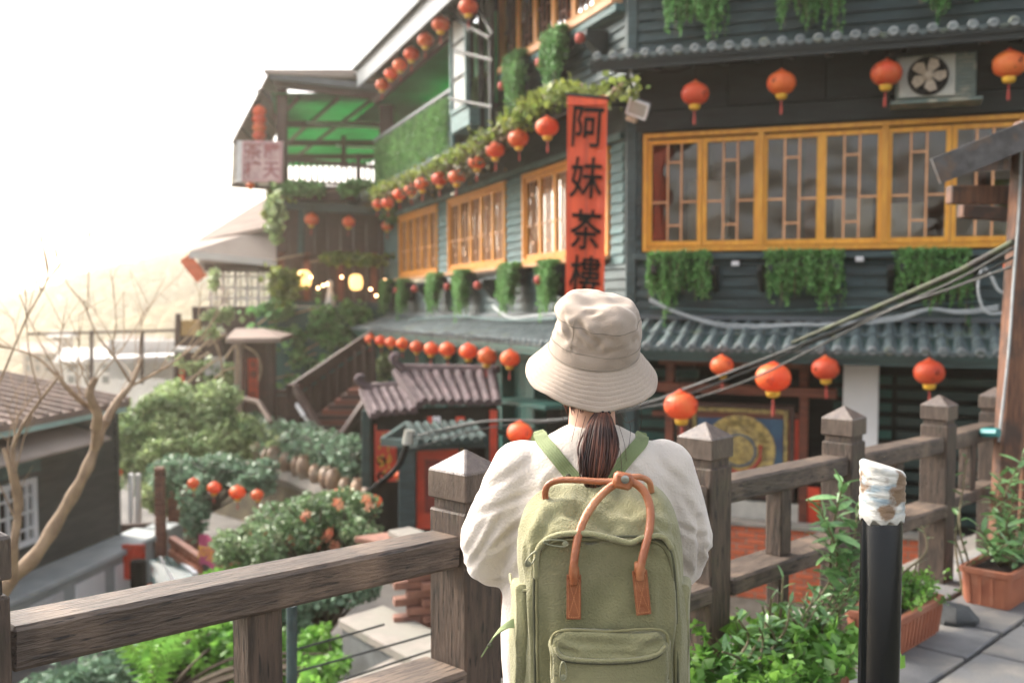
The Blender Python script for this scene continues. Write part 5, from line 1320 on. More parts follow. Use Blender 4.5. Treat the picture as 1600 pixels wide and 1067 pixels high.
jn = ['first','second','third','fourth','fifth','sixth','seventh','eighth','ninth','tenth','eleventh','twelfth','thirteenth','fourteenth','fifteenth','sixteenth','seventeenth']
js = spline(wp, 12)
tot = 17
for i in range(tot):
    p = js[int(2+i*(len(js)-4)/tot)]; px = 800+p.x/p.y*F
    s = 1.0+.12*math.sin(i*2.3)
    o = O('clay_jar', jar, None, None, Matrix.Translation(p+Vector((0,-.02,-.12))) @ Matrix.Scale(s,4) @ Matrix.Rotation(i,4,'Z'))
    tag(o, f'brown clay jar in the row along the garden wall, {jn[i]} from the kiosk end', 'jar', 'clay jars along the garden wall')
# hedge: mass of leaves along a path
def hedge(name, label, path, r, n, size, mt, seed, cat='hedge'):
    g = np.random.default_rng(seed); sp_ = spline(path, 8); t = thing(name, label, cat, sp_[0]); pts = []
    core = MB().tube(sp_, [r*.55]*len(sp_), 8)
    for v in core.v: v += Vector((noise.noise(v*3), noise.noise(v*3+Vector((5,0,0))), noise.noise(v*3+Vector((9,0,0)))))*r*.3
    O('branches', core, mat('hedge_core', (.02,.03,.015), rough=.95), t, smooth=60)
    for i in range(n):
        k = g.uniform(0, len(sp_)-1.001); a = sp_[int(k)].lerp(sp_[int(k)+1], k%1)
        rr = r*(.8+.5*noise.noise(a*1.7+Vector((seed,0,0)))); d = g.normal(size=3); d /= np.linalg.norm(d)
        q = np.array(a)+d*rr*g.uniform(.55,1.1)*np.array([1,1,1.0]); q[2] -= max(0, g.normal())*.12*r
        pts.append(q)
    O('foliage', leaf_mesh('foliage', pts, size, M_[mt], seed, .35, .7), None, t, kind='stuff')
    return t
hedge('hedge', 'trailing blue green hedge along the top of the garden wall by the stairs', [P(362,668,19.3), P(420,672,18.5), P(480,690,17.3), P(530,706,16.3), P(572,716,15.4)], .34, 6500, (.06,.12), 'leafH', 51)
hedge('hedge', 'dark hedge hanging down the earth wall above the clay jars', [P(370,700,18.8), P(440,712,17.5), P(510,738,16.4), P(560,752,15.5)], .2, 1800, (.06,.11), 'leafH', 52)
# bushes / small trees, each with limbs and a crown
def bush(name, label, base, blobs, size, mt, seed, cat='bush', limbs=7):
    t = thing(name, label, cat, base); g = np.random.default_rng(seed); allp = []
    lm = MB()
    for (c, r, n) in blobs:
        allp.append(cloud(tuple(c), r, n, seed)); seed += 1
        for k in range(limbs):
            tip = Vector(c)+Vector((g.uniform(-r[0],r[0])*.7, g.uniform(-r[1],r[1])*.7, g.uniform(-.2,.7)*r[2]))
            b_ = Vector(base); m = b_.lerp(tip, .5)+Vector((g.normal()*.1, g.normal()*.1, .1))
            lm.tube(spline([b_, m, tip], 4), [.022,.02,.018,.016,.014,.012,.010,.008,.005], 5, False)
    O('branches', lm, M_['twig'], t, smooth=60)
    O('crown', leaf_mesh('crown', np.concatenate(allp), size, M_[mt], seed, .15, .6), None, t)
    return t
def at3(px, py, Y): return P(px, py, Y)
bush('garden_bush', 'big pale green bushy tree filling the slope below the kiosk', P(290,760,17.5) , [(at3(300,640,17.5),(.95,.8,.55),5200),(at3(235,665,17),(.7,.7,.6),4200),(at3(345,690,17),(.75,.7,.5),3600),(at3(270,710,16.5),(.8,.7,.5),3400),(at3(200,690,16.8),(.35,.5,.8),1700)], (.07,.14), 'leafS', 61)
bush('garden_bush', 'loose pale creeper bush bridging the kiosk foot and the hedge', P(400,760,18), [(at3(385,668,18.6),(.6,.5,.3),2400),(at3(440,690,18),(.5,.5,.25),1800),(at3(500,705,17.2),(.45,.5,.22),1300),(at3(215,735,16.5),(.4,.5,.6),1900),(at3(250,780,15.6),(.4,.5,.4),1500)], (.06,.13), 'leafS', 65)
bush('garden_bush', 'dark green bush hanging over the lantern string', P(330,800,14.5), [(at3(330,740,14.8),(.75,.5,.35),2600),(at3(270,742,15),(.4,.5,.4),1500),(at3(400,745,14.5),(.6,.5,.25),1800),(at3(300,800,14),(.3,.4,.5),900)], (.06,.12), 'leafH', 71)
M_['leafF'] = mat('leaf_flowering_shrub', (.24,.33,.16), (.09,.18,.07), .45, 1.2, island=.5, trans=.25, c3=(.42,.44,.30), s3=9, t3=(.55,.7))
fb = bush('flowering_shrub', 'large loose shrub with pale edged leaves and orange red blooms before the gate', P(500,960,9.6), [(at3(470,830,9.8),(.75,.6,.50),7500),(at3(540,800,10),(.50,.5,.36),3800),(at3(410,860,9.5),(.40,.5,.35),3200),(at3(560,840,9.6),(.28,.4,.3),1900),(at3(370,850,9.6),(.25,.4,.25),1400)], (.035,.085), 'leafF', 81, limbs=12)
bm_f = MB()
for k in range(7):
    a = k*2.4; bm_f.add([(0,0,0),(.05*math.cos(a-.35),.05*math.sin(a-.35),.035),(.075*math.cos(a),.075*math.sin(a),.02+.01*(k%2)),(.05*math.cos(a+.35),.05*math.sin(a+.35),.035)], [(0,1,2,3)])
flower = bm_f.mesh('bloom', mat('red_bloom', (.50,.10,.06), (.55,.28,.16), .6, 5, trans=.3))
g = random.Random(77)
for (x, y) in ((505,840),(512,828),(498,848),(450,868),(432,872),(520,848),(570,785),(415,838),(480,800),(540,870),(392,828),(455,850),(560,830),(500,905),(418,850),(525,790)):
    for k in range(2):
        p = P(x+g.uniform(-6,6), y+g.uniform(-6,6), 9.4+g.uniform(0,.3)); O('bloom', flower, None, fb, Matrix.Translation(p) @ Matrix.Rotation(g.uniform(.6,1.6),4,'X') @ Matrix.Rotation(g.uniform(0,6),4,'Y') @ Matrix.Scale(.85,4))
bush('garden_bush', 'bright green fern like bush glimpsed under the near rail', P(250,1100,7.5), [(at3(245,1050,7.6),(.25,.4,.22),700),(at3(330,1015,8),(.35,.5,.3),1500),(at3(500,1045,7),(.25,.3,.12),600),(at3(350,910,9.2),(.3,.4,.18),1000)], (.05,.11), 'leafP', 91)
bush('garden_bush', 'dark low bush between the shrub and the lane steps', P(420,1010,8.2), [(at3(420,960,8.6),(.55,.5,.35),1900),(at3(300,935,9.5),(.25,.4,.18),700)], (.05,.10), 'leafH', 95)
bush('garden_bush', 'deep green undergrowth between the metal pole and the concrete planter', P(490,1110,7.9), [(at3(495,1010,8.2),(.22,.4,.30),1500),(at3(400,1040,8),(.45,.5,.35),2600),(at3(300,1010,8.6),(.4,.5,.35),2200)], (.05,.10), 'leafP', 97)
bush('garden_bush', 'dark tangled bush at the foot of the flowering shrub beside the concrete planter', P(510,990,9.3), [(at3(500,915,9.4),(.50,.5,.25),2600),(at3(570,900,9.8),(.35,.5,.30),1500),(at3(440,930,9.2),(.4,.5,.2),1500)], (.045,.09), 'leafH', 99)
bush('garden_bush', 'dense dark shrubbery filling the drop under the nearest rail', P(250,1150,7.6), [(at3(180,1060,8.2),(.5,.5,.35),2200),(at3(80,1090,8.0),(.5,.5,.3),1600),(at3(430,985,8.9),(.5,.5,.25),1900)], (.05,.10), 'leafH', 98)
# ferns
fern = MB()
for k in range(16):
    t = k/15; w = .16*math.sin(math.pi*min(1,t*.9+.12)); x = t*.55; z = .16*math.sin(t*2.2)
    for s_ in (-1,1): fern.add([(x,0,z),(x+.03,s_*w*.5,z+.02),(x+.05,s_*w,z-.02),(x+.015,s_*w*.5,z)], [(0,1,2,3)])
fr = thing('fern', 'bright fern fronds under the near rail at the picture bottom', 'fern', P(240, 1085, 6.2))
fm = fern.mesh('frond', M_['leafP'])
for k in range(7): O('frond', fm, None, fr, Matrix.Translation(P(240,1080,6.2)) @ Matrix.Rotation(k*.9,4,'Z') @ Matrix.Rotation(-.7,4,'Y'))
# ivy over the green wall and brown storey
def ivy(name, label, patches, Y, n, size, mt, seed):
    t = thing(name, label, 'ivy', P(patches[0][0], patches[0][1], Y)); g = np.random.default_rng(seed); pts = []; st_ = MB()
    for (x, y, rx, ry, w) in patches:
        for i in range(int(n*w)):
            a, b = g.normal()*.42, g.normal()*.42
            q = P(x+a*rx, y+b*ry, Y-abs(g.normal())*.12)
            if noise.noise(q*1.6+Vector((seed,0,0))) > -.15: pts.append(q)
        st_.tube(spline([P(x-rx*.6,y+ry*.5,Y-.03), P(x,y,Y-.06), P(x+rx*.6,y-ry*.4,Y-.03)], 4), .018, 4, False)
    O('stems', st_, M_['bark'], t, kind='stuff')
    O('foliage', leaf_mesh('foliage', [tuple(p) for p in pts], size, M_[mt], seed, .4, .85), None, t, kind='stuff')
ivy('ivy', 'bright ivy spreading over the green wall beside the stairs', [(500,510,70,38,1),(455,492,60,25,.7),(490,540,30,20,.3),(420,495,30,25,.3),(540,490,40,18,.4),(470,560,40,20,.12),(435,590,40,12,.1)], TZ-.05, 900, (.12,.22), 'leafA', 101)
ivy('ivy', 'ivy swag draped along the front of the brown storey below the terrace', [(450,402,40,12,.6),(520,405,60,9,.7),(575,408,25,8,.3),(445,440,30,40,.4),(425,330,14,30,.3),(432,310,20,12,.2),(620,395,25,10,.1)], TZ-.25, 1100, (.11,.20), 'leafY', 103)
ivy('ivy', 'mixed greenery hanging over the terrace floor edge', [(470,295,50,10,.8),(530,297,50,9,.7),(560,290,40,8,.4),(610,330,12,18,.25),(690,280,10,20,0)], TZ-.4, 2200, (.08,.15), 'leafA', 105)
ivy('ivy', 'pale creeper around the lattice pavilion and brown terraces at the far left', [(345,492,35,10,.3),(335,440,8,20,.15),(340,530,25,20,.4),(310,560,30,25,.4),(430,340,14,35,.4),(350,585,30,20,.3),(600,575,10,18,.4)], 21.2, 1500, (.10,.20), 'leafS', 107)
# ================================================================== PAVILION and terraces at the far left
PY = 25.0
pav = thing('pavilion', 'small pavilion with sloping grey brown roof and white lattice windows at the cliff edge', 'pavilion', P(370, 490, PY))
O('upper_roof', MB().add([P(303,378,PY), P(436,350,PY-.5), P(430,300,PY+2), P(405,345,PY+2), P(303,384,PY), P(436,357,PY-.5)], [(0,1,2,3),(0,4,5,1)]), M_['roofpink'], pav, fix=True)
O('roof', MB().add([P(298,392,PY-.8), P(436,408,PY-.8), P(436,350,PY), P(306,377,PY), P(298,402,PY-.8), P(436,416,PY-.8)], [(0,1,2,3),(0,4,5,1),(0,3,4)]), M_['bgcol'], pav, fix=True)
O('gutter', MB().bar(P(296,398,PY-.85), P(436,412,PY-.85), .1, .16), M_['bgwhite'], pav)
O('eave_strip', MB().bar(P(289,402,PY-.8), P(316,436,PY-.8), .30, .07, up=(0,1,0)), mat('orange_red_strip', (.62,.12,.04), rough=.6), pav)
O('gable_panel', MB().box(P(310,380,PY+.4).x, P(432,380,PY+.4).x, PY+.4, PY+.5, P(300,420,PY).z, P(300,372,PY).z), M_['bgcol'], pav)
O('beam', MB().bar(P(320,418,PY), P(436,420,PY), .15, .2), M_['brown'], pav)
for x in (330, 349, 368, 386, 404, 422):
    O('mullion', MB().bar(P(x,484,PY), P(x,416,PY), .06, .06, up=(0,1,0)), M_['bgwhite'], pav)
    O('mullion', MB().bar(P(x+8,484,PY), P(x+8,420,PY), .03, .03, up=(0,1,0)), M_['brown'], pav)
for y in (432, 450, 466, 482): O('glazing_bar', MB().bar(P(326,y,PY-.02), P(424,y,PY-.02), .05, .05), M_['bgwhite'], pav)
O('corner_post', MB().bar(P(432,490,PY), P(432,300,PY-.2), .25, .2, up=(0,1,0)), M_['brown'], pav)
O('sill_wall', MB().box(P(318,500,PY+.1).x, P(432,500,PY+.1).x, PY+.1, PY+1.5, -4.0, P(318,484,PY).z), M_['brown'], pav)
O('floor', MB().bar(P(314,486,PY-.2), P(436,490,PY-.2), .4, .14), M_['roofpink'], pav)
# lean-to sheds
shd = thing('shed', 'brown lean to shed with yellowish lattice panel and pale awning at the cliff edge', 'shed', P(295, 590, 22))
O('lattice_panel', MB().box(P(281,510,22).x, P(312,510,22).x, 22, 22.1, P(290,524,22).z, P(290,500,22).z), mat('yellow_slats', (.42,.27,.10), (.30,.18,.06), .7, 8, (1,1,8)), shd)
O('wall', MB().box(P(276,550,22).x, P(345,550,22).x, 22.12, 23, -4, P(290,523,22).z), M_['brown'], shd)
O('awning', MB().bar(P(276,545,21.5), P(310,546,21.5), .5, .08), M_['bgwhite'], shd)
O('post', MB().bar(P(275,610,21.8), P(279,490,21.8), .1, .1, up=(0,1,0)), M_['brown'], shd)
O('red_cloth', MB().box(P(280,590,21.5).x, P(288,590,21.5).x, 21.5, 21.53, P(284,602,21.5).z, P(284,578,21.5).z), M_['redpanel'], shd)
O('hanging_cloth', MB().box(P(320,565,21).x, P(350,565,21).x, 21, 21.05, P(320,586,21).z, P(320,558,21).z), M_['bgwhite'], shd)
# far village below the hill: each house a thing with wall, roof and windows
vg = [(215,560,60,70,520,'bgwhite','bgcol','wide white house with a pale roof standing nearest the shed'),(140,575,90,60,540,'bgwhite','bgwhite','long low white building behind the bare tree'),
      (262,545,40,30,420,'bgwhite','bgcol','small white house above the wide white one'),(60,560,50,50,470,'bgcol','bgcol','brownish house on the slope at the far left'),
      (95,530,26,24,380,'bgcol','bgwhite','small dark gabled house high on the slope'),(225,600,40,40,460,'bgwhite','bgwhite','white house with dark windows low behind the branches'),(175,545,34,22,400,'bgwhite','bgcol','narrow pale house between the two long ones')]
vg = [(x, y, w, h, 60+i*7, a, b, l) for i, (x, y, w, h, Y, a, b, l) in enumerate(vg)]
for (x, y, w, h, Y, a, b, lb) in vg:
    c_ = P(x, y, Y); ww, hh_ = w/F*Y, h/F*Y
    ho = thing('village_house', lb, 'house', Matrix.Translation(c_+Vector((0,0,-hh_/2))), 'houses on the far slope'); Mh = W[ho.name]
    O('wall', MB().box(-ww/2, ww/2, 0, ww*.6, -8, hh_*.7), M_[a], ho, Mh)
    O('roof', MB().prism([(-.4,hh_*.7),(ww*.3,hh_),(ww*.6+.4,hh_*.7),(ww*.6+.4,hh_*.64),(-.4,hh_*.64)], -ww/2-.3, ww/2+.3, 'x'), M_[b], ho, Mh)
    for k in range(3):
        for r_ in range(2): O('window', MB().box(-ww/2+ww*(.12+.3*k), -ww/2+ww*(.24+.3*k), -.05, -.01, hh_*(.1+.3*r_), hh_*(.3+.3*r_)), M_['greywall'], ho, Mh)
# old frame canopy in the middle distance
fc = thing('pipe_frame', 'rusty pipe frame with pale canopy sheet behind the bare tree', 'frame', P(140, 580, 24))
O('pipe', MB().bar(P(42,522,24), P(282,516,24), .06, .06), M_['brown'], fc)
for x in (143, 222, 278): O('pipe', MB().bar(P(x,600,24), P(x,516,24), .07, .07, up=(0,1,0)), M_['brown'], fc)
O('sheet', MB().bar(P(150,560,25), P(276,556,25), 1.5, .08), M_['bgwhite'], fc)
O('sheet', MB().box(P(170,560,26).x, P(272,560,26).x, 26, 26.2, P(170,592,26).z, P(170,532,26).z), M_['bgwhite'], fc)
# ================================================================== LEFT GREY HOUSE
hs_ = thing('wooden_house', 'grey boarded house with mossy brown roof, cyan fascia and white window at the left edge', 'house', FH.at(0,0,-2.3))
def TH(name, mb, m, **k): return O(name, mb, M_[m] if isinstance(m, str) else m, k.pop('parent', None) or hs_, FH.M, **k)
zt = FH.l(170, 632).z; zb = FH.l(171, 846).z
TH('wall', MB().box(-9, -.02, .02, .15, zb-.1, zt), 'house')
TH('end_wall', MB().box(-.12, -.02, .15, 5, zb-.1, zt), 'house')
z = zb; i = 0
while z < zt-.02:
    TH('siding_board', MB().add([(-7,0,z),(-.01,0,z),(-.01,0,z+.11),(-7,0,z+.11),(-7,-.03,z),(-.01,-.03,z),(-.01,-.005,z+.11),(-7,-.005,z+.11)], [(0,1,2,3),(7,6,5,4),(0,4,5,1),(1,5,6,2),(2,6,7,3),(3,7,4,0)]), 'house'); z += .11
TH('corner_board', MB().box(-.06, .03, -.045, .06, zb-.05, zt), 'house')
TH('base_board', MB().box(-7, .06, -.12, .1, zb-.16, zb-.01), 'concreteb', bevel=.01)
xr = FH.l(195, 628, -.57).x
TH('fascia', MB().box(-9, xr, -.60, -.54, zt-.02, zt+.12), 'cyan', bevel=.006)
TH('soffit', MB().box(-9, xr-.02, -.53, .1, zt-.01, zt+.03), 'brown')
rf = [(-.62, zt+.13), (4.2, zt+.95), (4.2, zt+.86), (-.62, zt+.05)]
TH('roof', MB().prism(rf, -9, xr+.05, 'x'), 'roofpink', bevel=.0)
g = random.Random(5)
for i in range(40):
    x = xr-i*.24
    TH('roof_batten', MB().bar((x, -.64, zt+.15), (x, 4.1, zt+.965), .05, .04), 'roofpink')
w0 = FH.l(54, 790, -.03).x; w1 = FH.l(-40, 790, -.03).x; wz0, wz1 = FH.l(54, 845).z, FH.l(54, 743).z
wf = TH('window', frame_mb(w1, w0, wz0, wz1, .07, -.08, -.0), 'white', bevel=.004)
for k in range(1, 6): TH('glazing_bar', MB().box(w1+(w0-w1)*k/6-.018, w1+(w0-w1)*k/6+.018, -.07, -.03, wz0+.07, wz1-.07), 'white', parent=wf)
for k in range(1, 4): TH('glazing_bar', MB().box(w1+.07, w0-.07, -.065, -.035, wz0+(wz1-wz0)*k/4-.015, wz0+(wz1-wz0)*k/4+.015), 'white', parent=wf)
TH('pane', MB().box(w1+.07, w0-.07, -.03, -.025, wz0+.07, wz1-.07), 'ink', parent=wf)
a0, a1 = FH.l(-20, 690, -.1), FH.l(75, 690, -.1)
TH('window_awning', MB().prism([(0,a1.z+.22),(-.75,a1.z+.02),(-.75,a1.z-.01),(0,a1.z+.17)], a0.x-.6, a1.x+.35, 'x'), 'bgcol')
TH('awning_lintel', MB().box(w1-.1, w0+.1, -.06, -.03, wz1+.06, wz1+.22), 'siding_lit')
# concrete plinth with panels along the lane
pth = thing('plinth_wall', 'pale concrete plinth wall with recessed panels below the grey house', 'wall', FH.at(-1,-.4,-2.7))
zp = FH.l(188, 868, -.5).z
O('wall', MB().box(-7, .35, -.5, 0, -2.9, zp), M_['concreteb'], pth, FH.M, bevel=.01)
O('coping', MB().box(-7, .42, -.58, .0, zp+.002, zp+.09), M_['concreteb'], pth, FH.M, bevel=.015)
for k in range(6):
    O('raised_panel', MB().box(-.25-k*.85-.62, -.25-k*.85, -.53, -.502, -2.45, zp-.10), M_['white'], pth, FH.M, bevel=.012)
O('end_pier', MB().box(.36, .72, -.62, -.2, -2.9, zp+.12), M_['concreteb'], pth, FH.M, bevel=.015)
# lane details: red banner board, bollard, rail, brick piers, glass canopy, pink banner
rs = thing('red_notice', 'orange red cloth notice hung on the lane railing behind the dark bollard', 'notice', P(210, 905, 13.2))
a, b = P(191,852,13.2), P(228,906,13.2)
O('cloth', MB().grid(lambda u, v: (a.x+(b.x-a.x)*u, 13.2+.03*math.sin(u*9+v*2), a.z+(b.z-a.z)*v+.02*math.sin(u*7)), 12, 8), M_['redpanel'], rs, smooth=180)
O('fold', MB().bar(a, Vector((b.x, 13.2, a.z)), .03, .03), M_['redpanel'], rs)
o = O('lane_bollard', MB().lathe([(.10,0),(.10,.42),(.09,.46),(.001,.47)], 16), M_['ink'], M=Matrix.Translation(P(217,930,12.6)), smooth=40); tag(o, 'short dark bollard standing in the lane before the red notice', 'bollard')
lr_ = thing('lane_railing', 'grey wooden railing and posts by the lane corner beside the grey house', 'railing', P(215, 850, 14.5))
O('rail', MB().bar(P(178,824,14.6), P(250,822,14.6), .08, .10), M_['brown'], lr_)
O('rail', MB().bar(P(178,842,14.6), P(250,840,14.6), .06, .06), M_['brown'], lr_)
for i, x in enumerate(range(182, 250, 9)): O('baluster', MB().bar(P(x,860,14.6), P(x,824,14.6), .05, .05, up=(0,1,0)), M_['brown'] if i%3 else M_['white'], lr_)
for (x, m, w) in ((183,'white',.05),(205,'white',.06),(216,'bgwhite',.07)): O('white_post', MB().bar(P(x,850,15), P(x,740,15), w, w, up=(0,1,0)), M_[m], lr_)
pr2 = thing('brick_pier', 'slim pinkish brick pier carrying the greenery by the lane', 'pillar', P(252, 880, 14))
pbr = MB().box(-.062,.062,-.062,.062,.003,.066).mesh('brick_course', M_['brickold'], bevel=.004)
for k in range(20): O('brick_course', pbr, None, pr2, Matrix.Translation(P(252,882,14)+Vector((.004*(k%2),0,k*.07))))
pr3 = thing('brick_pier', 'darker brick wall stub behind the slim pinkish pier', 'wall', P(285, 870, 15))
O('wall', MB().box(P(262,800,15).x, P(300,800,15).x, 15, 15.5, -2.7, P(280,770,15).z), M_['brickold'], pr3)
brr = thing('terracotta_railing', 'terracotta openwork parapet above the glass canopy', 'parapet', P(290, 860, 12.5))
O('rail', MB().bar(P(268,842,12.8), P(318,876,12.0), .09, .08), M_['terra'], brr); O('rail', MB().bar(P(268,862,12.8), P(312,892,12.0), .09, .08), M_['terra'], brr)
for k in range(7): O('baluster', MB().bar(P(270+k*7,862+k*4.5,12.75-k*.11), P(270+k*7,844+k*4.5,12.75-k*.11), .05, .05, up=(0,1,0)), M_['terra'], brr)
gcn = thing('glass_canopy', 'blue green glass canopy over the lane beside the pink banner', 'canopy', P(270, 900, 12))
O('sheet', MB().add([P(232,874,13.2), P(268,868,13.2), P(306,898,11.6), P(240,925,11.6), P(232,877,13.2), P(268,871,13.2), P(306,901,11.6), P(240,928,11.6)], [(0,1,2,3),(7,6,5,4),(0,4,5,1),(1,5,6,2),(2,6,7,3),(3,7,4,0)]), mat('blue_green_glass', (.08,.17,.17), (.05,.11,.11), .2, 3), gcn, fix=True)
O('edge', MB().bar(P(268,868,13.2), P(306,898,11.6), .05, .06), M_['white'], gcn); O('rib', MB().bar(P(250,871,13.2), P(272,912,11.6), .03, .04), M_['bgwhite'], gcn)
pb = thing('pink_banner', 'pink banner with yellow characters sagging beside the flowering shrub', 'banner', P(345, 880, 11))
A_, B_ = P(310,836,11.4), P(392,862,11.0)
hgt = .36
O('cloth', MB().grid(lambda u, v: A_.lerp(B_, u)+Vector((0, .04*math.sin(u*12+v), -hgt*v*(1-.2*u)+.03*math.sin(u*10))), 20, 6), M_['pink'], pb, smooth=180)
ang = math.atan2(B_.z-A_.z, (B_-A_).xy.length)
for i, ch_ in enumerate('阿妹茶樓'):
    q = A_.lerp(B_, .15+i*.23)+Vector((0,-.07,-hgt*.48)); glyph('character', ch_, .17, M_['gold'], pb, Matrix.Translation(q) @ Matrix.Rotation(-.1,4,'Z') @ Matrix.Rotation(-ang,4,'Y') @ Matrix.Rotation(R(90),4,'X'))
# steps, blocks and bricks just below the near rail
blk = thing('concrete_planter', 'weathered concrete planter wall with slab coping and brick piles beyond the railing', 'wall', P(620, 1060, 5.2))
def blockpoly(pts, z0, z1, m, name, **k):
    O(name, MB().prism([(p.x, p.y) for p in pts], z0, z1, 'z'), M_[m] if isinstance(m, str) else m, blk, fix=True, **k)
zt1 = P(560, 960, 5.6).z
ptsA = [P(528,966,5.6), P(604,948,6.3), P(760,1050,4.5), P(700,1075,4.2)]
def onz(x, y, z): r = ray(x, y); return Vector((0,0,CH))+r*((z-CH)/r.z)
z1 = -.9
A1 = [onz(528,966,z1), onz(600,945,z1), onz(735,1012,z1), onz(664,1040,z1)]
blockpoly(A1, z1-.07, z1, 'concrete', 'coping_slab', bevel=.008)
c_ = sum(A1, Vector())/4
blockpoly([c_+(p-c_)*.93 for p in A1], -2.6, z1-.072, mat('dark_grey_concrete', (.13,.135,.135), (.07,.072,.07), .85, 4, (1,1,1), .4, 25), 'block')  # block below is a darker grey than its coping
z2 = -.97
A2 = [onz(525,1068,z2), onz(665,1002,z2), onz(800,1030,z2), onz(660,1120,z2)]
blockpoly(A2, z2-.08, z2, 'concrete', 'coping_slab', bevel=.008)
z3 = -.4
A3 = [onz(553,838,z3), onz(625,828,z3), onz(700,838,z3), onz(668,860,z3)]
blockpoly(A3, z3-.05, z3, 'brickold', 'planter_rim', bevel=.006)
A4 = [onz(606,828,z3+.06), onz(640,822,z3+.06), onz(665,830,z3+.06), onz(630,840,z3+.06)]
blockpoly(A4, z3+.01, z3+.06, 'concrete', 'coping_slab', bevel=.006)
brs = MB().box(0,.21,-.05,.05,.002,.058).mesh('brick', M_['brickold'], bevel=.004)
bo = onz(598, 985, z1+.0); g = random.Random(2)
for r_ in range(9):
    for i in range(5):
        O('brick', brs, None, blk, Matrix.Translation(bo+Vector((.05+.215*i+(.1 if r_%2 else 0), .25+g.uniform(-.02,.02), -.15+.064*r_))) @ Matrix.Rotation(.25+g.uniform(-.06,.06),4,'Z'))
pp = thing('metal_pole', 'thin dark blue green metal pole with wires just below the near rail', 'pole', P(456, 1100, 4.5))
O('pole', MB().tube([P(456,1110,4.5), P(456,945,4.5)], .025, 8), M_['siding'], pp, smooth=60)
for (x0,y0,x1,y1) in ((460,1015,600,975),(460,1050,690,985),(540,1060,690,1010)): O('wire', MB().tube([P(x0,y0,4.5), P(x1,y1,5.0)], .006, 5), M_['cable'], pp)
# ================================================================== BARE TREE at the left
tr = thing('bare_tree', 'leafless pale brown tree with a leaning trunk in front of the grey house', 'tree', P(-20, 960, 7.0))
TYY = 7.0
trunk = spline([P(-40,1010,TYY), P(5,920,TYY), P(55,868,TYY), P(98,800,TYY+.1), P(132,740,TYY+.1), P(152,690,TYY+.15), P(166,655,TYY+.2)], 6)
L = len(trunk); wob = [.060-.030*i/L + .006*math.sin(i*1.3) for i in range(L)]
O('trunk', MB().tube(trunk, wob, 12), M_['bark'], tr, smooth=80)
rt = random.Random(9); twigs = MB(); cnt_b = [0]
def limb(pts, r0, r1, depth=1):
    sp_ = spline(pts, 5); n = len(sp_); O('limb', MB().tube(sp_, [r0+(r1-r0)*i/n for i in range(n)], 8), M_['bark'], tr, smooth=70)
    for k in range(4):
        i = rt.randrange(n//3, n); b = sp_[i]; d = (sp_[min(i+1,n-1)]-sp_[max(i-1,0)]).normalized()
        v = (d+Vector((rt.uniform(-.8,.8), rt.uniform(-.6,.6), rt.uniform(-.2,1.0)))).normalized(); L_ = rt.uniform(.25,.8)
        m = b+v*L_*.5+Vector((rt.uniform(-.06,.06),0,rt.uniform(-.04,.1))); e = b+v*L_+Vector((0,0,.05))
        twigs.tube(spline([b,m,e],3), [.006,.005,.0045,.004,.0035,.003,.002], 5, False)
        for q in range(3):
            b2 = m.lerp(e, rt.random()); v2 = (v+Vector((rt.uniform(-1,1),rt.uniform(-.5,.5),rt.uniform(-.4,1)))).normalized()*rt.uniform(.12,.4)
            twigs.tube([b2, b2+v2*.5+Vector((0,0,.01)), b2+v2], [.003,.0025,.0015], 4, False)
limb([P(148,700,TYY+.1), P(150,665,TYY), P(148,640,TYY), P(128,628,TYY-.1), P(100,600,TYY-.2), P(88,580,TYY-.2)], .032, .010)
limb([P(164,660,TYY+.2), P(185,625,TYY+.3), P(205,600,TYY+.4), P(222,560,TYY+.5)], .036, .010)
limb([P(150,668,TYY), P(152,645,TYY-.1), P(140,615,TYY-.2), P(150,590,TYY-.2)], .04, .02)
limb([P(20,905,TYY-.2), P(22,850,TYY-.3), P(28,800,TYY-.3), P(18,740,TYY-.4), P(6,700,TYY-.4)], .035, .012)
limb([P(25,820,TYY-.3), P(32,780,TYY-.3), P(24,740,TYY-.4), P(20,700,TYY-.4), P(45,650,TYY-.5), P(90,590,TYY-.5)], .022, .008)
limb([P(200,605,TYY+.4), P(240,585,TYY+.5), P(280,560,TYY+.6), P(330,520,TYY+.8)], .012, .004)
limb([P(205,600,TYY+.4), P(180,560,TYY+.4), P(150,520,TYY+.4), P(130,470,TYY+.4)], .012, .004)
limb([P(95,595,TYY-.2), P(60,560,TYY-.2), P(20,545,TYY-.2), P(-30,540,TYY-.2)], .010, .004)
limb([P(-10,620,TYY-.5), P(40,500,TYY-.5), P(75,430,TYY-.5), P(62,370,TYY-.5)], .008, .003)
O('twigs', twigs, M_['bark'], tr, kind='stuff')
# arching dry stems by the kiosk
ar = thing('dry_stems', 'pale arching dry stems beside the kiosk', 'plant', P(320, 620, 18))
for pts in (((318,640),(330,600),(350,580),(368,575)),((300,560),(330,530),(345,560),(348,590)),((352,560),(368,540),(372,560),(370,600)),((380,540),(400,552),(408,575),(404,595)),((290,600),(320,575),(342,560))):
    O('dry_stem', MB().tube(spline([P(x, y, 18.2) for x, y in pts], 5), .02, 5), M_['bark'], ar, smooth=60)
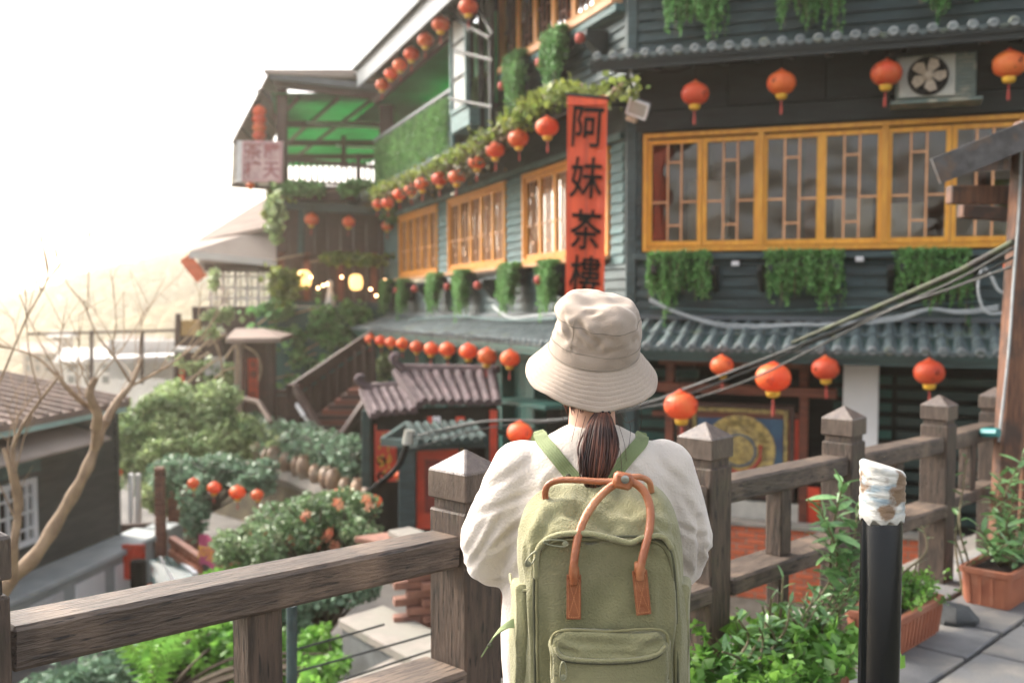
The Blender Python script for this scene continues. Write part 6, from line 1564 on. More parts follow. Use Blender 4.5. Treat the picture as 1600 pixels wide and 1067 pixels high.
# ================================================================== PERSON
from mathutils.bvhtree import BVHTree
M_['skin'] = mat('skin', (.62,.36,.26), (.55,.30,.21), .5, 8, sss=.15)
M_['sweater'] = mat('cream_wool_sweater', (.67,.60,.53), (.62,.55,.485), .95, 9, (1,1,1), .35, 170, sheen=.5, spec=.15)
M_['hatm'] = mat('hat_cotton', (.43,.35,.285), (.36,.29,.235), .85, 8, (1,1,1), .25, 320, sheen=.2, spec=.2)
M_['thread'] = mat('hat_thread', (.30,.25,.20), rough=.9)
M_['hair'] = mat('dark_brown_hair', (.115,.042,.025), (.035,.014,.010), .5, 40, (1,1,.1), .2, island=.85, spec=.35)
M_['olive'] = mat('olive_canvas', (.275,.26,.14), (.19,.182,.092), .85, 6, (1,1,1), .5, 220, sheen=.25, spec=.2, c3=(.285,.262,.15), s3=7, t3=(.5,.8))
M_['olive_d'] = mat('olive_seam', (.20,.185,.09), rough=.85)
M_['web'] = mat('green_webbing', (.21,.26,.115), (.16,.20,.085), .75, 3, (1,1,1), .4, 300)
M_['leather'] = mat('tan_leather', (.34,.115,.045), (.25,.078,.03), .42, 14, (1,1,1), .3, 90, spec=.5, c3=(.40,.17,.08), s3=9)
M_['zip'] = mat('zip_tape', (.075,.075,.04), rough=.7)
M_['nickel'] = mat('nickel', (.42,.42,.38), rough=.3, metal=.9)
M_['pants'] = mat('cream_trousers', (.55,.52,.48), rough=.9)
M_['shoe'] = mat('white_shoe', (.6,.6,.58), rough=.6)
XP = .185; per = thing('person', 'person seen from behind in a cream sweater and beige bucket hat wearing an olive backpack', 'person', Vector((XP, 2.30, .0)))
def RP(x, y, z): return Vector((XP+x, 2.30+y, z))
def cap(mb, a, b, ra, rb, n=16):
    a = Vector(a); b = Vector(b); pts = []; rs = []
    d = (b-a).normalized()
    for t in (-1,-.9,-.6,-.25): pts.append(a+d*ra*t); rs.append(max(.002, ra*math.sqrt(max(0,1-t*t))))
    for t in (.25,.6,.9,1): pts.append(b+d*rb*t); rs.append(max(.002, rb*math.sqrt(max(0,1-t*t))))
    pts.insert(4, a.lerp(b,.5)); rs.insert(4, (ra+rb)/2)
    return mb.tube(pts, rs, n)
def loftz(mb, secs, n=28):
    b = len(mb.v)
    for (z, x, y, rx, ry) in secs:
        for j in range(n):
            a = 2*math.pi*j/n; mb.v.append(Vector((x+rx*math.cos(a), y+ry*math.sin(a), z)))
    k = len(secs)
    for i in range(k-1):
        for j in range(n): q = (j+1)%n; mb.f.append((b+i*n+j, b+i*n+q, b+(i+1)*n+q, b+(i+1)*n+j))
    mb.f.append(tuple(b+j for j in reversed(range(n)))); mb.f.append(tuple(b+(k-1)*n+j for j in range(n))); return mb
def remesh(name, mb, voxel, it, fac=.5, fn=None, m=None, sub=0):
    me = mb.mesh('tmp', fix=True); o = bpy.data.objects.new('tmp', me); C.objects.link(o)
    r = o.modifiers.new('r', 'REMESH'); r.mode = 'VOXEL'; r.voxel_size = voxel
    s = o.modifiers.new('s', 'SMOOTH'); s.iterations = it; s.factor = fac
    if sub: u = o.modifiers.new('u', 'SUBSURF'); u.levels = sub
    dg = bpy.context.evaluated_depsgraph_get(); dg.update()
    out = bpy.data.meshes.new_from_object(o.evaluated_get(dg)); bpy.data.objects.remove(o); out.name = name
    if fn:
        n = len(out.vertices); co = np.empty(n*3); out.vertices.foreach_get('co', co); co = co.reshape(-1,3)
        no = np.empty(n*3); out.vertices.foreach_get('normal', no); no = no.reshape(-1,3)
        co = fn(co, no); out.vertices.foreach_set('co', co.reshape(-1)); out.update()
    out.materials.clear()
    if m: out.materials.append(m)
    out.shade_smooth(); return out
def crease(co, no, p0, p1, w, dep, ridge=.5, flat=True):
    p0 = np.array(p0); p1 = np.array(p1)
    if flat: co_ = co*np.array([1,0,1.]); p0 = p0*np.array([1,0,1.]); p1 = p1*np.array([1,0,1.])
    else: co_ = co
    d = p1-p0; co0 = co; co = co_; t = np.clip(((co-p0)@d)/(d@d), 0, 1)
    q = p0+t[:,None]*d; dist = np.linalg.norm(co-q, axis=1); tap = np.sin(np.pi*np.clip(t,.06,.94))**.6
    f = -dep*np.exp(-(dist/w)**2) + dep*ridge*np.exp(-((dist-1.9*w)/w)**2)
    if flat: f = f*(no[:,1] < .25)
    return co0 + no*(f*tap)[:,None]
def nse(co, sc_, seed, st_=(1,1,1)):
    return np.array([noise.noise(Vector((c[0]*sc_*st_[0]+seed, c[1]*sc_*st_[1], c[2]*sc_*st_[2]))) for c in co])
# ---- body: one continuous figure
bd = MB()
loftz(bd, [(.78,XP,2.30,.145,.10),(.88,XP,2.30,.15,.105),(1.0,XP,2.29,.125,.09),(1.12,XP,2.28,.14,.10),(1.20,XP,2.28,.15,.085),(1.25,XP,2.28,.10,.07),(1.30,XP,2.285,.055,.055),(1.40,XP,2.30,.050,.052)])
for s_ in (-1,1):
    e = -.225 if s_ < 0 else .205
    cap(bd, RP(s_*.16,-.01,1.20), RP(e,.03,1.0), .05, .038); cap(bd, RP(e,.03,1.0), RP(s_*.075,.27,1.02), .038, .024)
    # hand: palm and five curled fingers meeting in front of the belly
    w_ = RP(s_*.075,.27,1.02); pa = RP(s_*.03,.315,1.03); cap(bd, w_, pa, .024, .028)
    for k in range(4):
        b0_ = pa+Vector((-s_*.004, .012-.008*k+.01, .028-.018*k)); L = (.036,.042,.039,.030)[k]
        m1 = b0_+Vector((-s_*L*.8, .012, 0)); m2 = m1+Vector((-s_*L*.45,-.018,-.004)); m3 = m2+Vector((s_*.004,-.020,-.002))
        bd.tube([b0_, m1, m2, m3], [.0095,.009,.008,.0065], 8)
    t0 = pa+Vector((s_*.005,-.005,.022)); bd.tube([t0, t0+Vector((-s_*.02,.0,.028)), t0+Vector((-s_*.045,.004,.03))], [.011,.010,.0075], 8)
    cap(bd, RP(s_*.085,0,.80), RP(s_*.09,.01,.44), .082, .052); cap(bd, RP(s_*.09,.01,.44), RP(s_*.095,-.02,.08), .05, .034)
    cap(bd, RP(s_*.095,-.04,.045), RP(s_*.105,.12,.035), .036, .032)
hc = RP(0,.02,1.475)
bd.ball(hc, .074, .092, .108, 24, 16)
cap(bd, hc+Vector((0,.05,-.06)), hc+Vector((0,.065,-.088)), .045, .028)
bd.tube([hc+Vector((0,.085,.01)), hc+Vector((0,.108,-.022)), hc+Vector((0,.092,-.03))], [.008,.012,.007], 8)
for s_ in (-1,1): bd.ball(hc+Vector((s_*.075,0,-.01)), .01, .018, .03, 10, 8)
bd.tube([hc+Vector((-.022,.086,-.052)), hc+Vector((0,.096,-.053)), hc+Vector((.022,.086,-.052))], [.005,.008,.005], 8)
O('body', remesh('body', bd, .0065, 3, .5, None, M_['skin']), None, per)
for s_ in (-1,1):
    O('eye', MB().ball(hc+Vector((s_*.03,.077,.005)), .012, n=12, m=8), M_['curtain'], per, smooth=180)
# ---- sweater
sw_ = MB()
loftz(sw_, [(.60,XP,2.30,.19,.15),(.63,XP,2.30,.205,.16),(.75,XP,2.30,.215,.165),(.90,XP,2.29,.21,.155),(1.03,XP,2.285,.20,.14),(1.13,XP,2.28,.20,.13),(1.195,XP,2.28,.195,.115),(1.235,XP,2.28,.175,.095),(1.268,XP,2.28,.132,.078),(1.292,XP,2.285,.085,.066),(1.305,XP,2.285,.062,.058)])
cap(sw_, RP(-.163,-.01,1.195), RP(-.232,.0,1.04), .078, .078); cap(sw_, RP(-.232,.0,1.04), RP(-.236,.01,.985), .078, .064); cap(sw_, RP(-.225,.02,.975), RP(-.095,.235,1.02), .060, .045)
cap(sw_, RP(.163,-.01,1.195), RP(.208,.0,1.04), .077, .076); cap(sw_, RP(.208,.0,1.04), RP(.200,.01,.975), .076, .062); cap(sw_, RP(.195,.02,.97), RP(.095,.235,1.02), .060, .045)
sw_.ball(RP(.250,.03,1.015), .033, .055, .050, 14, 10)
def swf(co, no):
    co = co + no*(nse(co, 4.2, 3, (1,1,.8))*.006)[:,None]
    co = co + no*(nse(co, 13, 9, (1.8,1,.5))*.0012)[:,None]
    cr = [((-.14,-.1,1.235),(-.26,-.05,1.15),.012,.005), ((-.13,-.1,1.17),(-.27,-.05,1.10),.010,.006), ((-.24,-.05,1.10),(-.30,-.02,.99),.010,.006), ((.14,-.1,1.235),(.22,-.05,1.16),.012,.005), ((.16,-.1,1.10),(.26,-.05,1.05),.009,.007), ((-.12,-.12,1.13),(-.24,-.09,1.02),.011,.009), ((-.11,-.13,1.08),(-.20,-.10,.93),.012,.010), ((-.10,-.12,1.20),(-.155,-.1,1.03),.010,.006),
          ((-.20,-.08,1.12),(-.29,-.05,.97),.012,.007), ((-.15,-.07,.95),(-.27,-.05,.935),.009,.005),
          ((.12,-.12,1.16),(.20,-.09,1.03),.012,.009), ((.13,-.12,1.09),(.235,-.08,.95),.012,.010), ((.24,-.04,1.10),(.245,-.06,.96),.010,.012),
          ((.19,-.09,1.17),(.24,-.07,1.08),.012,.005), ((.23,-.06,1.06),(.29,-.02,.99),.008,.006), ((.10,-.12,1.0),(.19,-.09,.93),.012,.008),
          ((-.16,-.08,.80),(-.10,-.13,.66),.014,.008), ((-.19,-.05,.86),(-.17,-.09,.70),.014,.008), ((-.05,-.1,1.24),(-.12,-.1,1.17),.012,.004), ((.05,-.1,1.24),(.12,-.1,1.18),.012,.004)]
    for a, b, w, d in cr: co = crease(co, no, RP(*a), RP(*b), w*.72, d*.95, .6)
    return co
swm = remesh('sweater', sw_, .0075, 10, .5, swf, M_['sweater'])
so_ = O('sweater', swm, None, per)
bvh = BVHTree.FromPolygons([v.co.copy() for v in swm.vertices], [tuple(p.vertices) for p in swm.polygons])
def onback(px, py, off=.004):
    r = ray(px, py).normalized(); h = bvh.ray_cast(Vector((0,0,CH)), r)
    return (h[0] - r*off, h[1]) if h[0] else (P(px, py, 2.25), Vector((0,-1,0)))
# ribbed collar
cl = MB(); nn = 96
for i in range(9):
    t = i/8; z = 1.276+.027*t; rx = .064-.007*t+.004*math.sin(t*3.14); ry = .060-.006*t+.004*math.sin(t*3.14)
    for j in range(nn):
        a = 2*math.pi*j/nn; m_ = 1+.014*(j%2); cl.v.append(RP(rx*m_*math.cos(a), -.013+ry*m_*math.sin(a)+.006*t, z - .010*math.sin(a)))
for i in range(8):
    for j in range(nn): q = (j+1)%nn; cl.f.append((i*nn+j, i*nn+q, (i+1)*nn+q, (i+1)*nn+j))
O('collar', cl, M_['sweater'], so_, smooth=180)
for s_ in (-1,1):
    a, b = RP(s_*.105,.222,1.018), RP(s_*.088,.252,1.02); O('cuff', MB().tube([a, a.lerp(b,.1), b], [.043,.046,.036], 24), M_['sweater'], so_, smooth=50)
# trousers and shoes
tr_ = MB(); loftz(tr_, [(.62,XP,2.30,.165,.125),(.80,XP,2.30,.165,.13),(.95,XP,2.30,.145,.11)])
for s_ in (-1,1): cap(tr_, RP(s_*.085,0,.74), RP(s_*.10,-.01,.14), .10, .075)
O('trousers', remesh('trousers', tr_, .012, 4, .5, lambda c, n: c+n*(nse(c, 9, 4)*.006)[:,None], M_['pants']), None, per)
for s_ in (-1,1):
    sm = MB(); cap(sm, RP(s_*.095,-.045,.05), RP(s_*.107,.13,.045), .05, .045); 
    for v in sm.v: v.z = max(v.z, .004)
    O('shoe', sm, M_['shoe'], per, smooth=60)
# ---- hat
hM = Matrix.Translation(RP(.004,-.005,1.478)) @ Matrix.Rotation(R(3.5),4,'Y') @ Matrix.Rotation(R(22),4,'X')
hat = bpy.data.objects.new('bucket_hat', None); C.objects.link(hat); W[hat.name] = hM; hat.parent = per; hat.matrix_basis = W[per.name].inverted() @ hM
na = 128
prof = spline([(.104,0,-.002),(.104,0,.02),(.1035,0,.045),(.102,0,.068),(.099,0,.088),(.092,0,.107),(.079,0,.122),(.058,0,.132),(.030,0,.137),(.002,0,.138)], 5)
cr_ = MB()
for p in prof:
    for j in range(na):
        a = 2*math.pi*j/na; cr_.v.append(Vector((p.x*math.cos(a), p.x*1.06*math.sin(a), p.z)))
K = len(prof)
for i in range(K-1):
    for j in range(na): q = (j+1)%na; cr_.f.append((i*na+j, i*na+q, (i+1)*na+q, (i+1)*na+j))
cr_.f.append(tuple((K-1)*na+j for j in range(na)))
cm_ = cr_.mesh('crown', M_['hatm'], 180)
n = len(cm_.vertices); co = np.empty(n*3); cm_.vertices.foreach_get('co', co); co = co.reshape(-1,3); no = np.empty(n*3); cm_.vertices.foreach_get('normal', no); no = no.reshape(-1,3)
amp = np.clip(co[:,2]/.05, 0, 1)
co = co + no*(nse(co, 10, 2)*.021*amp)[:,None] + no*(nse(co, 30, 6, (1,1,1.6))*.006*amp)[:,None]
for a, b, w, d in [((-.05,-.08,.10),(.00,-.098,.062),.006,.006), ((.0,-.10,.055),(.055,-.08,.068),.005,.005), ((.02,-.09,.10),(.05,-.08,.06),.006,.007), ((.03,-.06,.12),(.075,-.05,.085),.007,.007),
                   ((-.08,-.05,.10),(-.06,-.08,.06),.006,.004), ((.055,-.075,.095),(.085,-.05,.06),.005,.005), ((-.03,-.07,.122),(.03,-.075,.112),.005,.004), ((-.085,-.04,.05),(-.05,-.08,.035),.005,.003)]:
    co = crease(co, no, a, b, w*1.2, d*1.5, .7, False)
cm_.vertices.foreach_set('co', co.reshape(-1)); cm_.update()
O('crown', cm_, None, hat, hM)
hb_ = BVHTree.FromPolygons([v.co.copy() for v in cm_.vertices], [tuple(p.vertices) for p in cm_.polygons])
bp_ = MB(); NB = 76; NA = 220
for i in range(NB+1):
    t = i/NB
    for j in range(NA):
        a = 2*math.pi*j/NA; r = .1035+.051*t
        z = -.064*t**1.05 + .0045*math.sin(2*a+1.2)*t + .003*math.sin(5*a)*t*t + .0012*math.sin(11*a+t*2)*t
        z += -.0017*math.exp(-(((t*8.5)%1-.5)/.16)**2) + .0006*noise.noise(Vector((math.cos(a)*14, math.sin(a)*14, t*7)))*1.6
        bp_.v.append(Vector((r*math.cos(a), r*1.05*math.sin(a), z)))
for i in range(NB):
    for j in range(NA): q = (j+1)%NA; bp_.f.append((i*NA+j, i*NA+q, (i+1)*NA+q, (i+1)*NA+j))
base = len(bp_.v)
for j in range(NA):
    v = bp_.v[NB*NA+j]; bp_.v.append(v+Vector((0,0,-.003)))
for j in range(NA): q = (j+1)%NA; bp_.f.append((NB*NA+j, NB*NA+q, base+q, base+j))
for j in range(NA):
    v = bp_.v[j]; bp_.v.append(v+Vector((0,0,-.004)))
for j in range(NA): q = (j+1)%NA; bp_.f.append((base+j, base+q, base+NA+q, base+NA+j))
O('brim', bp_, M_['hatm'], hat, hM, smooth=180)
def ringline(name, z, r, off, m, parent, tr=.0009):
    pts = []
    for j in range(121):
        a = 2*math.pi*j/120; d = Vector((math.cos(a), 1.06*math.sin(a), 0)); o_ = d*.3+Vector((0,0,z))
        h = hb_.ray_cast(o_, -d.normalized()); q = h[0] if h[0] else d*r+Vector((0,0,z)); pts.append(q+d*off)
    return O(name, MB().tube(pts, tr, 5, False), m, parent, hM, smooth=180)
ringline('stitch_line', .031, .0985, .0006, M_['thread'], hat); ringline('stitch_line', .001, .0985, .001, M_['thread'], hat, .0013)
ringline('seam', .088, .082, .0004, M_['thread'], hat, .0010)
sd = []
for k in range(12):
    z = .03+k*.0065; a = R(-128); d = Vector((math.cos(a), 1.06*math.sin(a), 0)); h = hb_.ray_cast(d*.3+Vector((0,0,z)), -d.normalized())
    if h[0]: sd.append(h[0]+d*.0004)
O('seam', MB().tube(sd, .0008, 5), M_['thread'], hat, hM)
# ---- hair
hr = MB()
hM2 = Matrix.Translation(hc)
hr.ball((0,-.012,.015), .083, .098, .100, 28, 18, hM2)
O('hair', hr, M_['hair'], per, smooth=180)
rh = random.Random(11)
tie = P(941, 643, 2.185)
ns = MB()
for k in range(150):                    # hair swept from the sides and nape up into the tie
    a = R(rh.uniform(-172, -8)); zz = rh.uniform(1.372, 1.415); st_ = RP(.083*math.cos(a), .015+.092*math.sin(a)*1.0, zz)
    if math.sin(a) > -.2: st_.z += .02
    e = tie+Vector((rh.uniform(-.009,.009), rh.uniform(0,.012), rh.uniform(-.004,.008)))
    m_ = st_.lerp(e,.5)+Vector((rh.uniform(-.003,.003), -.020, rh.uniform(-.004,.004)-.002))
    ns.tube(spline([st_,m_,e],4), [.0024]*9, 4, False)
for k in range(120):                    # dark hair low on the nape and at both temples
    a = R(rh.uniform(-178, -2)); st_ = RP(.079*math.cos(a), .018+.088*math.sin(a), rh.uniform(1.385,1.40)); e = st_+Vector((-.02*math.cos(a)+rh.uniform(-.004,.004), rh.uniform(-.004,.01), -rh.uniform(.02,.06)*(1 if abs(math.cos(a)) > .35 else .5)))
    ns.tube([st_, st_.lerp(e,.5)+Vector((0,-.004,0)), e], [.0022,.002,.0008], 4, False)
O('swept_hair', ns, M_['hair'], per, smooth=180, kind='stuff')
pt = MB()
cen = spline([tie, P(937,668,2.150), P(934,700,2.125), P(931,728,2.110), P(928,752,2.105), P(924,782,2.108)], 4)
wid = [.010,.016,.022,.027,.031,.034,.037,.039,.040,.040,.039,.038,.036,.034,.031,.027,.022,.018,.013,.009,.005]
for k in range(330):
    u = rh.uniform(-1,1); v = rh.uniform(-1,1)
    if u*u+v*v > 1: continue
    ph = rh.uniform(0,6.28); fr_ = rh.uniform(.6,1.3); L = rh.randint(13, len(cen)); pts = []
    for i in range(L):
        w = wid[min(i, len(wid)-1)]; wz = 1+.12*math.sin(i*.5*fr_+ph)
        pts.append(cen[i]+Vector((u*w*wz, v*w*.45-.004, .0)))
    pt.tube(pts, [.0030*(1-.7*(i/L)**2) for i in range(L)], 4, False)
core = MB().tube(cen, [w*.60 for w in wid[:len(cen)]], 14)
for v in core.v: v.y += .008
po = O('ponytail', core, M_['hair'], per, smooth=180)
O('strands', pt, M_['hair'], po, smooth=180, kind='stuff')
for k in range(9):
    a = R(200+k*17.5); O('hair_tie_bead', MB().ball(tie+Vector((.013*math.cos(a)*1.3, .010*math.sin(a)-.002, -.002+.002*math.sin(k*2))), .0034, n=8, m=6), M_['bollard'], po, smooth=180)
fly = MB()
for pts in (((905,636),(900,660),(893,690)),((975,640),(985,668),(982,700)),((1000,628),(1003,650),(1000,672)),((880,628),(878,645),(882,660)),((968,645),(978,660),(992,655)),((915,650),(905,690),(903,730)),((955,660),(968,700),(972,740)),((962,650),(975,690),(979,720))):
    fly.tube(spline([onback(x, y, .012)[0] if y > 665 else P(x, y, 2.2) for x, y in pts], 5), .0006, 4, False)
O('loose_strands', fly, M_['hair'], per, kind='stuff')

# ================================================================== BACKPACK
bpk = thing('backpack', 'olive canvas backpack with tan leather handles worn on the back of the person', 'backpack', Vector((P(940,1000,2.06).x, 2.06, .78)))
def rr(x0, x1, z0, z1, rt, rb, y, n=7, m=9):
    pts = []
    def arc(cx, cz, r, a0):
        for k in range(n+1): a = R(a0+90*k/n); pts.append(Vector((cx+r*math.cos(a), y, cz+r*math.sin(a))))
    def line(p, q):
        for k in range(1, m): pts.append(p.lerp(q, k/m))
    rt = min(rt, (x1-x0)/2*.98, (z1-z0)/2*.98); rb = min(rb, (x1-x0)/2*.98, (z1-z0)/2*.98)
    arc(x1-rt, z1-rt, rt, 0); a = pts[-1]; line(a, Vector((x0+rt, y, z1))); arc(x0+rt, z1-rt, rt, 90); a = pts[-1]; line(a, Vector((x0, y, z0+rb)))
    arc(x0+rb, z0+rb, rb, 180); a = pts[-1]; line(a, Vector((x1-rb, y, z0))); arc(x1-rb, z0+rb, rb, 270); a = pts[-1]; line(a, pts[0])
    return pts
def sec(pl, pr, pt_, pb_, rt, rb, Y):
    a = P(pl, pt_, Y); b = P(pr, pb_, Y); return (a.x, b.x, b.z, a.z, rt, rb, Y)
def loftrr(secs, sub=3, shrink=None):
    ss = []
    for a, b in zip(secs, secs[1:]):
        for k in range(sub): t = k/sub; ss.append(tuple(p+(q-p)*t for p, q in zip(a, b)))
    ss.append(secs[-1]); g = MB(); rings = [rr(*s) for s in ss]
    if shrink:                     # fill the front with rings shrinking to the centre, bulging by shrink
        x0, x1, z0, z1, rt, rb, y = secs[-1]; c = Vector(((x0+x1)/2, y, (z0+z1)/2)); base_ = rings[-1]; q = 14
        for k in range(1, q): t = k/q; rings.append([Vector((c.x+(p.x-c.x)*(1-t), y-shrink*(1-(1-t)**2.2), c.z+(p.z-c.z)*(1-t))) for p in base_])
    n = len(rings[0])
    for r_ in rings: g.v += r_
    for i in range(len(rings)-1):
        for j in range(n): q = (j+1)%n; g.f.append((i*n+j, i*n+q, (i+1)*n+q, (i+1)*n+j))
    g.f.append(tuple(reversed(range(n)))); g.f.append(tuple((len(rings)-1)*n+j for j in range(n)))
    return g, rings
def wrinkle(me, crs, a1=.004, s1=9, st_=(1,1,1), a2=.0015, s2=28):
    n = len(me.vertices); co = np.empty(n*3); me.vertices.foreach_get('co', co); co = co.reshape(-1,3); no = np.empty(n*3); me.vertices.foreach_get('normal', no); no = no.reshape(-1,3)
    co = co + no*(nse(co, s1, 5, st_)*a1 + nse(co, s2, 8, st_)*a2)[:,None]
    for a, b, w, d in crs: co = crease(co, no, a, b, w*1.05, d*1.6, .8)
    me.vertices.foreach_set('co', co.reshape(-1)); me.update(); return me
g, _r = loftrr([sec(850,1040,764,1112,.05,.03,2.17), sec(826,1060,755,1112,.065,.04,2.145), sec(813,1070,758,1114,.068,.05,2.10), sec(811,1073,784,1114,.062,.05,2.05), sec(817,1071,813,1112,.052,.05,2.01), sec(828,1060,835,1108,.045,.05,1.988)], 6, .004)
bm1 = g.mesh('body', M_['olive'], 180)
cs = [(P(965,757,2.09), P(962,800,2.03), .007, .006), (P(985,790,2.05), P(975,832,2.0), .006, .005), (P(930,765,2.08), P(880,812,2.02), .009, .006), (P(1000,765,2.08), P(1040,815,2.02), .009, .006),
      (P(870,775,2.08), P(835,850,2.02), .008, .005), (P(900,800,2.03), P(955,832,1.99), .008, .005), (P(1045,800,2.04), P(1064,900,2.02), .006, .004), (P(815,880,2.04), P(822,1000,2.03), .006, .004), (P(1000,800,2.03), P(1050,835,1.99), .006, .005),
      (P(960,810,2.02), P(945,838,1.99), .006, .005)]
for v in bm1.vertices:                 # the pack sags: its right shoulder slumps inwards
    z = v.co.z; py = 450+(1.62-z)/2.06*F; cx = .18
    if v.co.x > cx: v.co.x = cx+(v.co.x-cx)*(1-.17*max(0,min(1,(930-py)/130))**1.3)
    else: v.co.x = cx+(v.co.x-cx)*(1-.05*max(0,min(1,(850-py)/80)))
cs += [(P(905,772,2.06), P(895,826,2.0), .006, .004), (P(950,775,2.06), P(952,834,1.99), .005, .005), (P(1022,800,2.03), P(985,838,1.99), .007, .006), (P(850,815,2.0), P(900,790,2.03), .007, .004), (P(820,830,2.04), P(830,960,2.02), .006, .004)]
wrinkle(bm1, cs, .011, 8, (1,1,.8), .0045, 24)
O('main_compartment', bm1, None, bpk)
# front panel with zip round its edge
g, rings = loftrr([sec(838,1050,842,1104,.050,.04,1.992), sec(836,1052,840,1104,.052,.04,1.985), sec(840,1049,845,1102,.050,.04,1.978)], 3, .005)
fm1 = g.mesh('front_panel', M_['olive'], 180)
wrinkle(fm1, [(P(870,850,1.975), P(960,846,1.975), .006, .004), (P(1000,860,1.97), P(1040,880,1.97), .010, .004), (P(850,930,1.97), P(856,1040,1.97), .010, .004), (P(1035,900,1.97), P(1040,1000,1.97), .009, .004), (P(910,990,1.965), P(960,900,1.965), .02, .003)], .007, 8, (1,1,1), .0028, 26)
O('front_panel', fm1, None, bpk)
def fwd(px, py, Y): return P(px, py, Y)
zp_ = [fwd(836,1075,1.982), fwd(835,1000,1.982), fwd(834,930,1.982), fwd(836,880,1.982), fwd(842,856,1.981), fwd(860,842,1.979), fwd(900,838,1.978), fwd(950,838,1.978), fwd(1000,838,1.978), fwd(1030,842,1.979), fwd(1046,858,1.981), fwd(1053,885,1.982), fwd(1056,930,1.984), fwd(1058,1000,1.986), fwd(1060,1075,1.986)]
O('zip', MB().tube(spline(zp_, 5), .0028, 8, sx=1), M_['zip'], bpk, smooth=180)
O('piping', MB().tube(spline([p+Vector((.006*(1 if p.x < .18 else -1), -.004, -.006 if p.z > 1.08 else 0)) for p in zp_], 5), .0028, 6), M_['olive_d'], bpk, smooth=180)
# storm flap rolled over the zip
fl_ = [fwd(838,905,1.978), fwd(838,870,1.974), fwd(846,850,1.970), fwd(870,836,1.966), fwd(915,833,1.965), fwd(960,842,1.964), fwd(985,848,1.963), fwd(1005,840,1.966), fwd(1035,838,1.970), fwd(1050,858,1.976)]
fo = MB().tube(spline(fl_, 6), [.003]+[.0062]*(len(spline(fl_,6))-2)+[.003], 10)
O('zip_flap', fo, M_['olive'], bpk, smooth=180)
# front pocket
g, rings = loftrr([sec(863,1044,985,1106,.028,.03,1.972), sec(861,1046,984,1106,.030,.03,1.955), sec(866,1041,990,1104,.028,.03,1.940)], 4, .012)
pm1 = g.mesh('front_pocket', M_['olive'], 180)
wrinkle(pm1, [(P(868,1008,1.94), P(900,1022,1.93), .006, .006), (P(870,1000,1.94), P(985,1012,1.93), .008, .004), (P(1000,1015,1.93), P(1038,1000,1.94), .007, .005), (P(880,1018,1.93), P(1030,1024,1.93), .0045, .0035)], .004, 11, (1,1,1), .0018, 34)
O('front_pocket', pm1, None, bpk)
pz = [fwd(868,1014,1.938), fwd(874,1026,1.932), fwd(890,1033,1.928), fwd(940,1036,1.926), fwd(990,1034,1.927), fwd(1025,1026,1.931), fwd(1040,1012,1.938)]
O('zip', MB().tube(spline(pz, 5), .0030, 8), M_['zip'], bpk, smooth=180)
O('pocket_flap', MB().tube(spline([p+Vector((0,-.003,.006)) for p in pz], 5), .0045, 8), M_['olive'], bpk, smooth=180)
O('pocket_edge', MB().tube(spline([fwd(864,1060,1.95), fwd(862,1010,1.947), fwd(866,990,1.945), fwd(890,984,1.943), fwd(950,986,1.942), fwd(1015,982,1.943), fwd(1040,988,1.945), fwd(1044,1010,1.947), fwd(1044,1060,1.95)], 5), .003, 6), M_['olive_d'], bpk, smooth=180)
# side pockets and side seams
for (pl, pr, lab) in ((797,826,0),(1052,1076,1)):
    g, _ = loftrr([sec(pl+6,pr,906,1110,.01,.01,2.14), sec(pl,pr,902,1110,.012,.01,2.10), sec(pl+1,pr,908,1110,.012,.01,2.05), sec(pl+10,pr,914,1110,.01,.01,2.01)], 4)
    sm_ = g.mesh('side_pocket', M_['olive'], 180); wrinkle(sm_, [], .005, 12, (1,1,1), .002, 30); O('side_pocket', sm_, None, bpk)
O('pocket_hem', MB().tube(spline([fwd(797,897,2.12), fwd(800,912,2.07), fwd(812,920,2.02), fwd(826,922,2.0)], 5), .0035, 6), M_['olive'], bpk, smooth=180)
O('side_seam', MB().tube(spline([fwd(826,1070,2.02), fwd(822,960,2.02), fwd(821,880,2.025), fwd(826,830,2.04)], 5), .0022, 6), M_['olive_d'], bpk)
def ribbon(pts, w, t, nrm, wd=None):
    g = MB(); n = len(pts)
    for i, p in enumerate(pts):
        tg = (pts[min(i+1,n-1)]-pts[max(i-1,0)]).normalized(); nn_ = nrm[i] if isinstance(nrm, list) else nrm
        sd = wd if wd is not None else tg.cross(nn_).normalized(); nv = sd.cross(tg).normalized()
        for (a, b) in ((-1,-1),(1,-1),(1,1),(-1,1)): g.v.append(p+sd*a*w/2+nv*b*t/2)
    for i in range(n-1):
        for j in range(4): q = (j+1)%4; g.f.append((i*4+j, i*4+q, (i+1)*4+q, (i+1)*4+j))
    g.f.append((0,1,2,3)); g.f.append(tuple((n-1)*4+j for j in (3,2,1,0))); return g
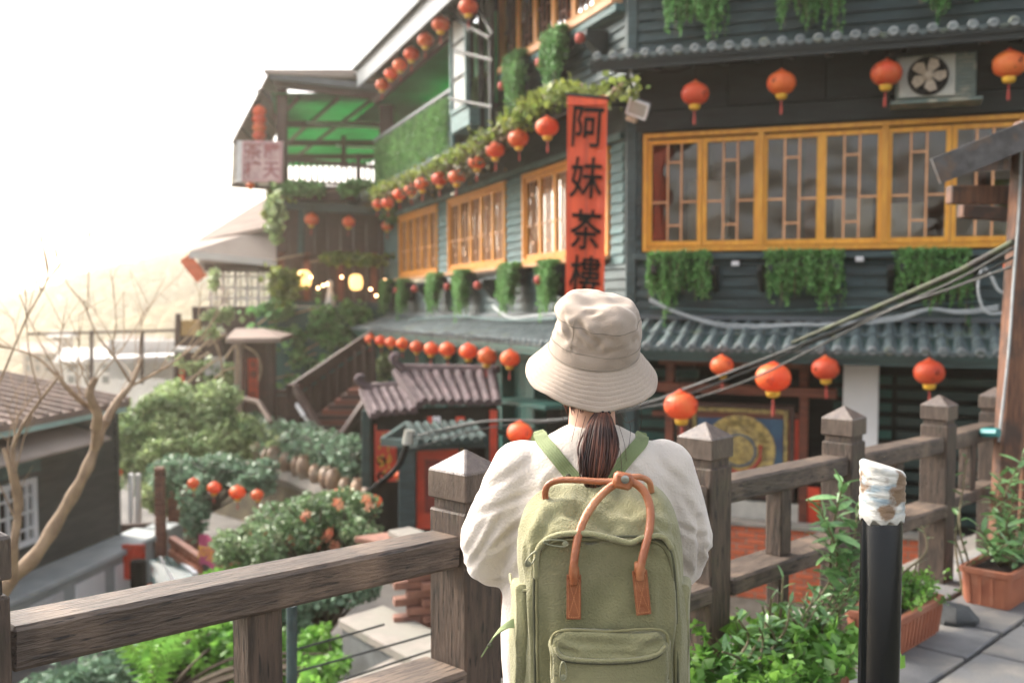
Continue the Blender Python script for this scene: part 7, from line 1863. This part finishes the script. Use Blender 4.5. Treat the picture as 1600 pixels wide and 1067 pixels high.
# shoulder straps over the sweater
for path in (((829,664),(837,674),(848,688),(860,702),(873,718),(886,734),(898,748)), ((1022,666),(1014,676),(1002,690),(990,704),(977,719),(965,734),(954,748))):
    pts = []
    for x, y in path:
        r_ = ray(x, y).normalized(); h_ = bvh.ray_cast(Vector((0,0,CH)), r_)
        if h_[0] and h_[0].y < 2.40: pts.append(h_[0]-r_*.0035)
    s0 = pts[0]; sgn = -1 if s0.x < XP else 1
    pts = [s0+Vector((sgn*.012,.10,-.03)), s0+Vector((sgn*.006,.045,.006))] + pts
    pts = spline(pts, 5); 
    O('shoulder_strap', ribbon(pts, .031, .0045, Vector((0,-.85,.35))), M_['web'], bpk, smooth=50, fix=True)
    rb = MB()
    for k in (-.011,-.0055,0,.0055,.011):
        q = []
        for i, p in enumerate(pts):
            tg = (pts[min(i+1,len(pts)-1)]-pts[max(i-1,0)]).normalized(); sd = tg.cross(Vector((0,-.85,.35))).normalized(); q.append(p+sd*k+Vector((0,-.0024,.001)))
        rb.tube(q, .0011, 4)
    O('strap_ribs', rb, M_['web'], bpk, kind='stuff')
for (x, y) in ((888,744),(960,744)):
    q = onback(x, y, .008)[0]; O('snap', MB().lathe([(.0062,0),(.0055,.002),(.001,.003)], 16, Matrix.Translation(q) @ Matrix.Rotation(R(90),4,'X')), M_['zip'], bpk, smooth=60)
# leather handles
h1 = spline([fwd(853,782,2.07), fwd(852,768,2.065), fwd(858,756,2.06), fwd(875,750,2.055), fwd(905,750,2.045), fwd(935,752,2.035), fwd(960,752,2.025)], 6)
O('handle', MB().tube(h1, .0068, 12), M_['leather'], bpk, smooth=180)
h2 = spline([fwd(897,912,1.950), fwd(896,890,1.945), fwd(899,862,1.95), fwd(904,835,1.965), fwd(916,805,1.99), fwd(935,778,2.01), fwd(955,760,2.018), fwd(973,752,2.018), fwd(992,755,2.018), fwd(1008,770,2.01), fwd(1016,795,1.995), fwd(1015,825,1.975), fwd(1008,855,1.955), fwd(1001,885,1.945), fwd(1000,905,1.950)], 6)
O('handle', MB().tube(h2, .0084, 12), M_['leather'], bpk, smooth=180)
O('handle', MB().tube(spline([fwd(985,746,2.04), fwd(1000,745,2.05), fwd(1014,752,2.06), fwd(1018,768,2.07)], 5), .0066, 10), M_['leather'], bpk, smooth=180)
Mc = Matrix.Translation(fwd(973,751,2.010)) @ Matrix.Rotation(R(12),4,'Y')
O('clasp', MB().box(-.020,.020,-.013,.012,-.016,.017), M_['leather'], bpk, Mc, smooth=40, bevel=.006)
O('clasp_button', MB().lathe([(.0085,0),(.0085,.002),(.005,.0035),(.001,.003)], 20, Mc @ Matrix.Translation((.002,-.013,.006)) @ Matrix.Rotation(R(90),4,'X')), M_['nickel'], bpk, smooth=50)
for (x0, x1, y0, y1, rot) in ((886,907,896,968,0),(988,1017,889,961,-6)):
    c = fwd((x0+x1)/2, (y0+y1)/2, 1.959); w = .0145 if x0 < 950 else .0150; h = (y1-y0)/2/F*1.96
    Mp = Matrix.Translation(c) @ Matrix.Rotation(R(rot),4,'Y')
    lp = O('leather_patch', MB().box(-w, w, -.0035, .003, -h, h), M_['leather'], bpk, Mp, bevel=.0015)
    O('loop_end', MB().tube([Mp @ Vector((0,-.008,h+.018)), Mp @ Vector((0,-.007,h)), Mp @ Vector((0,-.004,h-.012))], [.0095,.0115,.004], 12), M_['leather'], lp, smooth=180)
    stx = MB(); path = [(-w*.75,-h*.88),(w*.75,-h*.88),(w*.75,h*.8),(-w*.75,h*.8),(-w*.75,-h*.88),(w*.75,h*.8)]; path2 = [(w*.75,-h*.88),(-w*.75,h*.8)]
    for pp_ in (path, path2):
        for a, b in zip(pp_, pp_[1:]):
            a = Vector((a[0],-.0040,a[1])); b = Vector((b[0],-.0040,b[1])); k = max(1,int((b-a).length/.0042))
            for i in range(k): stx.bar(a.lerp(b,(i+.15)/k), a.lerp(b,(i+.75)/k), .0008, .0008)
    O('stitching', stx, mat('orange_thread', (.62,.27,.12), rough=.8), lp, Mp, kind='stuff')
# zip pulls
def pull(a, b):
    a = Vector(a); b = Vector(b); d = (b-a).normalized(); g = MB()
    sd = d.cross(Vector((0,1,0))).normalized(); L = (b-a).length
    lp_ = [a+sd*.002, a+d*L*.3+sd*.0055, a+d*L*.8+sd*.006, b, a+d*L*.8-sd*.006, a+d*L*.3-sd*.0055, a-sd*.002, a+sd*.002]
    g.tube(spline(lp_, 4), .0017, 6); g.ball(b-d*.006, .006, .0016, .006, 12, 8); return g
for a, b in ((fwd(838,862,1.968), fwd(822,884,1.972)), (fwd(850,846,1.962), fwd(888,850,1.960)), (fwd(880,1034,1.922), fwd(880,1062,1.922))):
    O('zip_pull', pull(a, b), mat('olive_metal', (.25,.25,.16), rough=.4, metal=.3), bpk, smooth=60)
# loose strap end at the left side
lp2 = spline([fwd(812,973,2.03), fwd(797,974,2.03), fwd(780,985,2.03), fwd(768,1000,2.03), fwd(757,1018,2.03)], 6)
O('side_strap', ribbon(lp2, .024, .003, Vector((.25,-.9,.1)), wd=Vector((.55,.35,.75)).normalized()), M_['web'], bpk, smooth=50, fix=True)
O('snap', MB().lathe([(.006,0),(.005,.002),(.001,.003)], 16, Matrix.Translation(fwd(766,1008,2.022)) @ Matrix.Rotation(R(90),4,'X')), M_['zip'], bpk, smooth=60)
